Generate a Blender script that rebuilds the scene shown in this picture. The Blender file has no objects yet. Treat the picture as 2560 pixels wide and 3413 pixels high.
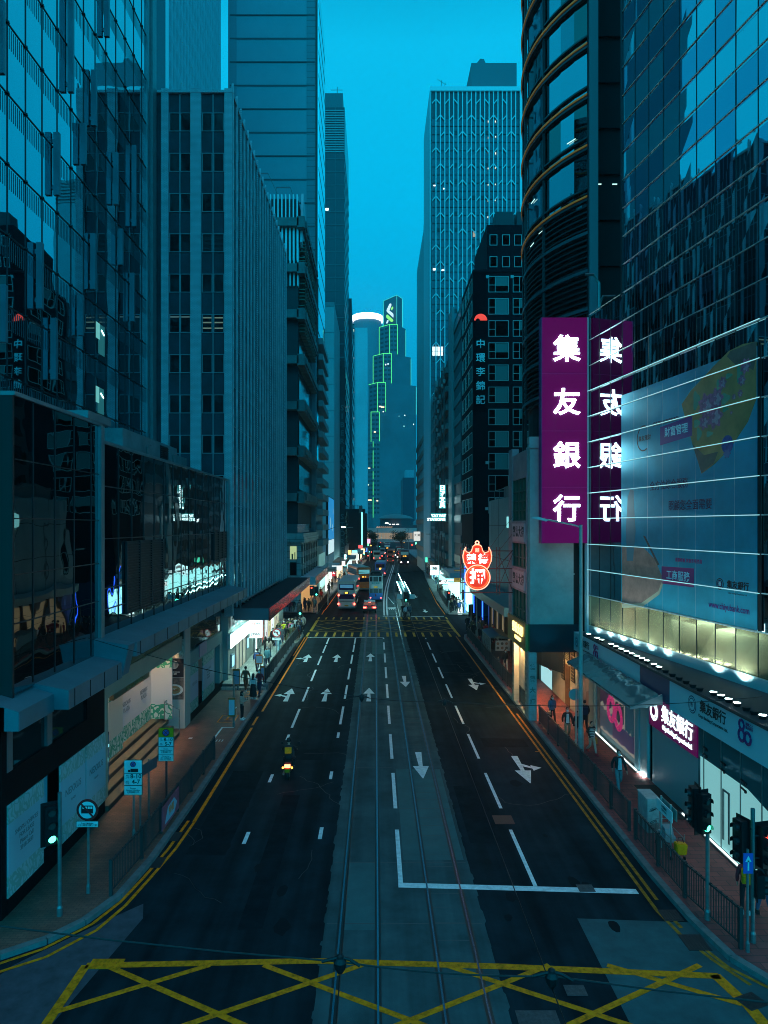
import bpy, bmesh, math, random
from math import sin, cos, pi, radians
from mathutils import Vector, Matrix

rnd = random.Random(11)
SC = bpy.context.scene
COL = SC.collection

# ------------------------------------------------------------------ camera, sky, sun, exposure
cam_data = bpy.data.cameras.new('camera')
cam = bpy.data.objects.new('camera', cam_data)
COL.objects.link(cam)
SC.camera = cam
FL, HC = 710.0, 11.4                     # focal length in 768-wide pixels, eye height in metres
cam_data.sensor_fit = 'HORIZONTAL'
cam_data.sensor_width = 24.0
cam_data.lens = 24.0 * FL / 768.0
cam_data.shift_x = (384.0 - 375.6) / 768.0
cam_data.shift_y = (525.6 - 512.0) / 768.0
cam_data.clip_start = 0.1
cam_data.clip_end = 5000.0
cam.location = (0, 0, HC)
cam.rotation_euler = (radians(90), 0, 0)

world = bpy.data.worlds.new('World')
SC.world = world
world.use_nodes = True
wn, wl = world.node_tree.nodes, world.node_tree.links
wn.clear()
w_out = wn.new('ShaderNodeOutputWorld')
w_bg = wn.new('ShaderNodeBackground')
w_tc = wn.new('ShaderNodeTexCoord')
w_sep = wn.new('ShaderNodeSeparateXYZ')
w_ramp = wn.new('ShaderNodeValToRGB')
wl.new(w_tc.outputs['Generated'], w_sep.inputs[0])
wl.new(w_sep.outputs['Z'], w_ramp.inputs[0])
cr = w_ramp.color_ramp
cr.elements[0].position = 0.0
cr.elements[0].color = (0.002, 0.23, 0.40, 1)
cr.elements[1].position = 1.0
cr.elements[1].color = (0.001, 0.11, 0.19, 1)
for p, c in ((0.16, (0.0, 0.30, 0.57, 1)), (0.30, (0.0, 0.40, 0.72, 1)), (0.42, (0.0, 0.46, 0.79, 1)), (0.56, (0.002, 0.50, 0.83, 1)), (0.66, (0.001, 0.30, 0.52, 1))):
    e = cr.elements.new(p)
    e.color = c
w_cloud = wn.new('ShaderNodeTexNoise')
w_cloud.inputs['Scale'].default_value = 1.6
w_cloud.inputs['Detail'].default_value = 3.0
wl.new(w_tc.outputs['Generated'], w_cloud.inputs['Vector'])
w_mr = wn.new('ShaderNodeMapRange')
w_mr.inputs['To Min'].default_value = 0.80
w_mr.inputs['To Max'].default_value = 1.18
wl.new(w_cloud.outputs['Fac'], w_mr.inputs['Value'])
w_sky = wn.new('ShaderNodeTexSky')
w_sky.sky_type = 'NISHITA'
w_sky.sun_disc = False
w_sky.sun_elevation = radians(3)
w_sky.sun_rotation = radians(200)
w_tint = wn.new('ShaderNodeMix'); w_tint.data_type = 'RGBA'; w_tint.blend_type = 'MULTIPLY'
w_tint.inputs['Factor'].default_value = 1.0
wl.new(w_sky.outputs[0], w_tint.inputs['A'])
w_tint.inputs['B'].default_value = (0.0, 0.012, 0.016, 1)
w_mul = wn.new('ShaderNodeMix'); w_mul.data_type = 'RGBA'; w_mul.blend_type = 'MULTIPLY'
w_mul.inputs['Factor'].default_value = 1.0
wl.new(w_ramp.outputs[0], w_mul.inputs['A'])
wl.new(w_mr.outputs[0], w_mul.inputs['B'])
w_add = wn.new('ShaderNodeMix'); w_add.data_type = 'RGBA'; w_add.blend_type = 'ADD'
w_add.inputs['Factor'].default_value = 1.0
wl.new(w_mul.outputs['Result'], w_add.inputs['A'])
wl.new(w_tint.outputs['Result'], w_add.inputs['B'])
w_glow = wn.new('ShaderNodeMapRange')                      # sky brightened behind the camera, added to light facades facing it
w_glow.interpolation_type = 'SMOOTHSTEP'
w_glow.inputs['From Min'].default_value = .15
w_glow.inputs['From Max'].default_value = -.75
w_glow.inputs['To Min'].default_value = 1.0
w_glow.inputs['To Max'].default_value = 2.7
wl.new(w_sep.outputs['Y'], w_glow.inputs['Value'])
w_back = wn.new('ShaderNodeMix'); w_back.data_type = 'RGBA'; w_back.blend_type = 'MULTIPLY'
w_back.inputs['Factor'].default_value = 1.0
wl.new(w_add.outputs['Result'], w_back.inputs['A'])
wl.new(w_glow.outputs['Result'], w_back.inputs['B'])
wl.new(w_back.outputs['Result'], w_bg.inputs['Color'])
w_bg.inputs['Strength'].default_value = 1.0
wl.new(w_bg.outputs[0], w_out.inputs['Surface'])

sun = bpy.data.lights.new('red_ground_fill', 'SUN')          # weak red sun lamp aimed straight down, added to bring red to the ground
sun.energy = 0.17
sun.angle = radians(14)
sun.color = (1.0, 0.34, 0.22)
sun_o = bpy.data.objects.new('red_ground_fill', sun)
COL.objects.link(sun_o)
sun_o.rotation_euler = (radians(2), 0, 0)

SC.view_settings.view_transform = 'Standard'
SC.view_settings.look = 'None'
SC.view_settings.exposure = 0.0
SC.view_settings.gamma = 1.0
SC.view_settings.use_curve_mapping = False
SC.cycles.max_bounces = 6
SC.cycles.diffuse_bounces = 3
SC.cycles.glossy_bounces = 4
SC.cycles.transmission_bounces = 4
SC.cycles.volume_bounces = 1
SC.cycles.caustics_reflective = False
SC.cycles.caustics_refractive = False
SC.cycles.sample_clamp_indirect = 4.0
SC.cycles.use_denoising = True
SC.cycles.filter_width = 1.0

# ------------------------------------------------------------------ helpers
FS = FL / 768.0 * 2560.0
def ground(us, vs, z=0.0):               # photo pixel -> point of the plane at height z
    y = FS * (HC - z) / (vs - 1752.0)
    return ((us - 1252.0) / FS * y, y)
def zat(vs, y):
    return HC - (vs - 1752.0) / FS * y
def xat(us, y):
    return (us - 1252.0) / FS * y

MATS = {}
def mat(name, col=(.5, .5, .5), rough=.6, metal=0.0, emit=None, es=0.0, ior=1.45, noise=None, bump=None, spec=.5, wave=None):
    """procedural principled material; noise=(scale, amount) varies the base colour, bump=(scale, strength)."""
    if name in MATS:
        return MATS[name]
    m = bpy.data.materials.new(name)
    m.use_nodes = True
    nt = m.node_tree
    b = nt.nodes['Principled BSDF']
    b.inputs['Base Color'].default_value = (*col, 1)
    b.inputs['Roughness'].default_value = rough
    b.inputs['Metallic'].default_value = metal
    b.inputs['IOR'].default_value = ior
    b.inputs['Specular IOR Level'].default_value = spec
    if emit is not None:
        b.inputs['Emission Color'].default_value = (*emit, 1)
        b.inputs['Emission Strength'].default_value = es
    if noise or bump:
        tc = nt.nodes.new('ShaderNodeNewGeometry')
    if noise:
        n = nt.nodes.new('ShaderNodeTexNoise')
        n.inputs['Scale'].default_value = noise[0]
        n.inputs['Detail'].default_value = 6
        n.inputs['Roughness'].default_value = .65
        nt.links.new(tc.outputs['Position'], n.inputs['Vector'])
        r = nt.nodes.new('ShaderNodeMapRange')
        r.inputs['From Min'].default_value = .3
        r.inputs['From Max'].default_value = .7
        r.inputs['To Min'].default_value = 1 - noise[1]
        r.inputs['To Max'].default_value = 1 + noise[1]
        nt.links.new(n.outputs['Fac'], r.inputs['Value'])
        x = nt.nodes.new('ShaderNodeMix'); x.data_type = 'RGBA'; x.blend_type = 'MULTIPLY'
        x.inputs['Factor'].default_value = 1
        x.inputs['A'].default_value = (*col, 1)
        nt.links.new(r.outputs[0], x.inputs['B'])
        nt.links.new(x.outputs['Result'], b.inputs['Base Color'])
    if bump:
        n2 = nt.nodes.new('ShaderNodeTexNoise')
        n2.inputs['Scale'].default_value = bump[0]
        n2.inputs['Detail'].default_value = bump[2] if len(bump) > 2 else 3
        nt.links.new(tc.outputs['Position'], n2.inputs['Vector'])
        bp = nt.nodes.new('ShaderNodeBump')
        bp.inputs['Strength'].default_value = bump[1]
        bp.inputs['Distance'].default_value = 1.0 if len(bump) < 4 else bump[3]
        nt.links.new(n2.outputs['Fac'], bp.inputs['Height'])
        nt.links.new(bp.outputs[0], b.inputs['Normal'])
    MATS[name] = m
    return m

def streak(m, amt):
    '''wear drawn out along the street'''
    nt = m.node_tree; b = nt.nodes['Principled BSDF']; src = b.inputs['Base Color'].links[0].from_socket
    g = nt.nodes.new('ShaderNodeNewGeometry'); v = nt.nodes.new('ShaderNodeVectorMath'); v.operation = 'MULTIPLY'; v.inputs[1].default_value = (1.6, .05, 1)
    n = nt.nodes.new('ShaderNodeTexNoise'); n.inputs['Scale'].default_value = 1; n.inputs['Detail'].default_value = 5
    r = nt.nodes.new('ShaderNodeMapRange'); r.inputs['From Min'].default_value = .35; r.inputs['From Max'].default_value = .65; r.inputs['To Min'].default_value = 1 - amt; r.inputs['To Max'].default_value = 1 + amt
    x = nt.nodes.new('ShaderNodeMix'); x.data_type = 'RGBA'; x.blend_type = 'MULTIPLY'; x.inputs['Factor'].default_value = 1
    nt.links.new(g.outputs['Position'], v.inputs[0]); nt.links.new(v.outputs[0], n.inputs['Vector']); nt.links.new(n.outputs['Fac'], r.inputs['Value'])
    nt.links.new(src, x.inputs['A']); nt.links.new(r.outputs[0], x.inputs['B']); nt.links.new(x.outputs['Result'], b.inputs['Base Color'])
    return m

def emat(name, col, es):
    return mat(name, tuple(c * .5 for c in col), .5, emit=col, es=es)

def brick_mat(name, c1, c2, cm, bw, bh, mortar=.01, axes='XY', rough=.7, bumpy=.3, noise=.25):
    m = bpy.data.materials.new(name); m.use_nodes = True
    nt = m.node_tree; b = nt.nodes['Principled BSDF']
    g = nt.nodes.new('ShaderNodeNewGeometry')
    s = nt.nodes.new('ShaderNodeSeparateXYZ'); c = nt.nodes.new('ShaderNodeCombineXYZ')
    nt.links.new(g.outputs['Position'], s.inputs[0])
    nt.links.new(s.outputs[axes[0]], c.inputs[0]); nt.links.new(s.outputs[axes[1]], c.inputs[1])
    t = nt.nodes.new('ShaderNodeTexBrick')
    t.inputs['Scale'].default_value = 1
    t.inputs['Brick Width'].default_value = bw
    t.inputs['Row Height'].default_value = bh
    t.inputs['Mortar Size'].default_value = mortar
    t.inputs['Color1'].default_value = (*c1, 1); t.inputs['Color2'].default_value = (*c2, 1); t.inputs['Mortar'].default_value = (*cm, 1)
    nt.links.new(c.outputs[0], t.inputs['Vector'])
    n = nt.nodes.new('ShaderNodeTexNoise'); n.inputs['Scale'].default_value = .9; n.inputs['Detail'].default_value = 6
    nt.links.new(g.outputs['Position'], n.inputs['Vector'])
    r = nt.nodes.new('ShaderNodeMapRange'); r.inputs['From Min'].default_value = .3; r.inputs['From Max'].default_value = .7
    r.inputs['To Min'].default_value = 1 - noise; r.inputs['To Max'].default_value = 1 + noise
    nt.links.new(n.outputs['Fac'], r.inputs['Value'])
    x = nt.nodes.new('ShaderNodeMix'); x.data_type = 'RGBA'; x.blend_type = 'MULTIPLY'; x.inputs['Factor'].default_value = 1
    nt.links.new(t.outputs['Color'], x.inputs['A']); nt.links.new(r.outputs[0], x.inputs['B'])
    nt.links.new(x.outputs['Result'], b.inputs['Base Color'])
    b.inputs['Roughness'].default_value = rough
    if bumpy:
        bp = nt.nodes.new('ShaderNodeBump'); bp.inputs['Strength'].default_value = bumpy; bp.inputs['Distance'].default_value = .02; bp.invert = True
        nt.links.new(t.outputs['Fac'], bp.inputs['Height']); nt.links.new(bp.outputs[0], b.inputs['Normal'])
    MATS[name] = m
    return m

WORLD_BUILT = {}                          # things whose parts are modelled in world coordinates -> inverse of their base

def tag(o, label=None, cat=None, group=None, kind=None):
    if label: o['label'] = label
    if cat: o['category'] = cat
    if group: o['group'] = group
    if kind: o['kind'] = kind
    return o

def thing(name, label, cat, loc=(0, 0, 0), rz=0.0, group=None, local=False):
    o = bpy.data.objects.new(name, None)
    COL.objects.link(o)
    o.empty_display_size = .3
    o.location = loc
    o.rotation_euler = (0, 0, rz)
    tag(o, label, cat, group)
    if not local:
        WORLD_BUILT[o.name] = (Matrix.Translation(Vector(loc)) @ Matrix.Rotation(rz, 4, 'Z')).inverted()
    return o

def link(name, me, parent=None):
    o = bpy.data.objects.new(name, me)
    COL.objects.link(o)
    if parent is not None:
        o.parent = parent
        if parent.name in WORLD_BUILT:
            o.matrix_parent_inverse = WORLD_BUILT[parent.name]
    return o

def copy_tree(o, parent=None):
    c = o.copy(); COL.objects.link(c)
    if parent is not None: c.parent = parent
    for ch in list(o.children):
        copy_tree(ch, c)
    return c

class MB:
    def __init__(s, T=None):
        s.v, s.f, s.m, s.T = [], [], [], T
    def pt(s, p):
        p = Vector(p)
        if s.T is not None: p = s.T @ p
        s.v.append(p)
        return len(s.v) - 1
    def face(s, pts, m=0):
        s.f.append([s.pt(p) for p in pts]); s.m.append(m); return s
    def box(s, x0, x1, y0, y1, z0, z1, m=0):
        if x0 > x1: x0, x1 = x1, x0
        if y0 > y1: y0, y1 = y1, y0
        if z0 > z1: z0, z1 = z1, z0
        i = [s.pt(p) for p in ((x0, y0, z0), (x1, y0, z0), (x1, y1, z0), (x0, y1, z0), (x0, y0, z1), (x1, y0, z1), (x1, y1, z1), (x0, y1, z1))]
        for q in ((0, 3, 2, 1), (4, 5, 6, 7), (0, 1, 5, 4), (1, 2, 6, 5), (2, 3, 7, 6), (3, 0, 4, 7)):
            s.f.append([i[k] for k in q]); s.m.append(m)
        return s
    def beam(s, a, b, w, h, m=0, up=(0, 0, 1)):
        """rectangular bar from a to b, w across, h along up"""
        a, b = Vector(a), Vector(b); d = (b - a).normalized(); u = Vector(up)
        if abs(d.dot(u)) > .98: u = Vector((0, 1, 0))
        r = d.cross(u).normalized() * (w / 2); u = r.cross(d).normalized() * (h / 2)
        i = [s.pt(p) for p in (a - r - u, a + r - u, a + r + u, a - r + u, b - r - u, b + r - u, b + r + u, b - r + u)]
        for q in ((0, 1, 2, 3), (4, 7, 6, 5), (0, 4, 5, 1), (1, 5, 6, 2), (2, 6, 7, 3), (3, 7, 4, 0)):
            s.f.append([i[k] for k in q]); s.m.append(m)
        return s
    def tube(s, pts, r, n=6, m=0, cap=True):
        pts = [Vector(p) for p in pts]; rings = []
        for k, p in enumerate(pts):
            d = (pts[min(k + 1, len(pts) - 1)] - pts[max(k - 1, 0)]).normalized()
            u = Vector((0, 0, 1)) if abs(d.z) < .95 else Vector((0, 1, 0))
            a = d.cross(u).normalized(); b = a.cross(d).normalized()
            rr = r[k] if isinstance(r, (list, tuple)) else r
            rings.append([s.pt(p + a * (rr * cos(2 * pi * j / n)) + b * (rr * sin(2 * pi * j / n))) for j in range(n)])
        for A, B in zip(rings, rings[1:]):
            for j in range(n):
                s.f.append([A[j], A[(j + 1) % n], B[(j + 1) % n], B[j]]); s.m.append(m)
        if cap:
            s.f.append(rings[0][::-1]); s.m.append(m); s.f.append(rings[-1]); s.m.append(m)
        return s
    def lathe(s, prof, c=(0, 0, 0), n=16, m=0, axis='Z'):
        rings = []
        for r, z in prof:
            ring = []
            for j in range(n):
                a = 2 * pi * j / n
                if axis == 'Z': p = (c[0] + r * cos(a), c[1] + r * sin(a), c[2] + z)
                elif axis == 'Y': p = (c[0] + r * cos(a), c[1] + z, c[2] + r * sin(a))
                else: p = (c[0] + z, c[1] + r * cos(a), c[2] + r * sin(a))
                ring.append(s.pt(p))
            rings.append(ring)
        for A, B in zip(rings, rings[1:]):
            for j in range(n):
                s.f.append([A[j], A[(j + 1) % n], B[(j + 1) % n], B[j]]); s.m.append(m)
        s.f.append(rings[0][::-1]); s.m.append(m); s.f.append(rings[-1]); s.m.append(m)
        return s
    def prism(s, poly, z0, z1, m=0, plane='XY'):
        """poly (2d) extruded along the remaining axis from z0 to z1"""
        def P(a, b, z): return {'XY': (a, b, z), 'XZ': (a, z, b), 'YZ': (z, a, b)}[plane]
        A = [s.pt(P(a, b, z0)) for a, b in poly]; B = [s.pt(P(a, b, z1)) for a, b in poly]
        n = len(poly)
        s.f.append(A[::-1]); s.m.append(m); s.f.append(B); s.m.append(m)
        for j in range(n):
            s.f.append([A[j], A[(j + 1) % n], B[(j + 1) % n], B[j]]); s.m.append(m)
        return s
    def mesh(s, name, mats, smooth=False, bevel=0):
        me = bpy.data.meshes.new(name)
        me.from_pydata([tuple(p) for p in s.v], [], s.f)
        for m in (mats if isinstance(mats, (list, tuple)) else [mats]): me.materials.append(m)
        for p, k in zip(me.polygons, s.m):
            p.material_index = k
        bm = bmesh.new(); bm.from_mesh(me)
        bmesh.ops.recalc_face_normals(bm, faces=bm.faces)
        if bevel:
            bmesh.ops.remove_doubles(bm, verts=bm.verts, dist=1e-5)
            bmesh.ops.bevel(bm, geom=[e for e in bm.edges if len(e.link_faces) == 2 and e.calc_face_angle(0) > .5], offset=bevel, segments=2, affect='EDGES', clamp_overlap=True)
        if smooth:
            for f in bm.faces: f.smooth = True
        bm.to_mesh(me); bm.free()
        if smooth:
            try: me.set_sharp_from_angle(angle=radians(40))
            except Exception: pass
        return me
    def build(s, name, mats, parent=None, smooth=False, bevel=0, kind=None, label=None):
        o = link(name, s.mesh(name, mats, smooth, bevel), parent)
        if kind: o['kind'] = kind
        if label: o['label'] = label
        return o

TEXTS = {}
def text_me(txt, size, ext, bold, align, lead, name):
    if any(ord(c) > 0x2e80 for c in txt): size *= .8
    key = (txt, size, ext, bold, align, lead)
    if key not in TEXTS:
        cu = bpy.data.curves.new('lettering', 'FONT')
        cu.body = txt; cu.size = size; cu.extrude = ext; cu.offset = bold * size
        cu.align_x = align; cu.align_y = 'CENTER'; cu.space_line = lead; cu.resolution_u = 2
        o = bpy.data.objects.new('lettering', cu); COL.objects.link(o)
        bpy.context.view_layer.update()
        dg = bpy.context.evaluated_depsgraph_get()
        TEXTS[key] = bpy.data.meshes.new_from_object(o.evaluated_get(dg))
        bpy.data.objects.remove(o); bpy.data.curves.remove(cu)
    return TEXTS[key].copy()

def text(txt, size, m, parent, loc, rz=0.0, ext=.01, bold=0.0, align='CENTER', lead=1.0, name='lettering', sx=1.0, tilt=90, sy=1.0):
    """writing that stands upright; rz=0 faces the camera (-Y), -90 deg faces -X, +90 deg faces +X"""
    me = text_me(txt, size, ext, bold, align, lead, name)
    me.name = name
    T = Matrix.Translation(Vector(loc)) @ Matrix.Rotation(rz, 4, 'Z') @ Matrix.Rotation(radians(tilt), 4, 'X') @ Matrix.Diagonal((sx, sy, 1, 1))
    me.transform(T)
    me.materials.clear(); me.materials.append(m)
    for p in me.polygons: p.material_index = 0
    return link(name, me, parent)
FX, NX = radians(90), radians(-90)        # writing that faces +X / -X

def smooth01(t):
    t = max(0.0, min(1.0, t)); return t * t * (3 - 2 * t)
def bend(y):                              # the street swings to the right beyond the crossing
    return 4.8 * smooth01((y - 90) / 160.0)

# ------------------------------------------------------------------ shared materials
ASPHALT = mat('asphalt', (.010, .020, .025), .75, noise=(.7, .35), bump=(60, .15, 4, .02), spec=.03)
CONCRETE = mat('track_concrete', (.05, .088, .092), .75, spec=.06, noise=(.55, .35), bump=(25, .2, 5, .02))
streak(ASPHALT, .35); streak(CONCRETE, .22)
PATCH = mat('old_asphalt', (.02, .08, .088), .8, noise=(1.2, .35))
MAUVE = mat('worn_asphalt', (.06, .055, .068), .85, noise=(2.5, .35))
WHITE_P = mat('white_road_paint', (.72, .74, .74), .6, noise=(5, .25))
YELLOW_P = mat('yellow_road_paint', (.95, .22, .002), .7, spec=.2, noise=(6, .5))
STEEL = mat('rail_steel', (.20, .18, .23), .25, 1.0)
KERB = mat('kerb_stone', (.13, .15, .15), .8, noise=(3, .3))
PAVE_R = brick_mat('red_brick_paving', (.30, .06, .055), (.21, .045, .045), (.06, .03, .03), .6, .3, .012, 'XY')
PAVE_L = brick_mat('brown_brick_paving', (.22, .08, .055), (.16, .062, .042), (.07, .04, .03), .22, .11, .008, 'XY')
PAVE_G = brick_mat('grey_slab_paving', (.22, .21, .20), (.18, .17, .17), (.08, .08, .08), .6, .6, .01, 'XY')
DARK = mat('dark_metal', (.02, .022, .025), .5, .3)
BLACK = mat('black_paint', (.006, .006, .007), .45)
GREY = mat('grey_metal', (.16, .17, .17), .5, .4)
GALV = mat('galvanised_steel', (.22, .25, .25), .45, .7, noise=(6, .2))
RAILING = mat('railing_paint', (.05, .05, .05), .55, .3)
WHITE = mat('white_panel', (.75, .76, .76), .5)
SIGNW = mat('sign_white', (.72, .74, .74), .45)
RED_P = mat('sign_red', (.5, .02, .02), .45)
BLUE_P = mat('sign_blue', (.03, .10, .42), .45)
INK = mat('sign_black', (.012, .012, .014), .5)
YEL_P = mat('sign_yellow', (.95, .30, .0), .5)
GLASS_D = mat('dark_window_glass', (.006, .009, .011), .08, 0, ior=1.45, spec=.22, bump=(1.3, .02, 1))
TUBE = emat('fluorescent_tube', (.55, 1.0, .95), 7)
EW = emat('lit_white', (.86, 1.0, .98), 3.2)
ECY = emat('lit_cyan', (.25, .95, .95), 3.0)
EWARM = emat('lit_warm', (1.0, .72, .38), 2.2)
ERED = emat('lit_red', (1.0, .06, .03), 4.5)
EGREEN = emat('lit_green', (.05, 1.0, .55), 9)
EAMBER = emat('lit_amber', (1.0, .42, .05), 4.5)
EBLUE = emat('lit_blue', (.02, .12, 1.0), 4)
EHEAD = emat('headlamp', (1.0, .95, .85), 14)
EOFF = emat('dim_office_light', (1.0, .85, .5), .09)
EOFFC = emat('dim_cold_office_light', (.5, 1.0, .9), .45)
RUBBER = mat('rubber', (.012, .012, .012), .85)
# ------------------------------------------------------------------ ground, road, tracks, pavements
def struct(name, mb, m, parent=None, **k):
    return mb.build(name, m, parent, kind='structure', **k)
ZR = .0
def strip(mb, xa, xb, ya, yb, z, m=0, step=8.0):
    """a sheet along the street that follows its bend"""
    n = max(1, int((yb - ya) / step)) if yb > 88 else 1
    for k in range(n):
        y0, y1 = ya + (yb - ya) * k / n, ya + (yb - ya) * (k + 1) / n
        b0, b1 = bend(y0), bend(y1)
        mb.face([(xa + b0, y0, z), (xb + b0, y0, z), (xb + b1, y1, z), (xa + b1, y1, z)], m)

g = MB(); g.face([(-1500, -300, -.06), (1500, -300, -.06), (1500, 3000, -.06), (-1500, 3000, -.06)])
struct('ground', g, mat('ground_asphalt', (.03, .03, .032), .85))
r = MB()
r.face([(-60, -30, 0), (60, -30, 0), (60, 21.5, 0), (-60, 21.5, 0)])
r.face([(-9.5, 21.5, 0), (9.4, 21.5, 0), (9.4, 74, 0), (-9.5, 74, 0)])
r.face([(-60, 74, 0), (60, 74, 0), (60, 91, 0), (-60, 91, 0)])
strip(r, -9.5, 10.2, 91, 420, 0)
struct('road', r, ASPHALT)
t = MB(); strip(t, -1.45, 3.12, -20, 420, .004)
# ragged edge of the concrete bed
for side, sx in ((-1, -1.45), (1, 3.12)):
    y = 14.0
    while y < 70:
        L = rnd.uniform(.25, .9); d = rnd.uniform(.01, .07)
        t.face([(sx - .02 * side, y, .0045), (sx + side * d, y + L * .2, .0045), (sx + side * d * .7, y + L * .8, .0045), (sx - .02 * side, y + L, .0045)])
        y += L + rnd.uniform(.1, .8)
struct('tram_track_bed', t, CONCRETE)
pt_ = MB()
pt_.face([(5.75, 4, .004), (60, 4, .004), (60, 20.2, .004), (8.9, 20.4, .004), (5.85, 20.6, .004)])
struct('side_road_surface', pt_, PATCH)
pm = MB()
pm.face([(-9.0, 8, .004), (-7.4, 16.2, .004), (-6.75, 20.6, .004), (-7.0, 21.4, .004), (-7.7, 20.6, .004), (-9.4, 18.4, .004), (-12.6, 8, .004)])
struct('worn_road_surface', pm, MAUVE)
# slab joints and repairs in the track bed
j = MB()
for y in (20.3, 24.0, 33.4, 28.6, 45.5):
    j.face([(-1.4 if y != 28.6 else .9, y, .007), (3.05 if y < 30 else .75, y, .007), (3.05 if y < 30 else .75, y + .05, .007), (-1.4 if y != 28.6 else .9, y + .05, .007)])
for k in range(46):
    y = 17 + k * .83 + rnd.uniform(-.1, .1)
    j.face([(1.68, y, .0065), (2.6, y + rnd.uniform(-.05, .05), .0065), (2.6, y + .03, .0065), (1.68, y + .03, .0065)])
struct('track_joint', j, mat('joint_tar', (.07, .08, .08), .85))
pr = MB(); strip(pr, -.92, -.02, 20, 24, .0062); strip(pr, .95, 3.0, 24.2, 33.2, .0062)
pr.face([(-.3, 63, .0062), (.75, 63, .0062), (.75, 71.5, .0062), (-.3, 71.5, .0062)])
struct('track_bed_repair', pr, mat('fresh_concrete', (.03, .105, .11), .8, noise=(1.0, .2)))
rl = MB()
for x in (-1.004, .06, 1.62, 2.66):
    y = -20
    while y < 400:
        y2 = y + (108 if y < 80 else 8)
        if y < 88: y2 = min(y2, 88)
        b0, b1 = bend(y), bend(y2)
        for (w, z, mi) in ((.17, .009, 1), (.05, .014, 0)):
            rl.face([(x - w / 2 + b0, y, z), (x + w / 2 + b0, y, z), (x + w / 2 + b1, y2, z), (x - w / 2 + b1, y2, z)], mi)
        y = y2
struct('tram_track', rl, [STEEL, BLACK])

# pavements
KL, KR = -7.5, 9.0
def kerb_pts_left():
    p = [(-30, 17.9), (-12.4, 18.1), (-9.9, 18.7), (-9.0, 19.4), (-8.35, 20.3), (-7.85, 21.7), (-7.62, 24), (-7.5, 30), (-7.5, 73), (-7.8, 74.8), (-8.8, 76), (-11, 76.8), (-30, 76.8)]
    return p
def kerb_pts_right():
    return [(30, 17.0), (11.5, 17.0), (9.9, 17.5), (9.35, 18.6), (9.1, 20.4), (9.0, 23), (9.0, 71.5), (9.3, 73.4), (10.3, 74.6), (12.5, 75.2), (30, 75.2)]
def pavement(name, pts, inner, z, m):
    mb = MB(); mb.face([(x, y, z) for x, y in pts] + [(x, y, z) for x, y in inner]); return struct(name, mb, m)
pL, pR = kerb_pts_left(), kerb_pts_right()
ZP = .14
pavement('left_pavement', pL, [], ZP, PAVE_L)
pavement('right_pavement', pR, [], ZP, PAVE_R)
far = MB(); strip(far, -30, KL - .2, 92, 420, ZP)
struct('far_left_pavement', far, PAVE_G)
far = MB(); strip(far, KR + .3, 40, 90, 420, ZP)
struct('far_right_pavement', far, PAVE_G)
raised = MB()                             # the pavement is two steps higher along the office block
raised.box(-10.6, KL - .02, 49.0, 60, .1, .48); raised.box(-10.6, KL - .02, 48.6, 49.0, .1, .31)
raised.prism([(60, .1), (60, .48), (70, .15), (70, .1)], -10.6, KL - .02, plane='YZ')
struct('raised_pavement', raised, brick_mat('pale_slab_paving', (.34, .31, .27), (.28, .26, .23), (.12, .11, .1), .5, .25, .01, 'XY'))
kb = MB()
def kerbline(pts, z=.15, w=.22, out=1):
    for (a, b) in zip(pts, pts[1:]):
        d = Vector((b[0] - a[0], b[1] - a[1], 0)); n = max(1, int(d.length / 1.2))
        if b[0] != a[0] and abs(a[0]) > 13 and abs(b[0]) > 13: n = 1
        for k in range(n):
            p = Vector((a[0], a[1], 0)) + d * (k / n); q = Vector((a[0], a[1], 0)) + d * ((k + 1) / n) - d.normalized() * .012
            kb.beam(p + Vector((0, 0, z / 2 - .02)), q + Vector((0, 0, z / 2 - .02)), w, z + .04)
kerbline(pL); kerbline(pR)
for side, x in ((-1, KL - .1), (1, KR + .3)):
    kerbline([(x + bend(y), y) for y in range(92, 420, 8)])
kb.box(KL - .25, KL + .13, 48.7, 66, 0, .50)
struct('kerb', kb, KERB)

# painted markings, one sheet per colour
w = MB()
def dash(x, y0, y1, wd=.14, mb=w):
    mb.face([(x - wd / 2, y0, .011), (x + wd / 2, y0, .011), (x + wd / 2, y1, .011), (x - wd / 2, y1, .011)])
for k in range(9):
    y = 22.5 + 6.1 * k
    dash(.80, y, min(y + 4.1, 72), .15); dash(5.05, y if k else 22.4, min(y + 4.1, 72), .13)
for y in (25.4, 31.5, 37.7): dash(-4.72, y, y + 1); dash(-2.03, y + .4, y + 1.4)
for y in (40, 46, 52, 58, 63.5, 68.2): dash(-4.72, y, min(y + 4.1, 72))
for y in (40.7, 46.7, 52.6, 58.6, 64.0, 68.4): dash(-2.03, y, min(y + 4.0, 72))
w.face([(.72, 22.35, .0112), (8.15, 21.95, .0112), (8.15, 22.25, .0112), (.72, 22.65, .0112)])
w.face([(-6.9, 72, .0112), (.85, 72, .0112), (.85, 72.22, .0112), (-6.9, 72.22, .0112)])
dash(-6.6, 72.3, 72.5, .1)
def arrow(x, y, L, kind, flip):
    """straight arrow (kind 0) or straight-and-turn arrow (kind 1); flip points it at the camera"""
    s = -1 if flip else 1
    y0 = y if not flip else y + L
    P = lambda a, b: (x + a * s, y0 + b * s, .0114)
    w.face([P(-.16, 0), P(.16, 0), P(.09, L * .58), P(-.09, L * .58)])
    w.face([P(-.38, L * .56), P(.38, L * .56), P(.02, L), P(-.02, L)])
    if kind:
        w.face([P(-.09, L * .30), P(-.08, L * .40), P(-.55, L * .50), P(-.55, L * .43)])
        w.face([P(-.5, L * .36), P(-.5, L * .57), P(-.95, L * .46)])
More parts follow.
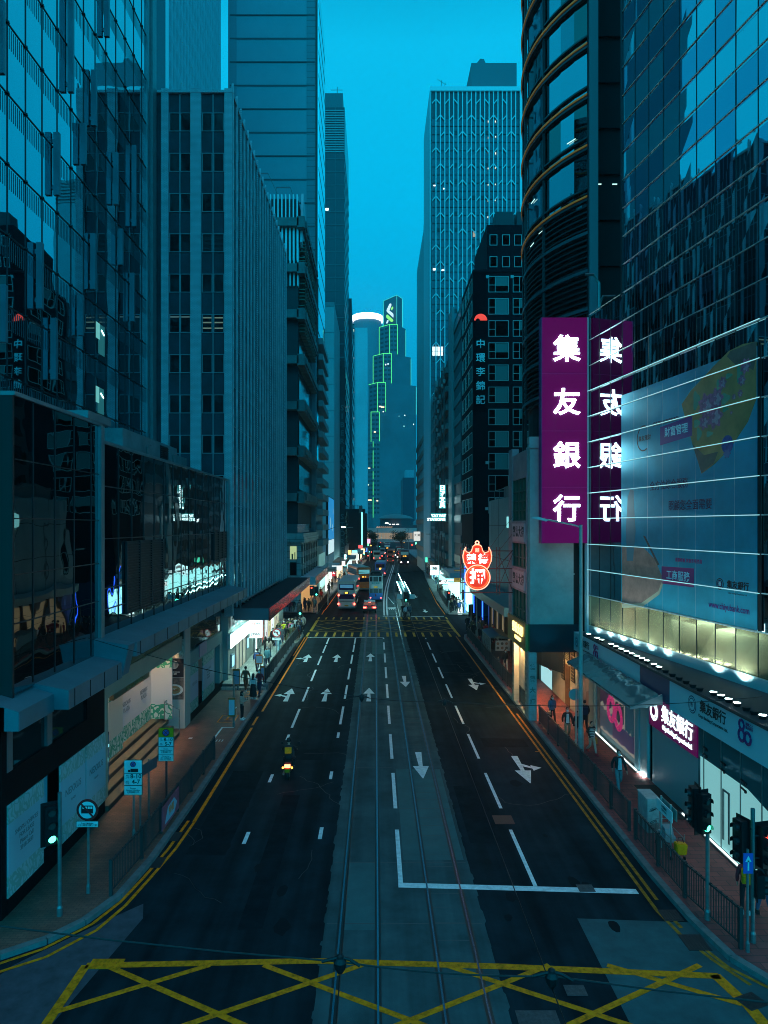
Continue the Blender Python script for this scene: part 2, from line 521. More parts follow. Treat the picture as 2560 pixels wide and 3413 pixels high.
for (x, y, L, k) in ((-5.85, 46, 3.6, 1), (-3.35, 46, 3.6, 0), (-.45, 46, 3.8, 0), (-5.9, 59.3, 3.4, 1), (-3.35, 59.3, 3.4, 0), (-.45, 59.6, 3.6, 0)):
    arrow(x, y, L, k, False)
for (x, y, L, k) in ((2.14, 50.2, 3.6, 0), (2.14, 32, 3.7, 0), (7.0, 49.2, 3.6, 1), (6.85, 31.4, 3.7, 1), (6.6, 93, 3.2, 0), (6.4, 112, 3.6, 0)):
    arrow(x, y, L, k, True)
for x in (1.1, 1.5):
    strip(w, x - .1, x + .1, 90, 205, .011)
strip(w, 3.0, 3.12, 89, 118, .011)
w.face([(2.6, 103, .011), (2.72, 103, .011), (1.75, 117, .011), (1.62, 117, .011)])
w.face([(.9, 89, .0112), (8.6, 89, .0112), (8.6, 89.25, .0112), (.9, 89.25, .0112)])
for k in range(9):                        # scattered lettering-like bus lane markings far off
    strip(w, -3.6 + .35 * k - .1, -3.6 + .35 * k + .1, 150 + (k % 3) * 3, 153 + (k % 3) * 4, .011)
    strip(w, 1.55 + .15 * k - .05, 1.55 + .15 * k + .04, 96 + (k % 2), 99, .011)
wroad = bpy.data.objects['road']
w.build('white_road_marking', WHITE_P, wroad, kind='structure')

yl = MB()
def seg(a, b, wd, z=.012):
    a, b = Vector((*a, 0)), Vector((*b, 0)); d = (b - a).normalized(); n = Vector((-d.y, d.x, 0)) * (wd / 2)
    yl.face([(a - n).to_tuple()[:2] + (z,), (b - n).to_tuple()[:2] + (z,), (b + n).to_tuple()[:2] + (z,), (a + n).to_tuple()[:2] + (z,)])
def poly(pts, wd):
    for a, b in zip(pts, pts[1:]): seg(a, b, wd)
poly([(-6.95, 72.5), (-6.95, 43.5)], .13); poly([(-7.02, 42.3), (-7.02, 40.5)], .13)
poly([(-6.98, 40), (-6.98, 27.3)], .14); poly([(-7.2, 72.5), (-7.2, 62)], .1)
poly([(-6.96, 27.4), (-7.05, 25), (-7.28, 23), (-7.5, 21.3), (-7.85, 20.0), (-8.7, 18.75), (-9.6, 18.12), (-12, 17.6), (-20, 17.4)], .11)
poly([(-7.22, 27.4), (-7.3, 25), (-7.5, 23), (-7.72, 21.5), (-8.1, 20.3), (-8.95, 19.1), (-9.8, 18.45), (-12, 17.9), (-20, 17.7)], .11)
yl, yl_left = MB(), yl
poly([(8.28, 73), (8.28, 43), (8.32, 21), (8.5, 19.7), (8.85, 18.6), (9.3, 17.6)], .11)
poly([(8.55, 43), (8.56, 21.6)], .11); poly([(8.58, 20.9), (8.66, 20.1)], .11); poly([(8.7, 19.6), (9.1, 18.3), (9.9, 17.2)], .11)
poly([(8.05, 35.8), (8.28, 35.8)], .1)
yl.build('worn_yellow_marking', mat('worn_yellow_paint', (.42, .15, .012), .75, spec=.2, noise=(5, .6)), wroad, kind='structure'); yl = yl_left
# near box junction
poly([(-7.5, 18.38), (-1.6, 18.58), (3.3, 18.34), (8.7, 17.95)], .24)
poly([(-7.5, 18.4), (-7.62, 8)], .24); poly([(8.6, 18.0), (8.85, 16.8), (9.2, 8)], .3)
def diag(x, s, wd=.17):
    a = Vector((x, 18.4)); b = Vector((x + s * 12, 18.4 - 12 * .555))
    lo, hi = -7.5, 8.7
    t = 1.0
    if b.x > hi: t = min(t, (hi - a.x) / (b.x - a.x))
    if b.x < lo: t = min(t, (lo - a.x) / (b.x - a.x))
    c = a + (b - a) * t
    seg(tuple(a), tuple(c), wd, .0128 if s > 0 else .0134)
for x in (-7.0, -2.9, 1.8, 6.0): diag(x, 1)
for x in (-4.3, -.35, 4.5, 8.4): diag(x, -1)
# crossing and box at the far junction
yl_near, yl = yl, MB()
for k in range(18):
    x = -7.2 + k * .925
    yl.face([(x, 72.9, .012), (x + .24, 72.9, .012), (x + .24, 75.6, .012), (x, 75.6, .012)])
    yl.face([(x + .1, 86.2, .012), (x + .3, 86.2, .012), (x + .3, 88.3, .012), (x + .1, 88.3, .012)])
poly([(-7.0, 76.6), (8.6, 76.6)], .16); poly([(-7.0, 85.4), (8.6, 85.4)], .16); poly([(-7.0, 76.6), (-7.0, 85.4)], .3); poly([(8.6, 75.6), (8.6, 85.4)], .3)
for k in range(-2, 7):
    for s in (1, -1):
        x0 = -7 + k * 3.4 if s > 0 else -7 + (k + 2) * 3.4
        a, b = Vector((x0, 76.6)), Vector((x0 + s * 8.8 * .8, 85.4))
        # clip to the box
        def cl(p, q):
            t = 0
            if p.x < -7: t = (-7 - p.x) / (q.x - p.x)
            if p.x > 8.6: t = (8.6 - p.x) / (q.x - p.x)
            return p + (q - p) * t
        if max(a.x, b.x) <= -7 or min(a.x, b.x) >= 8.6: continue
        a2, b2 = cl(a, b), cl(b, a)
        seg(tuple(a2), tuple(b2), .085, .0128 if s > 0 else .0134)
yl.build('faded_yellow_marking', mat('faded_yellow_paint', (.62, .34, .045), .75, spec=.1, noise=(3, .5)), wroad, kind='structure'); yl = yl_near
for k in range(5): yl.face([(-12.5, 15.2 - k * 1.15, .012), (-9.9, 15.2 - k * 1.15, .012), (-9.9, 15.75 - k * 1.15, .012), (-12.5, 15.75 - k * 1.15, .012)])
poly([(-6.9, 91), (-6.9, 96)], .14); poly([(-6.8, 96), (-6.2, 140)], .12); poly([(8.9, 91), (9.0, 105), (9.8, 130)], .12)
yl.build('yellow_road_marking', YELLOW_P, wroad, kind='structure')
# wheelchair bay and bus stop box painted on the left pavement
pb = MB()
for (x0, x1, y0, y1) in ((-9.1, -8.1, 40.6, 42.2), (-8.9, -7.9, 46.8, 48.2)):
    for (a, b, c, d) in ((x0, x1, y0, y0 + .09), (x0, x1, y1 - .09, y1), (x0, x0 + .07, y0, y1), (x1 - .07, x1, y0, y1), ((x0 + x1) / 2 - .2, (x0 + x1) / 2 + .25, (y0 + y1) / 2 - .3, (y0 + y1) / 2 - .2), ((x0 + x1) / 2 - .1, (x0 + x1) / 2, (y0 + y1) / 2 - .3, (y0 + y1) / 2 + .45)):
        pb.face([(a, c, ZP + .004), (b, c, ZP + .004), (b, d, ZP + .004), (a, d, ZP + .004)])
pb.build('yellow_pavement_marking', YELLOW_P, bpy.data.objects['left_pavement'], kind='structure')
pw = MB()
for (a, b, c, d) in ((-8.6, -8.5, 37.2, 39.6), (-8.6, -7.9, 39.55, 39.65), (-8.35, -8.3, 37.0, 37.35), (-8.2, -8.15, 37.0, 37.35), (-8.05, -8.0, 37.0, 37.35), (-9.0, -8.6, 43.6, 44.1), (-9.9, -9.7, 37.5, 37.7)):
    pw.face([(a, c, ZP + .004), (b, c, ZP + .004), (b, d, ZP + .004), (a, d, ZP + .004)])
pw.build('white_pavement_marking', WHITE_P, bpy.data.objects['left_pavement'], kind='structure')

# drains and manholes
def drain(name, label, x, y, lx, ly, slots, mfr, rz=0, grp=None):
    o = thing(name, label, 'drain' if slots else 'manhole cover', (x, y, .016), rz, grp, local=True)
    f = MB(); f.box(-lx / 2, lx / 2, -ly / 2, ly / 2, -.01, 0); f.build('frame', mfr, o)
    s = MB()
    for k in range(slots):
        xx = -lx / 2 + lx * (k + .5) / slots
        s.box(xx - lx / slots * .28, xx + lx / slots * .28, -ly * .42, ly * .42, -.004, .006)
    if not slots:
        for k in range(5):
            for l in range(8): s.box(-lx * .45 + lx * .9 * l / 8, -lx * .45 + lx * .9 * (l + .6) / 8, -ly * .42 + ly * .84 * k / 5, -ly * .42 + ly * .84 * (k + .6) / 5, -.004, .005)
    s.build('grate' if slots else 'cover_pattern', mfr, o)
IRON = mat('cast_iron', (.035, .035, .037), .6, .5)
IRON_G = mat('grey_iron', (.05, .065, .07), .6, .2, noise=(9, .4))
IRON_R = mat('rusty_iron', (.14, .05, .035), .7, .3)
drain('manhole_cover', 'rusty red manhole cover in the right carriageway beside a lane dash', 4.95, 27.5, .75, .8, 0, IRON_R)
drain('drain_grate', 'larger kerbside drain grate below the right double yellow lines', 8.72, 19.4, .62, .75, 7, IRON)
drain('drain_grate', 'smaller kerbside drain grate between the right yellow line and the stop line', 8.62, 20.75, .55, .6, 7, IRON)
drain('manhole_cover', 'square manhole cover lying on the right end of the white stop line', 6.6, 22.3, .5, .45, 0, IRON_G)
drain('manhole_cover', 'grey manhole cover at the bottom edge inside the yellow box junction', 3.75, 16.4, .95, .55, 0, IRON_G)
drain('manhole_cover', 'pale manhole cover in the yellow box right of the insulator', 4.9, 17.4, .5, .4, 0, IRON_G)
drain('manhole_cover', 'manhole cover painted yellow at the left corner of the near box', -7.0, 18.45, .85, .42, 0, YELLOW_P)
drain('manhole_cover', 'manhole cover under the right corner of the near yellow box', 9.0, 17.0, .6, .5, 0, IRON, .4)
drain('gully_grate', 'dark gully in the left gutter nearer to the corner', -7.38, 24.0, .42, .75, 4, IRON)
drain('gully_grate', 'dark gully in the left gutter beside the pink railing banner', -7.36, 26.0, .42, .75, 4, IRON)

# trench repairs, tar bands and hairline cracks in the carriageways
rr = MB()
for (x0, x1, y0, y1) in ((3.4, 4.6, 25.5, 31), (5.6, 7.9, 36.5, 38), (-6.6, -5.2, 24.6, 33), (-4.2, -2.6, 34.5, 36.2), (6.4, 7.6, 55, 64), (-3.9, -3.2, 20, 30), (-6.4, -5.0, 54, 60)):
    rr.face([(x0, y0, .005), (x1, y0 + rnd.uniform(-.1, .1), .005), (x1, y1, .005), (x0, y1 + rnd.uniform(-.1, .1), .005)])
struct('road_repair', rr, mat('patch_asphalt', (.007, .014, .018), .8, spec=.03, noise=(1.5, .4)))
ck = MB()
for k in range(26):
    x, y = (rnd.uniform(-6.8, -1.7), rnd.uniform(18.8, 60)) if k % 2 else (rnd.uniform(3.4, 8), rnd.uniform(22.6, 66)); a = rnd.choice((0, 1.57)) + rnd.uniform(-.4, .4)
    for q in range(rnd.randrange(5, 14)):
        a += rnd.gauss(0, .35); x2, y2 = x + .35 * cos(a), y + .35 * sin(a); n = Vector((-sin(a), cos(a))) * .012
        ck.face([(x - n.x, y - n.y, .0075), (x2 - n.x, y2 - n.y, .0075), (x2 + n.x, y2 + n.y, .0075), (x + n.x, y + n.y, .0075)]); x, y = x2, y2
struct('road_crack', ck, mat('crack_tar', (.003, .004, .005), .5))
ol = MB()
for k in range(60):
    x, y, r_ = rnd.choice((-5.8, -3.3, 4.1, 6.8)) + rnd.gauss(0, .5), rnd.uniform(19, 70), rnd.uniform(.05, .28)
    ol.face([(x + r_ * cos(a) * rnd.uniform(.7, 1.2), y + r_ * 1.7 * sin(a) * rnd.uniform(.7, 1.2), .0082 + k * .00002) for a in [2 * pi * i / 10 for i in range(10)]])
struct('oil_stain', ol, mat('oil_stain_mat', (.005, .010, .013), .8, spec=.08))
# ------------------------------------------------------------------ left side of the street
def mirror_glass(name, col, rough=.015, wob=(.35, .05), metal=1.0):
    m = mat(name, col, rough, metal, bump=(wob[0], wob[1], 1.5, .3))
    return m
M_TGLASS = mirror_glass('reflective_curtain_glass', (.36, .46, .50), wob=(.3, .05))
M_PGLASS = mirror_glass('black_podium_glass', (.26, .30, .31), wob=(.5, .06))
M_FIN = mat('blue_grey_fin', (.12, .20, .23), .45, .4)
M_ALU = mat('dull_aluminium', (.20, .25, .26), .45, .6, noise=(1.5, .15))
M_MULL = mat('mullion', (.02, .025, .028), .4, .5)

# glass tower above the podium
b = thing('glass_tower', 'mirror glass tower with point fittings and upright metal fins above the black podium', 'building', (-19, 30, 14.6))
XT = -15.6
m = MB(); m.box(-34, XT, 8, 49.6, 14.6, 52); m.build('glass_skin', M_TGLASS, b)
m = MB(); m.box(XT, XT + .25, 48.9, 49.75, 14.6, 52); m.box(XT, XT + .12, 48.2, 48.6, 14.6, 52)
m.build('edge_column', M_ALU, b)
m = MB()
ys = [33.2 - 1.57 * k for k in range(14)] + [33.2 + 1.57 * k for k in range(1, 10)]
zs = [38.7 + 3.0 * k for k in range(-8, 5)]
for y in ys: m.box(XT, XT + .03, y - .02, y + .02, 14.6, 52)
for z in zs: m.box(XT, XT + .035, 8, 49, z - .025, z + .025)
m.build('glazing_joint', M_MULL, b)
m = MB()
for z in zs:
    for y in ys:
        m.box(XT + .03, XT + .09, y - .075, y + .075, z - .02, z + .02); m.box(XT + .03, XT + .09, y - .02, y + .02, z - .075, z + .075)
m.build('spider_fitting', M_MULL, b)
m = MB()
for z in zs:
    for y in ys:
        for k in range(1, 9):
            m.box(XT + .004, XT + .012, y + k * .174 - .018, y + k * .174 + .018, z - 1.0, z - .12)
m.build('fritted_band', mat('glass_frit', (.05, .09, .11), .3), b)
fins = [(0, 5, 320), (300, -300, 400), (455, -300, 160), (400, 305, 545), (240, 575, 845), (355, 535, 712), (495, 660, 885), (573, 630, 980),
        (167, 1050, 1335), (10, 1232, 1480), (397, 1010, 1250), (515, 990, 1145), (343, 1275, 1450), (565, 1180, 1390), (228, 1375, 1640), (590, 330, 330)]
for (zx, z0, z1) in fins[:-1]:
    us = zx * .7716 + 8; y = (-XT - .25) * FS / (1252 - us)
    za, zb = zat(z1 * .7716, y), zat(z0 * .7716, y)
    f = MB(); f.box(XT + .06, XT + .34, y - .10, y + .10, max(za, 14.9), zb)
    for zz in (za + .4, zb - .4):
        if 14.9 < zz < 70: f.box(XT, XT + .06, y - .04, y + .04, zz - .1, zz + .1)
    f.build('fin', M_FIN, b)
for (y, z, wd) in ((40.1, 18.4, 1.3), (40.2, 22.0, 1.3)):    # two lit rooms behind the glass
    f = MB(); f.box(XT + .002, XT + .01, y - wd * .2, y + wd * .5, z - .9, z + .8); o = f.build('lit_window', emat('dim_teal_room', (.08, .5, .48), .16), b)
    f = MB(); f.box(XT + .011, XT + .016, y - wd * .48, y - wd * .05, z - .1, z + .8); f.build('window_blind', emat('lit_blind', (.3, .95, .85), .42), o)
    f = MB(); f.beam((XT + .02, y + .15, z + .5), (XT + .02, y + .55, z + .3), .04, .06); f.build('lamp', TUBE, o)

# black podium
b = thing('shopping_podium', 'black glass shopping podium with a metal ledge, floral hoardings and a lit stepped entrance', 'building', (-14, 34, 0))
XP = -10.3
m = MB()
m.box(-40, XP, 26.5, 49.6, 7.0, 14.5); m.box(-40, XP + .02, 20.2, 26.45, 6.6, 15.1)
m.build('glass_skin', M_PGLASS, b)
m = MB()
for y in [26.9 + 1.53 * k for k in range(15)]: m.box(XP, XP + .03, y - .018, y + .018, 7.0, 14.5)
for z in (8.2, 9.0, 10.9, 12.9): m.box(XP, XP + .035, 26.6, 49.6, z - .018, z + .018)
for y in [21.3 + 1.45 * k for k in range(4)]: m.box(XP + .02, XP + .045, y - .015, y + .015, 6.7, 15.1)
for z in (8.6, 10.0, 11.6, 13.3): m.box(XP + .02, XP + .05, 20.2, 26.4, z - .015, z + .015)
m.build('glazing_joint', M_MULL, b)
m = MB(); m.box(XP + .02, XP + .14, 26.3, 26.62, 6.6, 15.1); m.build('edge_post', M_ALU, b)
m = MB(); m.box(XP, XP + .09, 49.3, 49.65, 7, 14.6); m.build('edge_post', M_ALU, b)
m = MB(); m.box(-40, XP + .02, 20.1, 20.2, 6.5, 15.1); m.build('end_wall', mat('black_end_wall', (.008, .009, .01), .5), b)
m = MB(); m.box(-15.4, XP + .06, 26.5, 49.7, 14.5, 14.62); m.box(-15.4, XP + .08, 20.1, 26.6, 15.1, 15.22); m.box(XP - 2.6, XP + .1, 25.2, 27.4, 15.22, 15.5)
m.build('roof_coping', M_ALU, b)
for (y0, y1, z0, z1) in ((29.2, 34.1, 7.75, 10.75), (45.0, 48.6, 9.2, 11.0)):
    m = MB(); n = int((z1 - z0) / .11)
    m.box(XP, XP + .03, y0, y1, z0, z1)
    for k in range(n): m.box(XP + .03, XP + .09, y0 + .05, y1 - .05, z0 + k * .11, z0 + k * .11 + .05)
    for k in range(4): m.box(XP + .03, XP + .11, y0 + (y1 - y0) * k / 3 - .05, y0 + (y1 - y0) * k / 3 + .05, z0, z1)
    m.build('louvre_panel', DARK, b)
# stepped ledge that runs round the podium over the pavement
def ledge(mb, x0, x1, y0, y1, zt, h):
    mb.prism([(x0, zt - .05), (x1, zt - .32), (x1, zt - h), (x0, zt - h)], y0, y1, plane='XZ')
m = MB(); ledge(m, XP - .3, -8.95, 26.6, 49.5, 7.35, .85); ledge(m, XP - .3, -9.25, 21.4, 25.9, 6.75, .9); m.prism([(XP - .3, 7.3), (-9.0, 7.03), (-9.25, 5.9), (XP - .3, 5.9)], 25.9, 26.6, plane='XZ')
ledge(m, XP - .3, -9.7, 19.3, 21.4, 6.65, .85); m.box(-40, -10.1, 19.3, 20.2, 5.8, 6.45)
M_LEDGE = mat('ledge_cladding', (.12, .19, .22), .5, .35, noise=(.8, .15))
M_SHELL = mat('beige_wall', (.42, .36, .27), .7, noise=(.6, .12))
m.build('ledge', M_LEDGE, b)
m = MB()
for k in range(13): m.box(-8.955, -8.93, 27 + k * 1.75, 27.03 + k * 1.75, 6.52, 7.02)
for k in range(4): m.box(-9.255, -9.23, 21.8 + k * 1.2, 21.83 + k * 1.2, 5.87, 6.4)
m.build('ledge_joint', M_MULL, b)
# ground floor
XG = -10.65
M_BASE = mat('black_granite', (.004, .005, .006), .5, spec=.08)
m = MB(); m.box(-22, XG, 20.5, 27.9, 3.3, 4.25); m.box(-22, XG + .02, 20.5, 27.9, .1, .62); m.box(XG - .5, XG, 26.2, 27.9, 4.25, 6.0); m.box(-22, XG, 20.2, 20.5, .1, 6)
m.box(-40, -12.5, 20.5, 49.5, 0.1, 5.7)
m.build('black_band', M_BASE, b)
def lit(name, col, e): return emat(name, col, e)
m = MB(); m.box(XG - .12, XG - .08, 20.5, 26.2, 4.25, 6.0); m.build('upper_window', mat('teal_shop_glass', (.03, .05, .05), .05, .55, bump=(.5, .02, 1)), b)
m = MB(); m.box(XG - .08, XG + .02, 23.0, 23.35, 4.25, 6.0); m.box(XG - .08, XG + .02, 20.5, 20.8, 4.25, 6.0); m.build('window_post', M_ALU, b)
m = MB(); m.box(XG - .078, XG - .074, 26.25, 27.6, 4.3, 5.7); m.build('lit_panel', emat('dim_warm_glow', (1, .75, .5), .035), b)
# hoardings with a green plant pattern
def floral(name, bg, fg, scale=2.6):
    m = bpy.data.materials.new(name); m.use_nodes = True
    nt = m.node_tree; p = nt.nodes['Principled BSDF']; p.inputs['Roughness'].default_value = .55
    g = nt.nodes.new('ShaderNodeNewGeometry'); n0 = nt.nodes.new('ShaderNodeTexNoise'); n0.inputs['Scale'].default_value = scale * .8; n0.inputs['Detail'].default_value = 1
    mx = nt.nodes.new('ShaderNodeVectorMath'); mx.operation = 'MULTIPLY_ADD'
    nt.links.new(g.outputs['Position'], n0.inputs['Vector'])
    mx.inputs[1].default_value = (.55, .55, .55)
    nt.links.new(n0.outputs['Color'], mx.inputs[0]); nt.links.new(g.outputs['Position'], mx.inputs[2])
    v = nt.nodes.new('ShaderNodeTexVoronoi'); v.inputs['Scale'].default_value = scale; v.feature = 'DISTANCE_TO_EDGE'
    nt.links.new(mx.outputs[0], v.inputs['Vector'])
    w2 = nt.nodes.new('ShaderNodeTexWave'); w2.wave_type = 'RINGS'; w2.inputs['Scale'].default_value = scale * .7; w2.inputs['Distortion'].default_value = 9; w2.inputs['Detail'].default_value = 2
    nt.links.new(mx.outputs[0], w2.inputs['Vector'])
    a = nt.nodes.new('ShaderNodeMath'); a.operation = 'LESS_THAN'; a.inputs[1].default_value = .07; nt.links.new(v.outputs['Distance'], a.inputs[0])
    c = nt.nodes.new('ShaderNodeMath'); c.operation = 'GREATER_THAN'; c.inputs[1].default_value = .72; nt.links.new(w2.outputs['Fac'], c.inputs[0])
    mxx = nt.nodes.new('ShaderNodeMath'); mxx.operation = 'MAXIMUM'; nt.links.new(a.outputs[0], mxx.inputs[0]); nt.links.new(c.outputs[0], mxx.inputs[1])
    mc = nt.nodes.new('ShaderNodeMix'); mc.data_type = 'RGBA'; mc.inputs['A'].default_value = (*bg, 1); mc.inputs['B'].default_value = (*fg, 1)
    nt.links.new(mxx.outputs[0], mc.inputs['Factor']); nt.links.new(mc.outputs['Result'], p.inputs['Base Color'])
    return m
M_FLOR = floral('floral_hoarding', (.48, .55, .55), (.30, .42, .36))
M_FLOR_G = floral('green_floral_hoarding', (.62, .68, .62), (.03, .32, .20), 2.4)
M_HOARD = mat('blue_hoarding', (.40, .52, .58), .6)
M_HOARD_P = mat('pale_hoarding', (.62, .60, .62), .6)
NEX = mat('hoarding_grey_print', (.22, .25, .26), .6)
def hoarding(y0, y1, z0, z1, x=XG + .04, pm=M_HOARD, fm=M_FLOR, words=None, face=FX, th=.05):
    m = MB(); m.box(x - th, x, y0, y1, z0 + .62, z1 - .55, 0); m.box(x - th, x + .002, y0, y1, z0, z0 + .62, 1); m.box(x - th, x + .002, y0, y1, z1 - .55, z1, 1)
    o = m.build('hoarding', [pm, fm], b)
    for (s, size, dz) in words or []:
        text(s, size, NEX, o, (x + .006, (y0 + y1) / 2, (z0 + z1) / 2 + dz), FX, .002, .01, lead=1.05)
    return o
hoarding(20.5, 22.7, .62, 3.3, words=[('SHOPS / OFFICES\nFOR LEASE\nPlease Call\n3918 2833', .19, .1)])
m = MB(); m.box(XG - .5, XG - .4, 22.7, 23.9, .62, 3.3); m.build('recessed_panel', M_HOARD, b)
hoarding(23.9, 25.95, .62, 3.3, words=[('NEXXUS', .34, .25), ('PLAZA', .12, -.1)])
hoarding(26.05, 27.9, .62, 3.3, words=[('NEXXUS', .34, .25), ('PLAZA', .12, -.1)])
# entrance recess with steps
m = MB()
m.box(-12.6, -12.45, 28, 39.2, .9, 6.2); m.box(XG - .35, XG, 27.9, 28.25, .62, 6.0); m.box(XG - .35, XG - .05, 28.25, 39.3, 4.5, 5.3)
m.box(-12.45, XG - .35, 28.2, 28.3, .9, 6.2)
m.build('entrance_wall', M_SHELL, b)
m = MB(); m.box(XG - .3, XG - .1, 28.25, 39.3, 5.3, 6.2); m.build('olive_glass', mat('olive_glass_mat', (.16, .15, .07), .12, .3), b)
m = MB(); m.box(-12.45, XG - .05, 28.2, 39.2, 6.2, 6.25); m.build('entrance_soffit', M_SHELL, b)
m = MB()
for k in range(4): m.box(-12.45, XG + .12 - .42 * k, 28.0 + .06 * k, 38.0 + .5 * k, .1 if k == 0 else .14 + .2 * k, .34 + .2 * k)
m.build('entrance_step', mat('step_stone', (.13, .11, .08), .65, noise=(1, .2)), b)
m = MB()
for k in range(4): m.box(XG + .12 - .42 * k, XG + .126 - .42 * k, 28.0, 38.0, .15 + .2 * k, .30 + .2 * k)
m.build('step_riser', mat('step_riser_stone', (.035, .03, .024), .6), b)
m = MB(); m.box(-12.2, -12.15, 33.6, 38.4, .95, 4.3, 0); m.box(-12.2, -12.145, 33.6, 38.4, .95, 1.7, 1); m.box(-12.2, -12.145, 33.6, 38.4, 3.6, 4.3, 1)
m.box(-12.2, -11.0, 38.4, 38.46, .95, 4.6, 0); m.box(-12.2, -11.0, 38.39, 38.4, .95, 1.75, 1); m.box(-12.2, -11.0, 38.39, 38.4, 3.7, 4.6, 1)
o = m.build('hoarding', [M_HOARD_P, M_FLOR_G], b)
text('NEXXUS\nPLAZA', .3, NEX, o, (-12.14, 34.6, 2.6), FX, .002, .01); text('NEXXUS\nPLAZA', .3, NEX, o, (-12.14, 37.2, 2.6), FX, .002, .01)
m = MB(); m.box(-12.4, -11.9, 31.6, 33.4, .95, 4.1, 0); m.box(-12.4, -11.895, 31.6, 33.4, .95, 1.75, 1); m.box(-12.4, -11.895, 31.6, 33.4, 3.5, 4.1, 1)
m.build('hoarding', [mat('cream_hoarding', (.62, .56, .46), .6), M_FLOR_G], b)
m = MB(); m.box(XG - .30, XG - .12, 29.2, 33.8, 4.2, 4.5); o = m.build('entrance_fascia', mat('bronze', (.25, .19, .11), .4, .6), b)
text('NEXXUS BUILDING', .26, mat('gilt_letters', (.6, .45, .22), .35, .8), o, (XG - .105, 31.8, 4.35), FX, .015, .012)
m = MB(); m.box(XG - .3, XG - .22, 28.3, 28.95, .95, 3.0); o = m.build('digital_screen', BLACK, b)
m = MB(); m.box(XG - .215, XG - .21, 28.36, 28.9, 1.0, 2.9); s2 = m.build('screen_face', emat('screen_dark_blue', (.02, .10, .16), .35), o)
m = MB(); m.lathe([(.2, 0), (.2, .004)], (XG - .208, 28.63, 1.9), 20, axis='X'); m.build('screen_emblem', emat('screen_cyan', (.4, 1, 1), 1.4), o)
text('NEXXUS', .16, emat('screen_cyan', (.4, 1, 1), 1.4), o, (XG - .205, 28.63, 2.45), FX, .002, .01)
m = MB()
for y in (38.0, 39.0): m.tube([(-11.3, y, 1.0), (-11.3, y, 1.95)], .03)
m.tube([(-11.3, 38, 1.95), (-10.5, 38.0, 1.55), (-10.5, 38.0, .2)], .03); m.tube([(-11.3, 38, 1.95), (-11.3, 39, 1.95)], .03)
m.build('handrail', GALV, b)
m = MB()
for (y, x) in ((30.5, -11.6), (33.5, -11.8), (36.5, -11.6), (38.4, -11.4)): m.lathe([(.12, -.03), (.12, 0)], (x, y, 6.19), 10)
m.build('downlight', emat('warm_downlight', (1, .72, .40), 480), b)
# column with three food posters
m = MB(); m.box(XG - 1.1, XG + .06, 39.4, 40.6, .1, 6.5); o = m.build('column', mat('column_cladding', (.46, .44, .40), .6), b)
def dish(name, cy, cz, rr, bgc, rim, food):
    m = MB(); m.box(cy[0], cy[1], 39.385, 39.4, cz[0], cz[1]); p = m.build('food_poster', mat(name, bgc, .5, noise=(6, .6)), o)
    cx, cc = (cy[0] + cy[1]) / 2, cz[0] + (cz[1] - cz[0]) * .45
    m = MB(); m.prism([(cx + rr * cos(a), cc + rr * .62 * sin(a)) for a in [2 * pi * k / 24 for k in range(24)]], 39.379, 39.385, plane='XZ'); q = m.build('plate', mat('poster_plate', (.6, .62, .6), .5), p)
    m = MB(); m.prism([(cx + rr * .72 * cos(a), cc + rr * .45 * sin(a)) for a in [2 * pi * k / 24 for k in range(24)]], 39.376, 39.379, plane='XZ'); m.build('plate_well', mat('poster_plate_well', rim, .5), p)
    for k in range(7):
        m = MB(); a, d = rnd.uniform(0, 6.3), rnd.uniform(0, rr * .32)
        m.prism([(cx + d * cos(a) + rr * .2 * cos(t), cc + d * .6 * sin(a) + rr * .12 * sin(t)) for t in [2 * pi * i / 8 for i in range(8)]], 39.372 - .0004 * k, 39.376, plane='XZ')
        m.build('food', mat('poster_food_%s' % 'abc'[k % 3], (food, (.5, .42, .3), (.10, .16, .04))[k % 3], .5), p)
dish('poster_dark_brown', (XG - 1.05, XG + .0), (5.1, 6.2), .42, (.08, .06, .045), (.34, .22, .1), (.34, .12, .04))
dish('poster_cream', (XG - 1.05, XG + .0), (4.05, 5.05), .42, (.46, .40, .32), (.62, .62, .58), (.38, .16, .04))
dish('poster_plum', (XG - 1.05, XG + .0), (1.75, 2.95), .5, (.12, .10, .09), (.55, .55, .52), (.42, .12, .03))
m = MB(); m.box(XG - 1.05, XG + 0, 39.385, 39.4, 2.98, 4.02); p = m.build('club_poster', mat('poster_black', (.012, .012, .02), .5), o)
m = MB(); m.lathe([(.23, 0), (.23, .004), (.19, .004), (.19, 0)], (XG - .52, 39.38, 3.68), 24, axis='Y'); m.build('poster_crest', mat('crest_silver', (.55, .55, .55), .4), p)
text('S', .34, mat('crest_silver', (.55, .55, .55), .4), p, (XG - .52, 39.375, 3.66), 0, .002, .02, name='poster_lettering')
text('THE JEI CLUB\n紫玉軒', .13, mat('crest_silver', (.55, .55, .55), .4), p, (XG - .52, 39.375, 3.22), 0, .002, .01, name='poster_lettering')
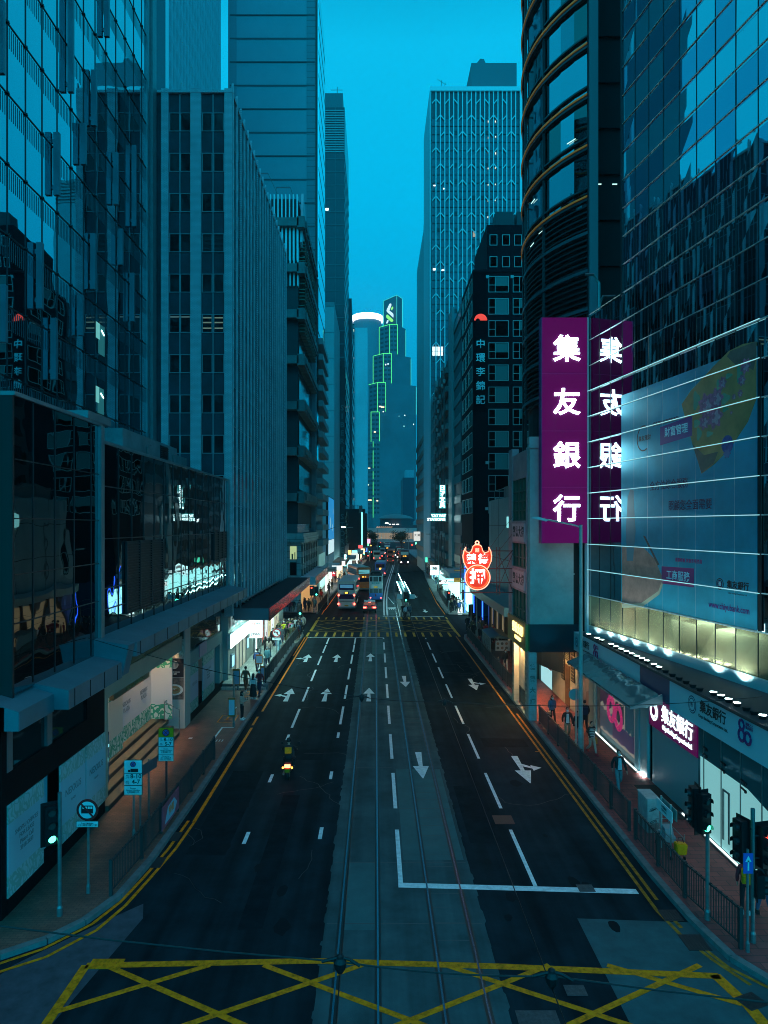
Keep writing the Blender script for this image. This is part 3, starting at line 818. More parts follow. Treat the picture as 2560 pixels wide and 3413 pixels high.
# shops between the column and the office block
M_TEALP = mat('teal_spandrel', (.16, .27, .26), .55)
m = MB(); m.box(XG - .4, XG, 40.6, 49.4, 3.3, 4.1); m.build('shop_spandrel', M_TEALP, b)
m = MB(); m.box(XG - .4, XG - .1, 40.6, 49.4, 4.1, 6.4); m.build('upper_window', M_PGLASS if False else mat('upper_shop_glass', (.05, .08, .08), .05, .7, bump=(.5, .02, 1)), b)
m = MB(); m.box(XG - .02, XG + .05, 42.8, 44.6, 3.45, 4.2); m.build('pink_panel', mat('dim_pink_sign', (.35, .22, .32), .5), b)
hoarding(40.7, 42.5, .62, 3.3, words=[('NEXXUS', .26, .2)], fm=floral('teal_floral_hoarding', (.30, .45, .42), (.08, .30, .24), 2.4), pm=mat('lilac_hoarding', (.36, .40, .48), .6))
m = MB(); m.box(XG - .45, XG - .35, 42.5, 43.6, .3, 3.3); m.build('recessed_panel', M_TEALP, b)
hoarding(43.6, 46.6, .62, 3.3, pm=mat('lilac_hoarding', (.36, .40, .48), .6), fm=MATS.get('x') or floral('teal_floral_hoarding_far', (.30, .45, .42), (.08, .30, .24), 2.4), words=[('SHOPS / OFFICES\nFOR LEASE\nPlease Call\n3918 2833', .17, .1)])
m = MB(); m.box(XG - .4, XG, 46.6, 47.0, .1, 3.3); m.box(XG - .4, XG, 48.5, 49.4, .1, 3.3); m.build('shop_wall', M_TEALP, b)
m = MB(); m.box(XG - .4, XG + .02, 40.6, 49.4, .1, .62); m.build('plinth', M_BASE, b)
# plant enclosure on the podium roof
a = thing('rooftop_plant_box', 'pale plant enclosure with a louvre panel on the black podium roof', 'plant box', (-13.4, 39, 14.62))
m = MB(); m.box(-15.3, -11.9, 33.4, 42.5, 14.62, 16.0); m.box(-15.3, -12.4, 42.5, 46.6, 14.62, 15.8); m.build('casing', mat('painted_plant_box', (.16, .21, .22), .6, noise=(.7, .3)), a)
m = MB(); m.box(-11.9, -11.87, 39.2, 40.6, 14.8, 15.85)
for k in range(9): m.box(-11.87, -11.82, 39.25, 40.55, 14.85 + k * .11, 14.9 + k * .11)
m.build('louvre', DARK, a)
for (y0, y1) in ((41.6, 41.8), (36.9, 37.1)):
    m = MB(); m.tube([(-11.85, y0, 14.7), (-11.85, y0, 15.5), (-11.75, y1, 15.6)], .05); m.build('pipe', GREY, a)

# ---- fluted office block
b = thing('fluted_office_block', 'tiled office block with windows on its end and thin upright fins along the street', 'building', (-14, 60, 0))
M_TILE = brick_mat('small_wall_tile', (.50, .58, .60), (.44, .53, .56), (.24, .30, .33), .22, .08, .012, 'XZ', noise=.12)
M_TILE_Y = brick_mat('small_wall_tile_street', (.58, .66, .69), (.50, .58, .62), (.28, .34, .37), .22, .08, .012, 'YZ', noise=.15)
M_SPAN = mat('blue_grey_spandrel', (.02, .038, .052), .65, noise=(.7, .5))
XO, YO, YE, ZT = -10.1, 50.0, 80.5, 42.2
m = MB(); m.box(-24, XO - .07, YO + .2, YE, 5.3, ZT - .3); m.build('core_wall', M_SPAN, b)
m = MB()
for (x0, x1) in ((-10.66, XO), (-13.05, -12.3), (-15.12, -14.6)): m.box(x0, x1, YO, YO + .3, 5, ZT)
m.build('tiled_pier', M_TILE, b)
fr = MB(); fr.box(-.36, .36, -.03, .05, -.66, -.62); fr.box(-.36, .36, -.03, .05, .62, .66); fr.box(-.36, -.32, -.03, .05, -.62, .62); fr.box(.32, .36, -.03, .05, -.62, .62)
fr_me = fr.mesh('window', mat('window_frame_paint', (.28, .33, .35), .5))
pa = MB(); pa.box(-.32, .32, .02, .03, -.62, .62); pa_me = pa.mesh('pane', GLASS_D)
lv = MB()
for k in range(14): lv.box(-.32, .32, .0, .03, -.6 + k * .088, -.55 + k * .088)
lv_me = lv.mesh('louvre', DARK)
cu = MB(); cu.box(-.31, -.05, .031, .04, -.6, .6); cu_me = cu.mesh('curtain', mat('pale_curtain', (.20, .22, .22), .9))
for k in range(10):
    z = 40.54 - .63 - 2.845 * k
    for i, x in enumerate((-14.2, -13.43, -11.9, -11.08)):
        wo = link('window', fr_me, b); wo.matrix_parent_inverse = WORLD_BUILT[b.name]; wo.location = (x, YO + .17, z)
        lou = k == 3 and i > 1
        link('louvre' if lou else 'pane', lv_me if lou else pa_me, wo)
        if not lou and rnd.random() < .35: link('curtain', cu_me, wo)
        if k == 5:
            q = MB(); [q.box(-.3, .3, .0, .012, zz, zz + .09) for zz in ((.42,) if i < 2 else (.36, .02, -.38))]
            q.build('lit_ceiling', EOFF if i > 1 else emat('very_dim_room', (1, .8, .6), .05), wo)
m = MB()
for x in (-13.82, -11.48): m.box(x - .03, x + .03, YO + .12, YO + .22, 5, ZT)
for k in range(12):
    z = 40.54 - 2.845 * k
    for (x0, x1) in ((-14.6, -13.05), (-12.3, -10.66)): m.box(x0, x1, YO + .15, YO + .21, z - .02, z + .02); m.box(x0, x1, YO + .15, YO + .21, z - 1.28, z - 1.24)
m.build('mullion', mat('window_frame_paint', (.28, .33, .35), .5), b)
m = MB(); m.box(-24, XO + .02, YO - .02, YE, ZT - .3, ZT - .12); m.box(-24, -10.3, YO + .2, YE - .2, ZT - .12, ZT); m.build('parapet', M_TILE, b)
NB = 20; BW = (YE - YO - .6) / NB
for k in range(NB + 1):
    y = YO + .3 + k * BW
    f = MB(); f.box(XO - .08, XO - .03, y - .16, y + .16, 5.0, ZT + .35); f.box(XO - .08, XO + .05, y - .05, y + .05, 5.0, ZT + .5); f.build('fin', M_TILE_Y, b)
for k in range(NB):
    y = YO + .3 + (k + .5) * BW
    s = MB()
    for q in (-.22, .22): s.box(XO - .08, XO - .05, y + q - .03, y + q + .03, 5.5, ZT - .2, 0)
    for q in (-.44, 0, .44):
        for l in range(13):
            z = 39.0 - l * 2.845
            s.box(XO - .09, XO - .062, y + q - .16, y + q + .16, z - .55, z + .9, 1)
            s.box(XO - .09, XO - .055, y + q - .17, y + q + .17, z - .62, z - .55, 0)
    s.build('window_strip', [mat('strip_frame', (.22, .28, .31), .5), GLASS_D], b)
for k in (0, 1, 2, 3, 5):
    y = YO + .3 + (k + .5) * BW + .22
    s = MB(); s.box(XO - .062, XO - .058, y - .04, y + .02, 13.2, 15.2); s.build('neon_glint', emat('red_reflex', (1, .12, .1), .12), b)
# shops under it
m = MB(); m.box(-20, XO - .35, YO + .3, YE - .2, .4, 5.2); m.build('shop_wall', mat('pale_shop_wall', (.45, .42, .38), .6), b)
XS = XO - .35
m = MB(); m.box(XS, XS + .25, 49.9, 58.6, 2.7, 3.75); o = m.build('shop_sign', mat('sign_box', (.5, .5, .5), .5), b)
m = MB(); m.box(XS + .25, XS + .26, 49.95, 58.55, 2.74, 3.71); m.build('light_face', emat('blank_lit_sign', (.60, 1, 1), 8), o)
m = MB(); m.box(XS, XS + .04, 51.2, 57.5, 3.95, 4.95); o = m.build('upper_shop_window', emat('curtained_window', (.55, .72, .72), .30), b)
m = MB()
for y in (52.2, 53.5, 54.8, 56.1): m.prism([(y - .25, 3.96), (y + .25, 3.96), (y + .08, 4.94), (y - .08, 4.94)], XS + .04, XS + .06, plane='YZ')
m.build('curtain_light', emat('curtain_glow', (.8, 1, .98), .8), o)
m = MB(); m.box(XS, XS + .03, 52.8, 56.9, .5, 2.6); o = m.build('shop_glass', emat('shop_interior_pale', (.9, .82, .66), .22), b)
m = MB()
for y in (52.8, 54.1, 55.4, 56.9): m.box(XS + .03, XS + .09, y - .04, y + .04, .5, 2.6)
m.build('glass_post', GALV, o)
for (y, z, w_, h_) in ((51.0, 1.25, .34, .75), (57.0, 1.55, .3, .75)):
    m = MB(); m.box(XS, XS + .14, y, y + w_ + .5, z - .1, z + h_ + .1); o = m.build('cash_machine', mat('machine_grey', (.3, .32, .33), .5), b)
    m = MB(); m.box(XS + .14, XS + .15, y + .08, y + w_ + .42, z, z + h_); m.build('screen', emat('screen_blue_white', (.35, .8, 1), 1.6), o)
m = MB(); m.box(XS + .02, XS + .07, 60.6, 64.6, .5, 4.2)
for k in range(24): m.box(XS + .07, XS + .1, 60.6, 64.6, .55 + k * .15, .63 + k * .15)
m.build('roller_shutter', mat('shutter_grey', (.33, .34, .34), .45, .5), b)
for (y0, y1, c, e) in ((65.3, 66.2, (1, .25, .2), .25), (67.0, 68.4, (1, .9, .92), .7), (69.0, 70.6, (1, .8, .45), .55), (71.2, 72.4, (.9, 1, 1), 1.6), (73.0, 76.5, (1, .85, .6), .35)):
    m = MB(); m.box(XS, XS + .04, y0, y1, .6, 3.9); o = m.build('shop_poster', emat('poster_glow_%d' % int(y0), c, e), b)
    m = MB()
    for q in range(4):
        yy = rnd.uniform(y0 + .1, y1 - .5); zz = rnd.uniform(.9, 3.0); m.box(XS + .04, XS + .046, yy, yy + rnd.uniform(.2, .4), zz, zz + rnd.uniform(.3, .7))
    m.build('poster_print', mat('poster_print_pink', (.45, .18, .24), .5), o)
m = MB()
for k in range(9): m.box(-9.9, -8.2, 52 + k * 3.1, 52.5 + k * 3.1, 4.62, 4.66)
m.build('soffit_light', emat('soffit_cold_light', (.42, 1, .95), 42), b)
m = MB(); m.box(-9.6, -9.0, 62.2, 62.4, 3.9, 4.35); o = m.build('hanging_sign', emat('small_lit_sign', (.8, 1, 1), 2.5), b)
# red fascia canopy
c = thing('shop_canopy', 'long flat black canopy with a red fascia over the shops of the fluted block', 'canopy', (-9, 66, 4.7))
m = MB(); m.box(XO - .02, -7.62, 50.6, 81.6, 4.7, 5.45); m.build('deck', mat('canopy_felt', (.02, .022, .025), .85, noise=(1, .3)), c)
m = MB(); m.box(XO - .02, -7.6, 50.55, 50.6, 4.66, 5.5); m.build('end_face', mat('canopy_grey', (.09, .14, .16), .55), c)
m = MB(); m.box(-7.62, -7.55, 50.55, 81.6, 4.62, 5.5); m.build('fascia', mat('red_fascia', (.42, .035, .045), .22, .5, bump=(3.0, .12, 3, .05)), c)
m = MB(); m.tube([(-10.0, 52, 5.7), (-10.0, 74, 5.7)], .12, 8); m.box(-9.75, -9.65, 50.9, 51.0, 5.45, 8.0); m.build('conduit', GREY, c)
# bank ATM box sign
s = thing('hanging_shop_sign', 'white hanging box sign reading Jetco at the end of the blank lit sign', 'sign', (-9.6, 56.5, 3.0))
m = MB(); m.box(-9.98, -9.0, 56.3, 56.55, 2.55, 4.0); m.build('box', emat('jet_white', (.9, .98, 1), 1.1), s)
m = MB(); m.box(-9.98, -9.0, 56.28, 56.3, 2.5, 2.56); m.box(-9.98, -9.0, 56.28, 56.3, 3.98, 4.04); m.box(-9.52, -9.44, 56.4, 56.5, .5, 2.5); m.build('frame', EW, s)
text('Jetco', .36, INK, s, (-9.49, 56.28, 2.85), 0, .006, .02); text('銀通', .18, RED_P, s, (-9.7, 56.28, 3.6), 0, .006, .02); text('提款機', .16, INK, s, (-9.35, 56.28, 3.6), 0, .006, .01)
m = MB(); m.box(-9.95, -8.95, 57.6, 57.8, 4.1, 4.75); m.build('upper_light_box', EW, s)

# tower behind with upright ribs
b = thing('ribbed_tower', 'tall dark tower with thin upright ribs behind the fluted block', 'building', (-31, 100, 0))
m = MB(); m.box(-36, -26, 88, 117, 0, 105); m.build('glass_skin', mat('ribbed_tower_glass', (.035, .06, .075), .3, .2), b)
m = MB()
for k in range(20):
    y = 88 + k * 1.53; m.box(-26, -25.6, y - .14, y + .14, 10, 105); m.box(-26, -25.87, y + .55, y + .67, 10, 105)
for k in range(20): m.box(-26, -25.95, 88, 117, 42 + k * 3.1, 43.1 + k * 3.1)
m.box(-26, -25.5, 116.6, 117, 5, 105)
m.build('rib', mat('rib_metal', (.42, .52, .55), .5), b)

# granite corner building and the balconied block above it
b = thing('granite_corner_building', 'low granite corner building with a lit window and warm light on its street face', 'building', (-13, 104, 0))
M_GRAN = brick_mat('granite_cladding', (.36, .34, .32), (.30, .29, .28), (.12, .12, .12), 1.6, .8, .03, 'XZ')
M_GRAN_Y = brick_mat('granite_cladding_street', (.36, .33, .30), (.30, .28, .26), (.12, .11, .1), 1.6, .8, .03, 'YZ')
m = MB(); m.box(-20, -9.8, 93, 117, 0, 9.2); m.build('wall', M_GRAN, b)
m = MB()
for k in range(8): MB().box(-9.8, -9.55, 93.6 + k * 3.2, 94.4 + k * 3.2, 4.5, 9.0).build('pilaster', M_GRAN_Y, b)
m = MB(); m.box(-20, -9.35, 92.6, 117.4, 9.2, 9.9); m.box(-20, -9.5, 92.8, 117.2, 9.9, 10.4); m.build('cornice', M_GRAN, b)
m = MB(); m.box(-19, -10.3, 93.8, 110, 10.4, 11.6); m.build('roof_glazing', mat('roof_glass', (.1, .16, .17), .15, .3), b)
m = MB(); m.box(-11.2, -10.35, 92.93, 92.98, 7.0, 8.7); o = m.build('window', emat('greenish_lit_window', (.85, 1, .45), .5), b)
m = MB(); m.box(-11.0, -10.8, 92.9, 92.93, 7.0, 7.7); m.box(-10.62, -10.5, 92.9, 92.93, 7.0, 7.9); m.build('window_shade', mat('window_shade_mat', (.1, .12, .08), .6), o)
m = MB(); m.box(-11.2, -10.35, 92.95, 92.98, 4.9, 6.6); m.build('window', GLASS_D, b)
m = MB(); m.box(-11.2, -10.4, 92.94, 92.98, 2.9, 4.5); m.build('lit_window', emat('warm_window', (1, .72, .38), .55), b)
m = MB()
for x in (-11.7, -9.95): m.tube([(x, 92.9, 3.3), (x, 92.7, 4.6), (x + .2, 92.5, 4.75)], .05)
m.build('lamp_bracket', BLACK, b)
m = MB(); m.box(-9.8, -9.7, 93.4, 116.6, .3, 4.4); m.build('shopfront', emat('warm_shopfront', (1, .55, .2), .5), b)
c = thing('shop_canopy', 'canopy with a white end and a warm lit fascia along the granite building', 'canopy', (-9, 104, 3.6))
m = MB(); m.box(-9.8, -7.75, 91.6, 116, 3.75, 4.75); m.build('deck', mat('canopy_white', (.42, .47, .5), .55), c)
m = MB(); m.box(-7.75, -7.68, 91.6, 116, 3.7, 4.8); m.build('fascia', mat('copper_fascia', (.50, .20, .09), .25, .6, bump=(3, .1, 3, .05)), c)
m = MB()
for k in range(7): m.box(-9.3, -8.2, 93 + k * 3.2, 93.4 + k * 3.2, 3.68, 3.74)
m.build('soffit_light', emat('soffit_warm_light', (1, .6, .25), 10), c)
b = thing('balcony_block', 'dark block with stacked projecting balconies and a crown of white slats', 'building', (-16, 110, 10))
m = MB(); m.box(-24, -10.6, 97, 117, 11, 56); m.build('wall', mat('dark_block_wall', (.018, .026, .03), .7, noise=(.5, .3)), b)
for l in range(7):
    z = 14.5 + l * 6.2
    f = MB(); f.box(-10.6, -9.6, 95.8, 117, z, z + 1.5)
    for k in range(9): f.box(-9.6, -9.4, 97 + k * 2.2, 98.7 + k * 2.2, z + .35, z + 1.25)
    f.box(-16, -10.4, 95.8, 97, z + .2, z + 1.3)
    f.build('balcony', mat('balcony_concrete', (.10, .14, .14), .7, noise=(.6, .3)), b)
for l in range(6):
    z = 16.2 + l * 6.2
    f = MB(); f.box(-10.6, -10.5, 97.5, 116.5, z + .2, z + 3.6); f.build('window_band', GLASS_D, b)
m = MB()
for l in range(6):
    for k in range(4):
        for q in range(9): m.box(-10.5, -9.7, 97.4 + q * 2.1, 99.1 + q * 2.1, 38 + l * 2.2 + k * .45, 38.1 + l * 2.2 + k * .45)
m.build('sunshade_louvre', mat('bronze_louvre', (.12, .14, .10), .5, .3), b)
m = MB()
for k in range(13):
    x = -17.0 + k * .52
    m.box(x, x + .16, 96.6, 97.6, 47.5, 56.5); m.box(x + .1, x + .26, 96.5, 97.6, 44, 52)
m.build('slat_crown', mat('white_slat', (.66, .74, .76), .5), b)
m = MB(); m.prism([(96.6, 50), (98.6, 57.5), (117, 44), (117, 40)], -10.3, -10.0, plane='YZ'); m.build('sail_screen', mat('pale_screen', (.34, .42, .44), .5), b)
m = MB(); m.tube([(-14, 100, 56), (-14, 100, 59), (-12, 100, 59), (-11, 100, 56)], .06); m.tube([(-17.8, 99, 56), (-17.8, 99, 60.5), (-15, 99, 60.5), (-13.4, 99, 57)], .05); m.build('roof_frame', GREY, b)

# slab tower with dark horizontal joints
b = thing('slab_tower', 'huge blank slab tower with dark horizontal joints and a glazed street edge', 'building', (-17, 126, 0))
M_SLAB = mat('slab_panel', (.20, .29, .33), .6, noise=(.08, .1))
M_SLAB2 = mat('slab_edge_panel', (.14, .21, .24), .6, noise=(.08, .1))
YS = 118.5
m = MB(); m.box(-24.6, -10.0, YS, 134, 0, 102); m.build('wall', M_SLAB, b)
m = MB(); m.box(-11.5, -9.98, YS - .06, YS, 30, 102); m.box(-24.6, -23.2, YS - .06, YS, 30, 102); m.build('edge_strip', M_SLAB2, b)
m = MB()
for k in range(21): m.box(-24.3, -10.15, YS - .12, YS, 100.4 - 3.92 * k, 100.6 - 3.92 * k)
for k in range(66): m.box(-11.5, -10.0, YS - .075, YS - .06, 31 + k * 1.06, 31.04 + k * 1.06)
m.build('dark_joint', mat('slab_joint', (.05, .08, .09), .6), b)
m = MB(); m.box(-10.0, -9.55, YS + .1, 134, 22, 102); m.build('street_glass', mirror_glass('street_edge_glass', (.5, .62, .66), wob=(.2, .03)), b)
m = MB()
for k in range(20): m.box(-9.55, -9.52, YS + .1, 134, 24 + k * 3.92, 24.25 + k * 3.92)
m.build('glass_joint', M_MULL, b)
m = MB(); m.tube([(-9.85, YS - .15, 40), (-9.85, YS - .15, 100)], .16, 8); m.build('rusty_riser', mat('rusty_pipe', (.22, .05, .04), .6), b)
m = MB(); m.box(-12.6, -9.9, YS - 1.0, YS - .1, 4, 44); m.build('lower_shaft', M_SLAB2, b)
for l in range(14):
    m = MB(); m.box(-9.9, -8.8, YS + .4, 133, 8 + l * 2.6, 9.0 + l * 2.6); m.build('balcony', mat('slab_balcony', (.17, .24, .25), .6), b)
m = MB(); m.box(-9.55, -9.4, YS + .5, 132, .4, 6.5); m.build('shopfront', emat('cool_shopfront', (.4, .95, .9), .22), b)

# pale blank slab, dark glass tower, fur shop block
b = thing('blank_pale_slab', 'narrow blank pale slab building beside the dark glass tower', 'building', (-14, 170, 0))
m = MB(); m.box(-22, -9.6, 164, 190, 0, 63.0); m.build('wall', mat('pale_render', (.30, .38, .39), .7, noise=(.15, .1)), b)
m = MB()
for k in range(10): m.box(-22, -9.55, 163.94, 164, 8 + k * 6, 8.1 + k * 6)
m.box(-22, -9.5, 163.9, 164.0, 62.3, 63); m.build('panel_joint', mat('pale_joint', (.18, .24, .25), .7), b)
b = thing('dark_glass_tower', 'dark glass tower with a louvred top and a recessed crown left of the sky', 'building', (-15, 230, 0))
m = MB(); m.box(-24, -9.6, 220, 252, 0, 141); m.build('glass_skin', mat('dark_tower_glass', (.02, .036, .044), .2, .2, bump=(.2, .03, 1)), b)
m = MB(); m.box(-24, -10.2, 221, 250, 141, 146); m.build('crown', mat('crown_glass', (.06, .10, .11), .3, .3), b)
m = MB()
for k in range(18): m.box(-23.8, -9.7, 219.8, 220, 127 + k * .75, 127.35 + k * .75)
m.build('top_louvre', M_ALU, b)
m = MB()
for k in range(30): m.box(-24, -9.58, 219.9, 220, 6 + k * 4.1, 6.3 + k * 4.1)
for x in (-21, -18, -15.6, -12.6): m.box(x, x + .18, 219.88, 220, 0, 141)
for k in range(30): m.box(-9.6, -9.5, 220, 252, 6 + k * 4.1, 7.4 + k * 4.1)
m.build('floor_band', mat('tower_band', (.05, .09, .10), .5), b)
for (x, z) in ((-15.5, 109), (-11, 46)):
    m = MB(); m.box(x, x + .9, 219.8, 219.88, z, z + .7); m.build('lit_window', EOFFC if z < 100 else EW, b)
m = MB(); m.tube([(-12, 222, 146), (-12, 222, 148.5)], .1); m.tube([(-14, 222, 147.6), (-10.3, 222, 147.6)], .08); m.build('roof_rail', GREY, b)
b = thing('fur_shop_block', 'dark shop block with tall vertical lettering running down its corner', 'building', (-12, 195, 0))
m = MB(); m.box(-16, -8.3, 191, 219, 0, 56); m.build('wall', mat('charcoal_wall', (.03, .045, .05), .6, noise=(.2, .3)), b)
m = MB(); m.box(-8.3, -8.1, 191, 219, 6, 54)
for k in range(15): m.box(-8.1, -8.0, 192, 218, 8 + k * 3, 9.2 + k * 3)
m.build('street_window', GLASS_D, b)
M_FUR = mat('dull_letters', (.10, .17, .18), .4, .3)
for i, ch in enumerate('SIBERIAN FUR STORE'):
    if ch != ' ': text(ch, 2.0, M_FUR, b, (-9.0, 190.9, 43 - i * 2.25), 0, .08, .02)
for i, ch in enumerate('西伯利亞皮草行'):
    text(ch, 2.0, M_FUR, b, (-12.6, 190.9, 37 - i * 3.2), 0, .08, .02)
b = thing('dark_wedge_block', 'dark low block with a slanted top edge right of the dark glass tower', 'building', (-12, 262, 0))
m = MB(); m.prism([(255, 0), (280, 0), (280, 84), (255, 93)], -18, -8.6, plane='YZ'); m.build('wall', mat('charcoal_wall_far', (.035, .055, .065), .6), b)
m = MB()
for k in range(16): m.box(-8.6, -8.4, 256, 279, 10 + k * 4.5, 12 + k * 4.5)
m.build('window_band', GLASS_D, b)
# ------------------------------------------------------------------ right side of the street
# bank: rotated glass front; (t, z) = metres from its far corner toward the camera, height
KF = .149
FA = math.atan2(-1, KF)                                    # direction of t, also the turn of writing on the glass
FD = Vector((cos(FA), sin(FA), 0)); FN = Vector((-1, -KF, 0)).normalized()
FO = Vector((12.0, 39.9, 0))
TF = Matrix.Translation(FO) @ Matrix(((FD.x, -FN.x, 0, 0), (FD.y, -FN.y, 0, 0), (0, 0, 1, 0), (0, 0, 0, 1)))   # local x = t, local y = into the building
def fac(us, vs):
    q = (us - 1252.0) / FS
    y = (12 + KF * 39.9) / (q + KF)
    return ((39.9 - y) / -FD.y, zat(vs, y))
b = thing('bank_building', 'glass bank building with a flower billboard and a floodlit ledge over its shopfront', 'building', (14, 30, 0))
M_B = [mirror_glass('bank_glass', (.46, .58, .62), wob=(.2, .010)), mirror_glass('bank_glass_pink', (.48, .36, .46), wob=(.2, .010)),
       mirror_glass('bank_glass_dark', (.15, .21, .25), wob=(.2, .010)), mat('bank_glass_warm', (.50, .40, .21), .12, .75, bump=(.5, .03, 1.5, .3))]
ROW, T0, CW = 1.43, 0.0, 1.27
m = MB(TF)
m.box(0, 24, .25, 9, 5.6, 23.0, 2); m.box(3.85, 24, .25, 9, 23.0, 58, 2)
m.build('core_wall', [M_B[2]] * 3, b)
def panels(name, t0, t1, z0, z1, pick):
    mb = MB(TF); i = 0
    z = z0
    while z < z1 - .1:
        t = t0
        while t < t1 - .1:
            d = [rnd.uniform(-.006, .006) for _ in range(4)]
            te, ze = min(t + CW, t1), min(z + ROW, z1)
            mb.face([(t, d[0], z), (te, d[1], z), (te, d[2], ze), (t, d[3], ze)], pick(t, z)); t += CW
        z += ROW
    return mb.build(name, M_B, b)
panels('lower_glass', 0, 19.0, 5.8, 7.5, lambda t, z: 3)
panels('glass_skin', 0, 19.05, 7.5, 23.1, lambda t, z: 2 if t < 3.7 else (1 if rnd.random() < .12 else (2 if rnd.random() < .35 else 0)))
panels('upper_glass', 3.81, 19.05, 23.1, 57, lambda t, z: 1 if (int(z / ROW) % 2 and rnd.random() < .75) or rnd.random() < .1 else 0)
m = MB(TF)
for k in range(38):
    z = 5.8 + (k - 1) * ROW + (.27 if k else 1.43)
    if k == 0: z = 5.8
    elif k == 1: z = 7.5
    else: z = 7.5 + (k - 1) * ROW
    h_ = .02 if z < 20 else .011; m.box(0 if z < 23.3 else 3.8, 19.1, -.05, .01, z - h_, z + h_)
m.build('glazing_bar', mat('bright_trim', (.62, .70, .70), .3, .5), b)
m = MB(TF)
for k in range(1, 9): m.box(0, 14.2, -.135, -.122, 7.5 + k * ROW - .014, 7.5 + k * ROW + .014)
m.build('glowing_trim_bar', emat('facade_trim_glow', (.45, .95, 1.0), .75), b)  # trim bars glow by themselves in place of light falling from the sign
m = MB(TF)
for k in range(16): m.box(k * CW - .012, k * CW + .012, -.02, .0, 5.8, 23.1 if k * CW < 3.7 else 57)
m.build('glazing_joint', M_MULL, b)
m = MB(TF); m.box(-.32, -.02, -.12, .3, 3.9, 23.1); m.build('corner_pilaster', mat('pale_pilaster', (.55, .66, .68), .45), b)
m = MB(TF); m.box(3.72, 3.85, -.06, .3, 23.1, 57); m.build('tower_edge', M_MULL, b)
# flower billboard on the glass
m = MB(TF); m.box(3.85, 14.0, -.085, -.06, 7.55, 18.0)
BB = m.build('billboard', mat('billboard_blue', (.01, .37, .54), .33, .5, noise=(.35, .25)), b)
m = MB(TF)
for k in range(8): m.box(3.85, 14.0, -.12, -.088, 7.5 + k * ROW - .02, 7.5 + k * ROW + .02)
for k in (1, 2, 3, 4, 5, 6, 7): m.box(3.85 + k * CW - .006, 3.85 + k * CW + .006, -.0875, -.085, 7.6, 17.9)
m.build('trim', mat('bright_trim', (.55, .60, .60), .22, .9), BB)
Z5 = lambda x, y: fac(1660 + x * .5878, 1000 + y * .5878)
def bprint(name, pts, mm, d=.089, smoothn=0):
    p = [Z5(*q) for q in pts]
    mb = MB(TF); mb.prism(p, -d, -.084, plane='XZ'); return mb.build(name, mm, BB)
def bdisc(name, x, y, rr, mm, d=.09, sq=1.0, petals=0):
    t, z = Z5(x, y); rr = rr * .5878 / FS * 31
    pts = []
    for k in range(28):
        a = 2 * pi * k / 28; q = rr * (1 + (.22 * cos(petals * a) if petals else 0))
        pts.append((t + q * cos(a), z + q * sq * sin(a)))
    mb = MB(TF); mb.prism(pts, -d, -.084, plane='XZ'); return mb.build(name, mm, BB)
TAN = mat('fan_tan', (.46, .20, .07), .4, noise=(1.2, .3)); TAN2 = mat('fan_shadow_brown', (.10, .085, .07), .5, noise=(2, .4))
PK = mat('peony_pink', (.50, .10, .20), .4, noise=(8, .5)); PK2 = mat('peony_light', (.60, .28, .36), .4, noise=(8, .4)); LF = mat('leaf_print', (.04, .24, .16), .5)
bprint('fan_print', [(1478, 235), (1400, 250), (1320, 290), (1230, 380), (1100, 520), (1052, 592), (1080, 700), (1112, 810), (1165, 985), (1240, 930), (1330, 840), (1430, 690), (1478, 560)], TAN)
bprint('fan_fold_print', [(1476, 235), (1330, 290), (1310, 320), (1370, 380), (1400, 360), (1460, 400), (1476, 330)], TAN2, .0905)
bprint('fan_fold_print', [(1112, 815), (1165, 980), (1235, 925), (1260, 860), (1180, 880)], TAN2, .0905)
for (x, y, r_) in ((1190, 600, 62), (1250, 560, 52), (1240, 660, 60), (1180, 690, 40), (1285, 470, 30), (1395, 455, 26), (1415, 375, 34), (1350, 550, 14), (1335, 640, 10), (1385, 530, 18)):
    bdisc('peony_print', x, y, r_, PK, .092, 1, 7); bdisc('peony_heart_print', x + r_ * .1, y + r_ * .1, r_ * .55, PK2, .094, 1, 5); bdisc('peony_heart_print', x - r_ * .1, y, r_ * .25, PK, .096, 1, 5)
for (x, y, r_, q) in ((1135, 570, 30, 1.6), (1140, 700, 34, .6), (1300, 560, 34, .8), (1265, 500, 24, 1.8), (1320, 430, 26, .5), (1380, 420, 20, 2), (1300, 620, 24, .5), (1210, 760, 28, .5), (1150, 760, 22, 1.5)):
    bdisc('leaf_print', x, y, r_, LF, .0912, q, 3)
bdisc('pouch_print', 1312, 818, 46, mat('pouch_blue', (.03, .06, .25), .4, noise=(9, .4)), .092)
bdisc('pouch_frill_print', 1310, 872, 26, mat('pouch_frill', (.10, .14, .30), .5), .093, .8, 6)
bprint('round_fan_print', [(712, 1395), (830, 1400), (900, 1470), (945, 1580), (920, 1650), (820, 1720), (712, 1725)], mat('round_fan_rose', (.38, .20, .16), .4, noise=(2, .3)))
bprint('round_fan_rim_print', [(712, 1725), (820, 1720), (920, 1650), (945, 1580), (950, 1600), (925, 1670), (825, 1742), (712, 1745)], mat('fan_rim', (.55, .50, .34), .4), .091)
bprint('brush_print', [(832, 1335), (845, 1340), (925, 1500), (915, 1505)], TAN2, .091)
bprint('figure_print', [(745, 1120), (760, 1075), (778, 1080), (782, 1180), (790, 1310), (775, 1480), (740, 1480), (735, 1300)], mat('figure_blue', (.10, .22, .27), .4), .0905)
bprint('pink_glow_print', [(716, 1440), (1110, 1440), (1110, 1500), (716, 1500)], mat('rose_wash', (.30, .28, .36), .4), .0885) if False else None
PUR = mat('purple_print', (.015, .006, .06), .5); PURW = mat('purple_print_box', (.10, .02, .20), .45); MAG = mat('magenta_print', (.30, .03, .16), .45)
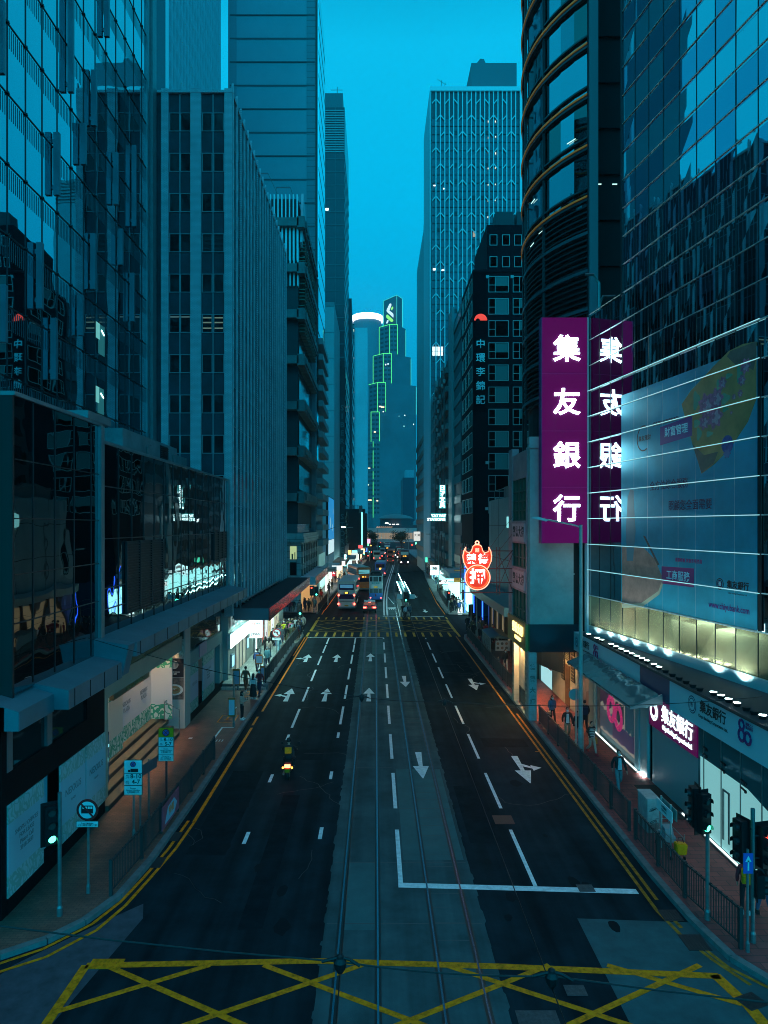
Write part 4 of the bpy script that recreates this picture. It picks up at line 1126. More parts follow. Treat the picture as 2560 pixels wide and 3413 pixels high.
def bbtext(s, x, y, px, mm, bold=.01, name='billboard_lettering', sx=1.0, align='CENTER', d=.096):
    t, z = Z5(x, y); p = TF @ Vector((t, -d, z)); size = px * .5878 / FS * (39.9 - t) * (1.6 if any(ord(c) > 0x2e80 for c in s) else 1.3)
    return text(s, size, mm, BB, p, FA, .002, bold, align, name=name, sx=sx)
bprint('slogan_box', [(930, 722), (1112, 655), (1112, 770), (930, 825)], PURW, .091)
bbtext('財富管理', 1020, 742, 46, mat('print_pale', (.55, .80, .88), .5), .015)
bbtext('投資理財 創富機會無限', 960, 690, 20, PUR, .008)
bbtext('集友理財', 842, 785, 26, INK, .012)
m = MB(TF); t, z = Z5(835, 785)
pts = [(t + .62 * cos(a), z + .62 * sin(a)) for a in [radians(60 + 240 * k / 20) for k in range(21)]] + [(t + .56 * cos(a), z + .56 * sin(a)) for a in [radians(300 - 240 * k / 20) for k in range(21)]]
m.prism(pts, -.092, -.084, plane='XZ'); m.build('logo_ring', INK, BB)
bbtext('全方位綜合服務', 975, 1050, 46, PUR, .006, sx=.95)
bbtext('照顧您全面需要', 1095, 1165, 50, PUR, .006, sx=.95)
bbtext('運籌帷幄 掌握市場機遇', 1090, 1480, 20, MAG, .01)
bprint('slogan_box', [(938, 1510), (1122, 1522), (1122, 1630), (938, 1608)], MAG, .091)
bbtext('工商服務', 1030, 1568, 46, mat('print_pale', (.55, .80, .88), .5), .012)
bbtext('集友銀行', 1372, 1622, 38, INK, .02)
bbtext('Chiyu Banking Corporation Ltd.', 1370, 1668, 10, INK, .005)
for (r0, mm, d) in ((30, INK, .092), (25, mat('billboard_blue', (.16, .40, .50), .16), .094), (21, PUR, .096)): bdisc('logo_disc', 1270, 1610, r0, mm, d)
bbtext('善', 1270, 1610, 22, mat('print_pale', (.55, .80, .88), .5), .01, d=.099)
bbtext('www.chiyubank.com', 1318, 1745, 42, mat('web_purple', (.10, .02, .16), .5), .012, sx=.80)
m = MB(TF); m.box(14.02, 14.2, -.06, -.02, 7.55, 18.0); m.box(15.0, 15.1, -.12, -.05, 6.0, 9.5); m.build('side_trim', M_MULL, b)

# floodlit ledge, sign band and shopfront
m = MB(); m.prism([(11.55, 40.2), (11.75, 18.0), (15.6, 18.0), (12.0, 40.2)], 5.25, 5.36); m.build('ledge', mat('ledge_dark', (.04, .05, .055), .5, .3), b)
m = MB(TF); m.box(0, 21, -.02, .2, 5.36, 5.8); m.build('ledge_back_panel', mat('ledge_pale_panel', (.34, .44, .46), .35), b)
lamps = [(500, 125), (560, 150), (590, 162)] + [(650 + 33 * k, 190 + 15.2 * k) for k in range(8)] + [(925, 320), (958, 337), (1308, 500), (1358, 521), (1406, 545), (1460, 570), (1625, 650)]
dead = [(1000 + 44 * k, 358 + 23 * k) for k in range(6)] + [(1520, 598), (1570, 622)]
fx = MB(); fx.lathe([(.10, 0), (.13, .10), (.13, .12)], n=12); fx_me = fx.mesh('floodlight', BLACK)
fl_ = MB(); fl_.lathe([(.115, .122), (.115, .126)], n=12); fl_me = fl_.mesh('lens', emat('flood_lens', (.72, 1, 1), 26)); fd_me = fl_.mesh('lens_off', DARK)
for k, (x, y) in enumerate(lamps + dead):
    us, vs = 1700 + x * .5184, 2050 + y * .5184
    yy = FS * (HC - 5.45) / (vs - 1752); xx = xat(us, yy)
    lo = link('floodlight', fx_me, b); lo.location = (min(max(xx, 11.65), 12.9), yy, 5.36)
    link('lens', fl_me if k < len(lamps) else fd_me, lo)
for (ty, tz, en) in ((1.2, 5.42, 150), (2.6, 5.42, 190), (3.9, 5.42, 240), (5.2, 5.42, 240), (6.6, 5.42, 240), (8.0, 5.42, 200), (11.6, 5.42, 300), (13.2, 5.42, 360), (15.8, 5.42, 240)):   # the beams of the lit floodlights on the ledge
    L = bpy.data.lights.new('floodlight_beam', 'SPOT'); L.energy = en; L.color = (.62, .95, 1.0); L.spot_size = radians(125); L.spot_blend = .7; L.shadow_soft_size = .12
    lo = bpy.data.objects.new('floodlight_beam', L); COL.objects.link(lo); q = TF @ Vector((ty, -.42, tz)); lo.location = q
    lo.rotation_euler = ((TF @ Vector((ty, -.02, tz + 1.5))) - q).to_track_quat('-Z', 'Y').to_euler()
M_BAND = mat('sign_band_panel', (.50, .62, .66), .5)
m = MB(); m.prism([(11.5, 41.2), (11.72, 31.5), (12.3, 31.5), (12.3, 41.2)], 4.2, 5.25); o1 = m.build('sign_band', M_BAND, b)
m = MB(); m.prism([(11.722, 31.5), (11.76, 28.4), (12.3, 28.4), (12.3, 31.5)], 4.2, 5.25); m.build('sign_band', mat('plum_band', (.13, .06, .12), .5), b)
m = MB(); m.prism([(11.76, 28.4), (11.9, 18), (12.4, 18), (12.4, 28.4)], 4.05, 5.25); o2 = m.build('sign_band', M_BAND, b)
RZB = math.atan2(-1, .0215)
RING = mat('magenta_paint', (.42, .03, .15), .5)
def band_sign(o, y0, s):
    """emblem, name, english line and the 80 anniversary mark, written from y0 toward the camera"""
    X = lambda y: (11.5 + .0227 * (41.2 - y) if y > 30 else 11.76 + .0135 * (28.4 - y)) - .02
    y = y0
    for r0, mm, d in ((.33 * s, PUR, 0), (.29 * s, M_BAND, .003), (.25 * s, PUR, .006), (.21 * s, M_BAND, .009)):
        mb = MB(); mb.lathe([(r0, 0), (r0, .004)], (X(y) - d - .004, y, 4.75), 24, axis='X'); mb.build('emblem', mm, o)
    text('善', .26 * s, PUR, o, (X(y) - .02, y, 4.75), RZB, .002, .01)
    text('集友銀行', .58 * s, INK, o, (X(y - 1.55 * s) - .004, y - 1.55 * s, 4.84), RZB, .003, .022)
    text('Chiyu Banking Corporation Ltd.', .16 * s, INK, o, (X(y - 1.55 * s) - .004, y - 1.55 * s, 4.5), RZB, .003, .01)
    yy = y - 3.5 * s
    for (dy, z, r1) in ((0, 4.98, .17), (.0, 4.64, .21), (-.38, 4.64, .21)):
        for rr in (1.0, .74):
            mb = MB(); n = 24; q = r1 * s * rr
            pts = [(yy + dy * s + q * cos(2 * pi * k / n), z + q * sin(2 * pi * k / n)) for k in range(n)]
            mb.tube([(X(yy) - .015, a, c) for a, c in pts + pts[:1]], .022 * s, 6); mb.build('anniversary_mark', RING, o)
    text('金融之上\n集友同行', .14 * s, RING, o, (X(yy) - .004, yy - .45 * s, 5.02), RZB, .003, .01)
band_sign(o1, 40.6, .9); band_sign(o2, 26.4, 1.0)
m = MB(); m.prism([(12.0, 40), (12.0, 39.2), (12.25, 39.2), (12.25, 40)], .14, 4.2); m.box(12.15, 13.5, 17.0, 40.0, .14, 4.2); m.build('shop_wall', mat('teal_shop_wall', (.22, .33, .34), .5), b)
PW = mat('portrait_wall', (.26, .21, .19), .5, noise=(1.5, .3))
m = MB(); m.box(12.05, 12.15, 38.2, 42.4, .2, 4.2); o = m.build('portrait_poster', PW, b)
m = MB(); m.prism([(40.0 + .55 * cos(a), 2.7 + .62 * sin(a)) for a in [2 * pi * k / 20 for k in range(20)]], 12.04, 12.05, plane='YZ'); m.build('portrait_face_print', mat('portrait_skin', (.36, .24, .19), .5), o)
m = MB(); m.prism([(40.7, 2.6), (40.6, 3.35), (40.0, 3.6), (39.45, 3.3), (39.35, 2.6), (39.6, 3.0), (40.3, 3.1)], 12.03, 12.04, plane='YZ'); m.build('portrait_hair_print', mat('portrait_hair', (.09, .07, .065), .5), o)
m = MB(); m.prism([(41.0, .6), (40.6, 1.9), (40.0, 2.1), (39.4, 1.9), (39.0, .6)], 12.035, 12.045, plane='YZ'); m.build('portrait_dress_print', mat('portrait_dress', (.16, .11, .11), .5), o)
m = MB(); m.box(12.0, 12.15, 38.6, 39.1, .2, 3.9); m.box(12.0, 12.15, 32.4, 32.9, .2, 3.9); m.build('shop_pillar', mat('pillar_cyan', (.18, .40, .44), .45), b)
m = MB(); m.box(12.1, 12.14, 33.0, 38.4, .5, 3.9); o = m.build('poster_window', emat('poster_window_glow', (.75, .62, .5), .22), b)
for (y0, z0, y1, z1, c) in ((38.2, 1.9, 36.4, 3.8, (.30, .12, .25)), (36.2, .6, 33.2, 1.5, (.52, .22, .40)), (34.4, 1.4, 33.2, 3.0, (.25, .35, .40)), (38.3, .6, 36.2, 1.8, (.42, .42, .5)), (35.8, 1.6, 34.6, 2.6, (.2, .22, .2))):
    m = MB(); pts = [(y0 + (y1 - y0) * t_, z0 + (z1 - z0) * (.1 if i % 2 else 0) if i < 6 else z1 - (z1 - z0) * .12 * (i % 2)) for i, t_ in enumerate((0, .2, .4, .6, .8, 1, 1, .8, .6, .4, .2, 0))]
    m.prism(pts, 12.085 - .001 * len(o.children), 12.1, plane='YZ'); m.build('poster_print', mat('poster_print_%d' % int(c[0] * 100 + c[1] * 10), c, .5), o)
for (y, z, r1) in ((36.4, 3.05, .42), (36.4, 2.0, .58), (35.3, 1.85, .55)):
    for rr in (1, .82, .64):
        n = 28; mb = MB(); mb.tube([(12.07, y + r1 * rr * cos(2 * pi * k / n), z + r1 * rr * 1.15 * sin(2 * pi * k / n)) for k in range(n + 1)], .045, 6); mb.build('anniversary_mark', emat('magenta_glow', (.85, .06, .25), .34), o)
text('金融之上\n集友同行', .26, RING, o, (12.08, 34.9, 3.3), NX, .003, .01)
m = MB(); m.box(11.88, 11.94, 32.4, 38.9, .15, .24); m.box(11.9, 11.95, 17.5, 27.6, .15, .24); m.build('floor_light_strip', emat('floor_strip', (.8, .95, .95), 2.2), b)
m = MB(); m.box(11.86, 12.15, 32.3, 39, .14, .2); m.box(11.86, 12.15, 17.5, 27.8, .14, .2); m.build('step', GALV, b)
m = MB(); m.box(12.05, 12.2, 31.5, 32.35, .2, 4.1); o = m.build('lit_pier', mat('lit_pier_panel', (.45, .5, .5), .4), b)
for (x, y) in ((11.95, 32.2), (11.93, 31.9), (11.95, 31.65)):
    m = MB(); m.lathe([(.07, .2), (.07, .24)], (x, y, 0), 10); m.build('uplight', emat('uplight_lens', (.85, 1, 1), 12), o)
# shuttered entrance with the lit sign
m = MB(); m.box(12.9, 13.1, 27.0, 31.4, .14, 4.2); m.box(12.15, 12.9, 31.2, 31.4, .14, 4.2); m.build('recess_wall', mat('recess_dark', (.05, .08, .085), .6), b)
m = MB(); m.box(12.5, 12.56, 27.2, 29.9, .15, 2.75)
for k in range(26): m.box(12.46, 12.5, 27.2, 29.9, .2 + k * .1, .25 + k * .1)
m.build('roller_shutter', mat('shutter_steel', (.62, .62, .56), .4, .1), b)
m = MB(); m.box(11.2, 12.5, 27.2, 30.8, .142, .152); m.build('entrance_mat', mat('ribbed_mat', (.03, .022, .02), .9, bump=(60, .5, 2, .02)), b)
m = MB(); m.box(12.0, 12.25, 26.5, 31.15, 2.72, 4.02); s = m.build('lit_name_sign', mat('plum_lit_panel', (.06, .0, .05), .4, emit=(.26, .0, .16), es=.22), b)
text('集友銀行', .92, emat('sign_glyph_white', (.70, 1, 1), 2.6), s, (11.985, 28.3, 3.5), NX, .01, .016)
text('Chiyu Banking Corporation Ltd.', .27, emat('sign_glyph_white', (.70, 1, 1), 2.6), s, (11.985, 28.3, 2.98), NX, .01, .01, sx=.8)
for r0, mm, d in ((.42, emat('sign_glyph_white', (.70, 1, 1), 2.6), 0), (.33, mat('plum_lit_panel', (.06, .0, .05), .4, emit=(.26, .0, .16), es=.22), .006), (.29, emat('sign_glyph_white', (.70, 1, 1), 2.6), .012), (.2, mat('plum_lit_panel', (.06, .0, .05), .4, emit=(.26, .0, .16), es=.22), .018)):
    m = MB(); m.lathe([(r0, 0), (r0, .006)], (11.985 - d, 30.6, 3.42), 24, axis='X'); m.build('emblem', mm, s)
# glass bank hall
m = MB(); m.box(12.0, 12.05, 17.0, 26.4, .2, 4.05); m.build('shop_glass', mat('bank_hall_glass', (.10, .20, .21), .05, .45, bump=(.5, .02, 1)), b)
m = MB(); m.box(11.985, 11.998, 22.9, 26.2, .25, 2.9); m.prism([(22.9, .25), (22.9, 2.9), (18, 1.9), (18, .25)], 11.985, 11.998, plane='YZ'); o = m.build('lit_hall_window', emat('bank_hall_glow', (.42, .95, .92), .42), b)
m = MB()
for y in (25.9, 24.6, 23.3, 22.0): m.box(11.96, 11.985, y - .02, y + .02, .2, 4.0)
m.box(11.95, 11.985, 24.0, 24.08, .6, 2.3); m.box(11.95, 11.985, 24.4, 24.48, .6, 2.3); m.box(11.95, 11.985, 24.0, 24.48, 2.28, 2.34)
m.build('door_rail', GALV, o)
for (y, z) in ((25.8, 3.3), (24.5, 3.2), (23.1, 3.05), (24.5, 2.95), (23.1, 2.8), (25.8, 3.05)):
    m = MB(); m.tube([(11.97, y - .16, z), (11.97, y + .16, z + .03)], .035, 6); m.lathe([(.06, -.02), (.06, .02)], (11.95, y - .16, z), 8, axis='X'); m.build('glass_clamp', BLACK, b)
# glass awning
m = MB(); m.prism([(11.5, 4.55), (10.35, 4.05), (10.35, 3.98), (11.5, 4.45)], 28.9, 38.4, plane='XZ'); o = m.build('glass_awning', mat('awning_glass', (.16, .26, .27), .06, .5, bump=(.8, .05, 1)), b)
m = MB()
for y in (29.0, 31.4, 33.8, 36.2, 38.2): m.prism([(11.7, 4.5), (10.35, 4.0), (10.35, 3.9), (11.7, 4.1)], y - .06, y + .06, plane='XZ')
m.build('awning_rib', M_ALU, o)
m = MB(); m.box(11.0, 11.9, 31.0, 38.3, 3.45, 3.75); m.build('soffit_box', mat('pillar_cyan', (.18, .40, .44), .45), b)
# purple sign
s = thing('vertical_bank_sign', 'tall purple projecting sign with four white lit characters 集友銀行', 'sign', (10.6, 39.9, 10.4))
m = MB(); m.box(9.32, 11.85, 39.75, 40.35, 10.42, 23.05); m.build('sign_box', mat('purple_acrylic', (.05, .0, .035), .6, emit=(.60, .0, .46), es=.115, spec=.15), s)
m = MB(); m.box(9.28, 9.32, 39.72, 40.38, 10.4, 23.07)
for z in (13.55, 16.7, 19.9): m.box(9.32, 11.86, 39.742, 39.75, z - .012, z + .012)
m.build('sign_edge', mat('sign_edge_magenta', (.30, .02, .18), .4), s)
m = MB()
for z in (11.4, 15, 18.5, 22): m.box(11.85, 12.3, 39.95, 40.15, z - .06, z + .06)
m.build('bracket', GREY, s)
for i, ch in enumerate('集友銀行'):
    text(ch, 1.95, emat('sign_glyph_cold_white', (.66, 1, 1), 19), s, (10.7, 39.72, 21.2 - i * 2.98), 0, .015, .014, name='lit_character')

# curved tower behind the sign
b = thing('curved_glass_tower', 'dark curved glass tower with thin golden bands over a louvred base', 'building', (21.9, 49.7, 0))
CC, CR_ = (21.9, 49.7), 11.2
def arc(a0, a1, n, r0): return [(CC[0] + r0 * cos(radians(a0 + (a1 - a0) * k / n)), CC[1] + r0 * sin(radians(a0 + (a1 - a0) * k / n))) for k in range(n + 1)]
def ring(mb, r0, r1, z0, z1, m=0, a0=217, a1=95, n=24):
    A, B = arc(a0, a1, n, r0), arc(a0, a1, n, r1)
    for k in range(n):
        for (p, q, r_, s_) in (((*A[k], z0), (*A[k + 1], z0), (*A[k + 1], z1), (*A[k], z1)), ((*B[k], z0), (*B[k + 1], z0), (*B[k + 1], z1), (*B[k], z1)), ((*A[k], z1), (*A[k + 1], z1), (*B[k + 1], z1), (*B[k], z1)), ((*A[k], z0), (*A[k + 1], z0), (*B[k + 1], z0), (*B[k], z0))):
            mb.face([p, q, r_, s_], m)
GM = [mirror_glass('curved_glass_a', (.34, .44, .48), wob=(.4, .03)), mirror_glass('curved_glass_b', (.22, .29, .32), wob=(.4, .03)), mirror_glass('curved_glass_c', (.12, .18, .17), wob=(.4, .03))]
m = MB(); n = 20; A = arc(217, 95, n, CR_)
for k in range(n):
    for l in range(16):
        m.face([(*A[k], 31 + l * 3.08), (*A[k + 1], 31 + l * 3.08), (*A[k + 1], 34.08 + l * 3.08), (*A[k], 34.08 + l * 3.08)], rnd.choice((0, 0, 1, 2)))
m.build('glass_skin', GM, b)
m = MB(); ring(m, CR_ - .3, CR_ - .25, 2, 31); m.build('core_wall', BLACK, b)
for l in range(15):
    z = 31 + l * 3.08
    m = MB(); ring(m, CR_, CR_ + .22, z + .02, z + .30); ring(m, CR_, CR_ + .16, z + .75, z + .86); m.build('floor_band', mat('dark_band', (.045, .075, .08), .35, .5), b)
    m = MB(); ring(m, CR_ + .22, CR_ + .30, z + .22, z + .31); m.build('gold_light_trim', mat('gold_trim_paint', (.85, .26, .03), .4, .0, emit=(1, .50, .09), es=.07), b)
m = MB()
for k in range(34): ring(m, CR_ - .2, CR_ + .1, 19.5 + k * .34, 19.5 + k * .34 + .08)
m.build('louvre', mat('louvre_metal', (.035, .06, .07), .4, .5), b)
m = MB()
for k in range(5): m = MB(); ring(m, CR_ - .2, CR_ + .2, 19.8 + k * 2.3, 20.0 + k * 2.3); m.build('louvre_rail', mat('louvre_rail_metal', (.10, .16, .18), .4, .5), b)
m = MB()
for a in (217, 196, 178, 168): 
    p = arc(a, a, 1, CR_ + .1)[0]; m.box(p[0] - .08, p[0] + .08, p[1] - .08, p[1] + .08, 15, 79)
m.build('mullion', M_MULL, b)
m = MB(); m.box(12.85, 13.36, 42.6, 43.2, 3, 79); m.build('edge_pillar', mat('pillar_blue_grey', (.16, .25, .28), .5), b)
m = MB(); m.box(13.36, 20, 45, 46, 3, 79)
for k in range(20): m.box(13.36, 15.6, 44.8, 45, 22 + k * 2.9, 22.2 + k * 2.9)
m.build('recess_wall', mat('recess_black', (.012, .016, .018), .35, .2), b)
for (x, z, w_) in ((13.5, 33.0, .8), (13.4, 31.9, .6), (15.0, 33.0, .3)):
    m = MB(); m.box(x, x + w_, 44.96, 45.0, z, z + .06); m.build('ceiling_lamp', emat('ceiling_lamp_cold', (.6, 1, .9), 1.2), b)
for (zx, zy) in ((820, 612), (855, 612), (785, 694), (800, 694), (685, 1002), (660, 1002), (810, 900), (645, 1058), (648, 870)):
    us, vs = 1280 + zx * .7716, zy * .7716
    for a in range(217, 150, -1):
        p = arc(a, a, 1, CR_ + .01)[0]
        if p[0] / p[1] * FS + 1252 <= us:
            m = MB(); z = zat(vs, p[1]); d = Vector((-sin(radians(a)), cos(radians(a)), 0)); q = Vector((*p, z)) + Vector((cos(radians(a)), sin(radians(a)), 0)) * .06
            m.beam(q - d * .35, q + d * .35, .03, .05); m.build('ceiling_lamp', emat('ceiling_lamp_cold', (.6, 1, .9), 1.2), b); break
m = MB(); m.tube([(12.9, 41.0, 23), (12.9, 41.0, 25.4), (12.6, 41.0, 25.9), (12.1, 41.0, 25.9)], .09, 8); m.tube([(13.1, 41.5, 23), (13.1, 41.5, 24.4), (13.3, 41.5, 24.8), (14.0, 41.5, 24.8)], .09, 8); m.build('vent_pipe', GALV, b)

# old shop house over the pavement
b = thing('old_shophouse', 'old plaster shophouse on columns over the pavement with pink lit piers and green shutters', 'building', (10, 44, 0))
M_PLAST = mat('grey_plaster', (.36, .40, .38), .8, noise=(.8, .22)); M_PINK = mat('neon_lit_plaster', (.50, .30, .32), .75, noise=(1.2, .2))  # white plaster; the neon's pink light is put into the street-side colour
m = MB(); m.box(9.3, 11.5, 41.25, 47.4, 5.67, 16.1); m.box(8.95, 9.45, 41.2, 41.7, 5.67, 16.0); m.box(9.45, 11.55, 41.22, 41.3, 11.55 - 3.0, 11.62 - 3.0)
m.box(8.9, 11.6, 41.1, 41.3, 15.9, 16.2); m.box(8.9, 9.5, 41.1, 41.75, 16.2, 16.55); m.build('wall', M_PLAST, b)
m = MB(); m.box(11.5, 12.6, 41.6, 47.4, 4, 14); m.build('gap_wall', BLACK, b)
m = MB(); m.box(8.9, 9.35, 41.7, 42.0, 4.9, 16.0); m.box(8.9, 9.35, 46.3, 47.5, 4.9, 16.4); m.box(8.95, 9.3, 42.0, 46.3, 14.3, 15.9); m.box(8.92, 9.3, 42.0, 46.3, 10.3, 11.7); m.box(8.92, 9.3, 42.0, 46.3, 7.35, 8.8); m.build('street_pier', M_PINK, b)
GRN = mat('green_shutter', (.03, .10, .07), .6)
for (z0, z1) in ((11.7, 14.3), (8.8, 10.3), (5.0, 7.35)):
    m = MB(); m.box(9.05, 9.15, 42.0, 46.3, z0, z1)
    for k in range(5): m.box(8.98, 9.05, 42 + k * 1.07, 42.06 + k * 1.07, z0, z1)
    for k in range(int((z1 - z0) / .6)): m.box(8.96, 9.05, 42, 46.3, z0 + k * .6, z0 + k * .6 + .07)
    m.build('green_shutter', GRN, b)
for z in (10.98, 8.05):
    m = MB(); m.box(8.87, 8.92, 42.3, 46.1, z - .55, z + .55, 0); m.box(8.86, 8.92, 42.25, 46.15, z + .55, z + .64, 1); m.box(8.86, 8.92, 42.25, 46.15, z - .64, z - .55, 1)
    o = m.build('name_panel', [mat('pink_name_panel', (.60, .42, .46), .6), M_PINK], b)
    for i, ch in enumerate('榮德大押'): text(ch, .85, INK, o, (8.865, 45.5 - i * .88, z), NX, .004, .03)
m = MB(); m.box(8.95, 11.9, 41.22, 42.2, 4.05, 5.67); m.box(9.0, 12, 42.2, 47.4, 5.2, 5.67); m.build('soffit_beam', mat('gloss_dark_blue', (.025, .04, .05), .18, .3), b)
m = MB(); m.box(8.84, 9.30, 41.0, 41.5, .14, 4.05); o = m.build('column', mat('teal_stone_column', (.30, .36, .36), .5, noise=(3, .2)), b)
for i, ch in enumerate('德榮大押'): text(ch, .42, mat('faded_letters', (.12, .15, .14), .6), o, (9.07, 40.99, 3.2 - i * .66), 0, .004, .03)
M_MARB = brick_mat('cream_marble', (.52, .46, .34), (.46, .40, .30), (.3, .26, .2), 1.2, .3, .006, 'YZ', rough=.35, bumpy=.1)
m = MB(); m.box(8.86, 9.12, 41.5, 42.1, .14, 4.0); m.box(8.86, 9.3, 45.5, 46.0, .14, 4.1); m.box(9.2, 9.3, 43.4, 45.5, .14, 4.1); o = m.build('marble_pier', M_MARB, b)
for y in (41.8, 45.75):
    for i in range(9): text('榮德大押珠寶鐘錶'[i % 8], .24, INK, o, (8.85, y, 3.3 - i * .32), NX, .003, .03)
m = MB(); m.box(8.78, 8.95, 41.6, 47.2, 4.0, 5.6); o = m.build('gold_fascia', mat('gold_panel', (.50, .34, .12), .3, .55), b)
for i, ch in enumerate('榮德大押'): text(ch, .78, emat('gold_letter_glow', (1, .78, .25), 2.6), o, (8.76, 45.1 - i * .82, 5.0), NX, .03, .035)
text('PAWN SHOP', .3, emat('gold_letter_glow', (1, .78, .25), 2.6), o, (8.76, 43.8, 4.45), NX, .02, .03)
m = MB(); m.box(12.0, 12.1, 42.4, 48, .14, 4.05); o = m.build('arcade_wall', mat('cream_arcade_wall', (.55, .46, .33), .6, noise=(1, .12)), b)
m = MB(); m.box(11.96, 12.0, 43.8, 44.8, .16, 2.7); d = m.build('door', mat('brown_door', (.16, .075, .03), .45), o)
m = MB(); m.box(11.93, 11.96, 43.9, 43.95, 1.2, 1.35); m.build('handle', GALV, d)
for (y0, y1, z0, z1) in ((42.7, 43.5, 1.9, 3.4), (45.0, 45.7, 1.6, 3.0), (43.8, 44.8, 3.0, 3.8), (42.7, 43.4, 3.5, 4.0), (45.0, 45.7, 3.2, 3.9)):
    m = MB(); m.box(11.95, 12.0, y0, y1, z0, z1); q = m.build('notice_board', mat('notice_black', (.03, .025, .02), .35), o)
    m = MB()
    for k in range(7): m.box(11.945, 11.95, y0 + .08, y1 - .08, z0 + .1 + k * (z1 - z0) / 7.5, z0 + .14 + k * (z1 - z0) / 7.5)
    m.build('notice_print', mat('notice_gold', (.42, .32, .14), .4), q)
m = MB(); m.box(12.0, 12.1, 48.4, 51.5, .2, 4.0); o = m.build('lit_shop_window', emat('cyan_shop_window', (.45, .85, .9), .8), b)
m = MB(); m.box(11.94, 12.0, 48.4, 49.2, 1.5, 3.6); m.build('red_banner', mat('red_banner_cloth', (.5, .06, .05), .6), o)
m = MB()
for (x, y) in ((10.6, 43.2), (10.6, 46), (10.6, 47.1), (9.5, 44.6), (9.4, 47.0)): m.lathe([(.13, -.04), (.13, 0)], (x, y, 5.18), 10)
m.lathe([(.16, -.04), (.16, 0)], (9.02, 43.0, 3.97), 10); m.lathe([(.16, -.04), (.16, 0)], (9.02, 44.7, 3.97), 10)
m.build('arcade_lamp', emat('warm_arcade_lamp', (1, .62, .27), 430), b)

# neon pawn sign on its scaffold
s = thing('neon_pawn_sign', 'red and white neon bat-and-coin pawn sign reading 榮德押 on a scaffold over the street', 'neon sign', (7.0, 46, 6.9))
Z3 = lambda x, y: (xat(1500 + x * .3165, 46.0), zat(1750 + y * .3165, 46.0))
bat = [(285, 205), (258, 210), (240, 225), (232, 255), (222, 280), (195, 292), (172, 282), (160, 262), (165, 232), (145, 275), (135, 325), (143, 385), (165, 435), (195, 478), (235, 500), (287, 520), (338, 500), (378, 478), (408, 435), (430, 385), (438, 325), (428, 275), (405, 232), (412, 262), (400, 282), (375, 292), (348, 282), (338, 255), (330, 225), (312, 210)]
bp = [Z3(*q) for q in bat]
NR = emat('neon_red_panel', (1.0, .05, .015), .6); NT = emat('neon_tube_rose', (1.0, .36, .24), 2.6); NWH = emat('neon_white', (1, .93, .9), 2.6)
m = MB(); m.prism(bp, 46.0, 46.12, plane='XZ'); m.build('bat_panel', NR, s)
m = MB(); m.tube([(x, 45.95, z) for x, z in bp + bp[:1]], .032, 6); m.build('bat_tube', NT, s)
m = MB(); m.tube([(x * .965 + 6.59 * .035, 45.94, z * .965 + 8.9 * .035) for x, z in bp + bp[:1]], .022, 6); m.build('bat_inner_tube', emat('neon_orange', (1, .16, .04), 1.8), s)
cx, cz = Z3(287, 550)
cpts = [(cx + .80 * cos(2 * pi * k / 32), cz + .80 * sin(2 * pi * k / 32)) for k in range(32)]
m = MB(); m.prism(cpts, 45.9, 46.0, plane='XZ'); m.build('coin_panel', NR, s)
m = MB(); m.tube([(x, 45.85, z) for x, z in cpts + cpts[:1]], .034, 6); m.build('coin_tube', NT, s)
m = MB(); m.tube([(cx + (x - cx) * .86, 45.85, cz + (z - cz) * .86) for x, z in cpts + cpts[:1]], .025, 6); m.build('coin_inner_tube', emat('neon_orange', (1, .16, .04), 1.8), s)
kx, kz = Z3(285, 186)
m = MB(); m.tube([(kx + .11 * cos(2 * pi * k / 14), 45.95, kz + .11 * sin(2 * pi * k / 14)) for k in range(15)], .045, 6); m.build('top_ring_tube', NT, s)
text('囍', .36, NT, s, (Z3(285, 268)[0], 45.93, Z3(285, 268)[1]), 0, .01, .01)
text('榮', .82, NWH, s, (Z3(224, 362)[0], 45.93, Z3(224, 362)[1]), 0, .01, .026); text('德', .82, NWH, s, (Z3(347, 362)[0], 45.93, Z3(347, 362)[1]), 0, .01, .026)
text('押', 1.3, NWH, s, (cx, 45.84, cz), 0, .01, .03)
m = MB()
SP = mat('red_scaffold', (.30, .06, .05), .5)
for z in (7.05, 7.7, 8.6, 9.75): m.tube([(5.5, 46.25, z), (8.95, 46.25, z)], .035, 6)
for x in (5.55, 7.9, 8.1): m.tube([(x, 46.3, 6.9), (x, 46.3, 10.0)], .03, 6)
m.tube([(7.9, 46.3, 8.6), (8.95, 46.3, 9.8)], .03); m.tube([(7.9, 46.3, 7.1), (8.95, 46.3, 9.6)], .02); m.tube([(8.0, 46.3, 9.6), (8.95, 46.3, 7.1)], .02)
m.tube([(7.5, 46.3, 10), (8.95, 46.3, 12)], .012); m.tube([(8.0, 46.3, 9.7), (8.95, 46.3, 10.9)], .012)
for k in range(12): m.tube([(7.9, 46.3, 6.95 + k * .26), (8.1, 46.3, 6.95 + k * .26)], .012, 4)
m.build('scaffold', SP, s)

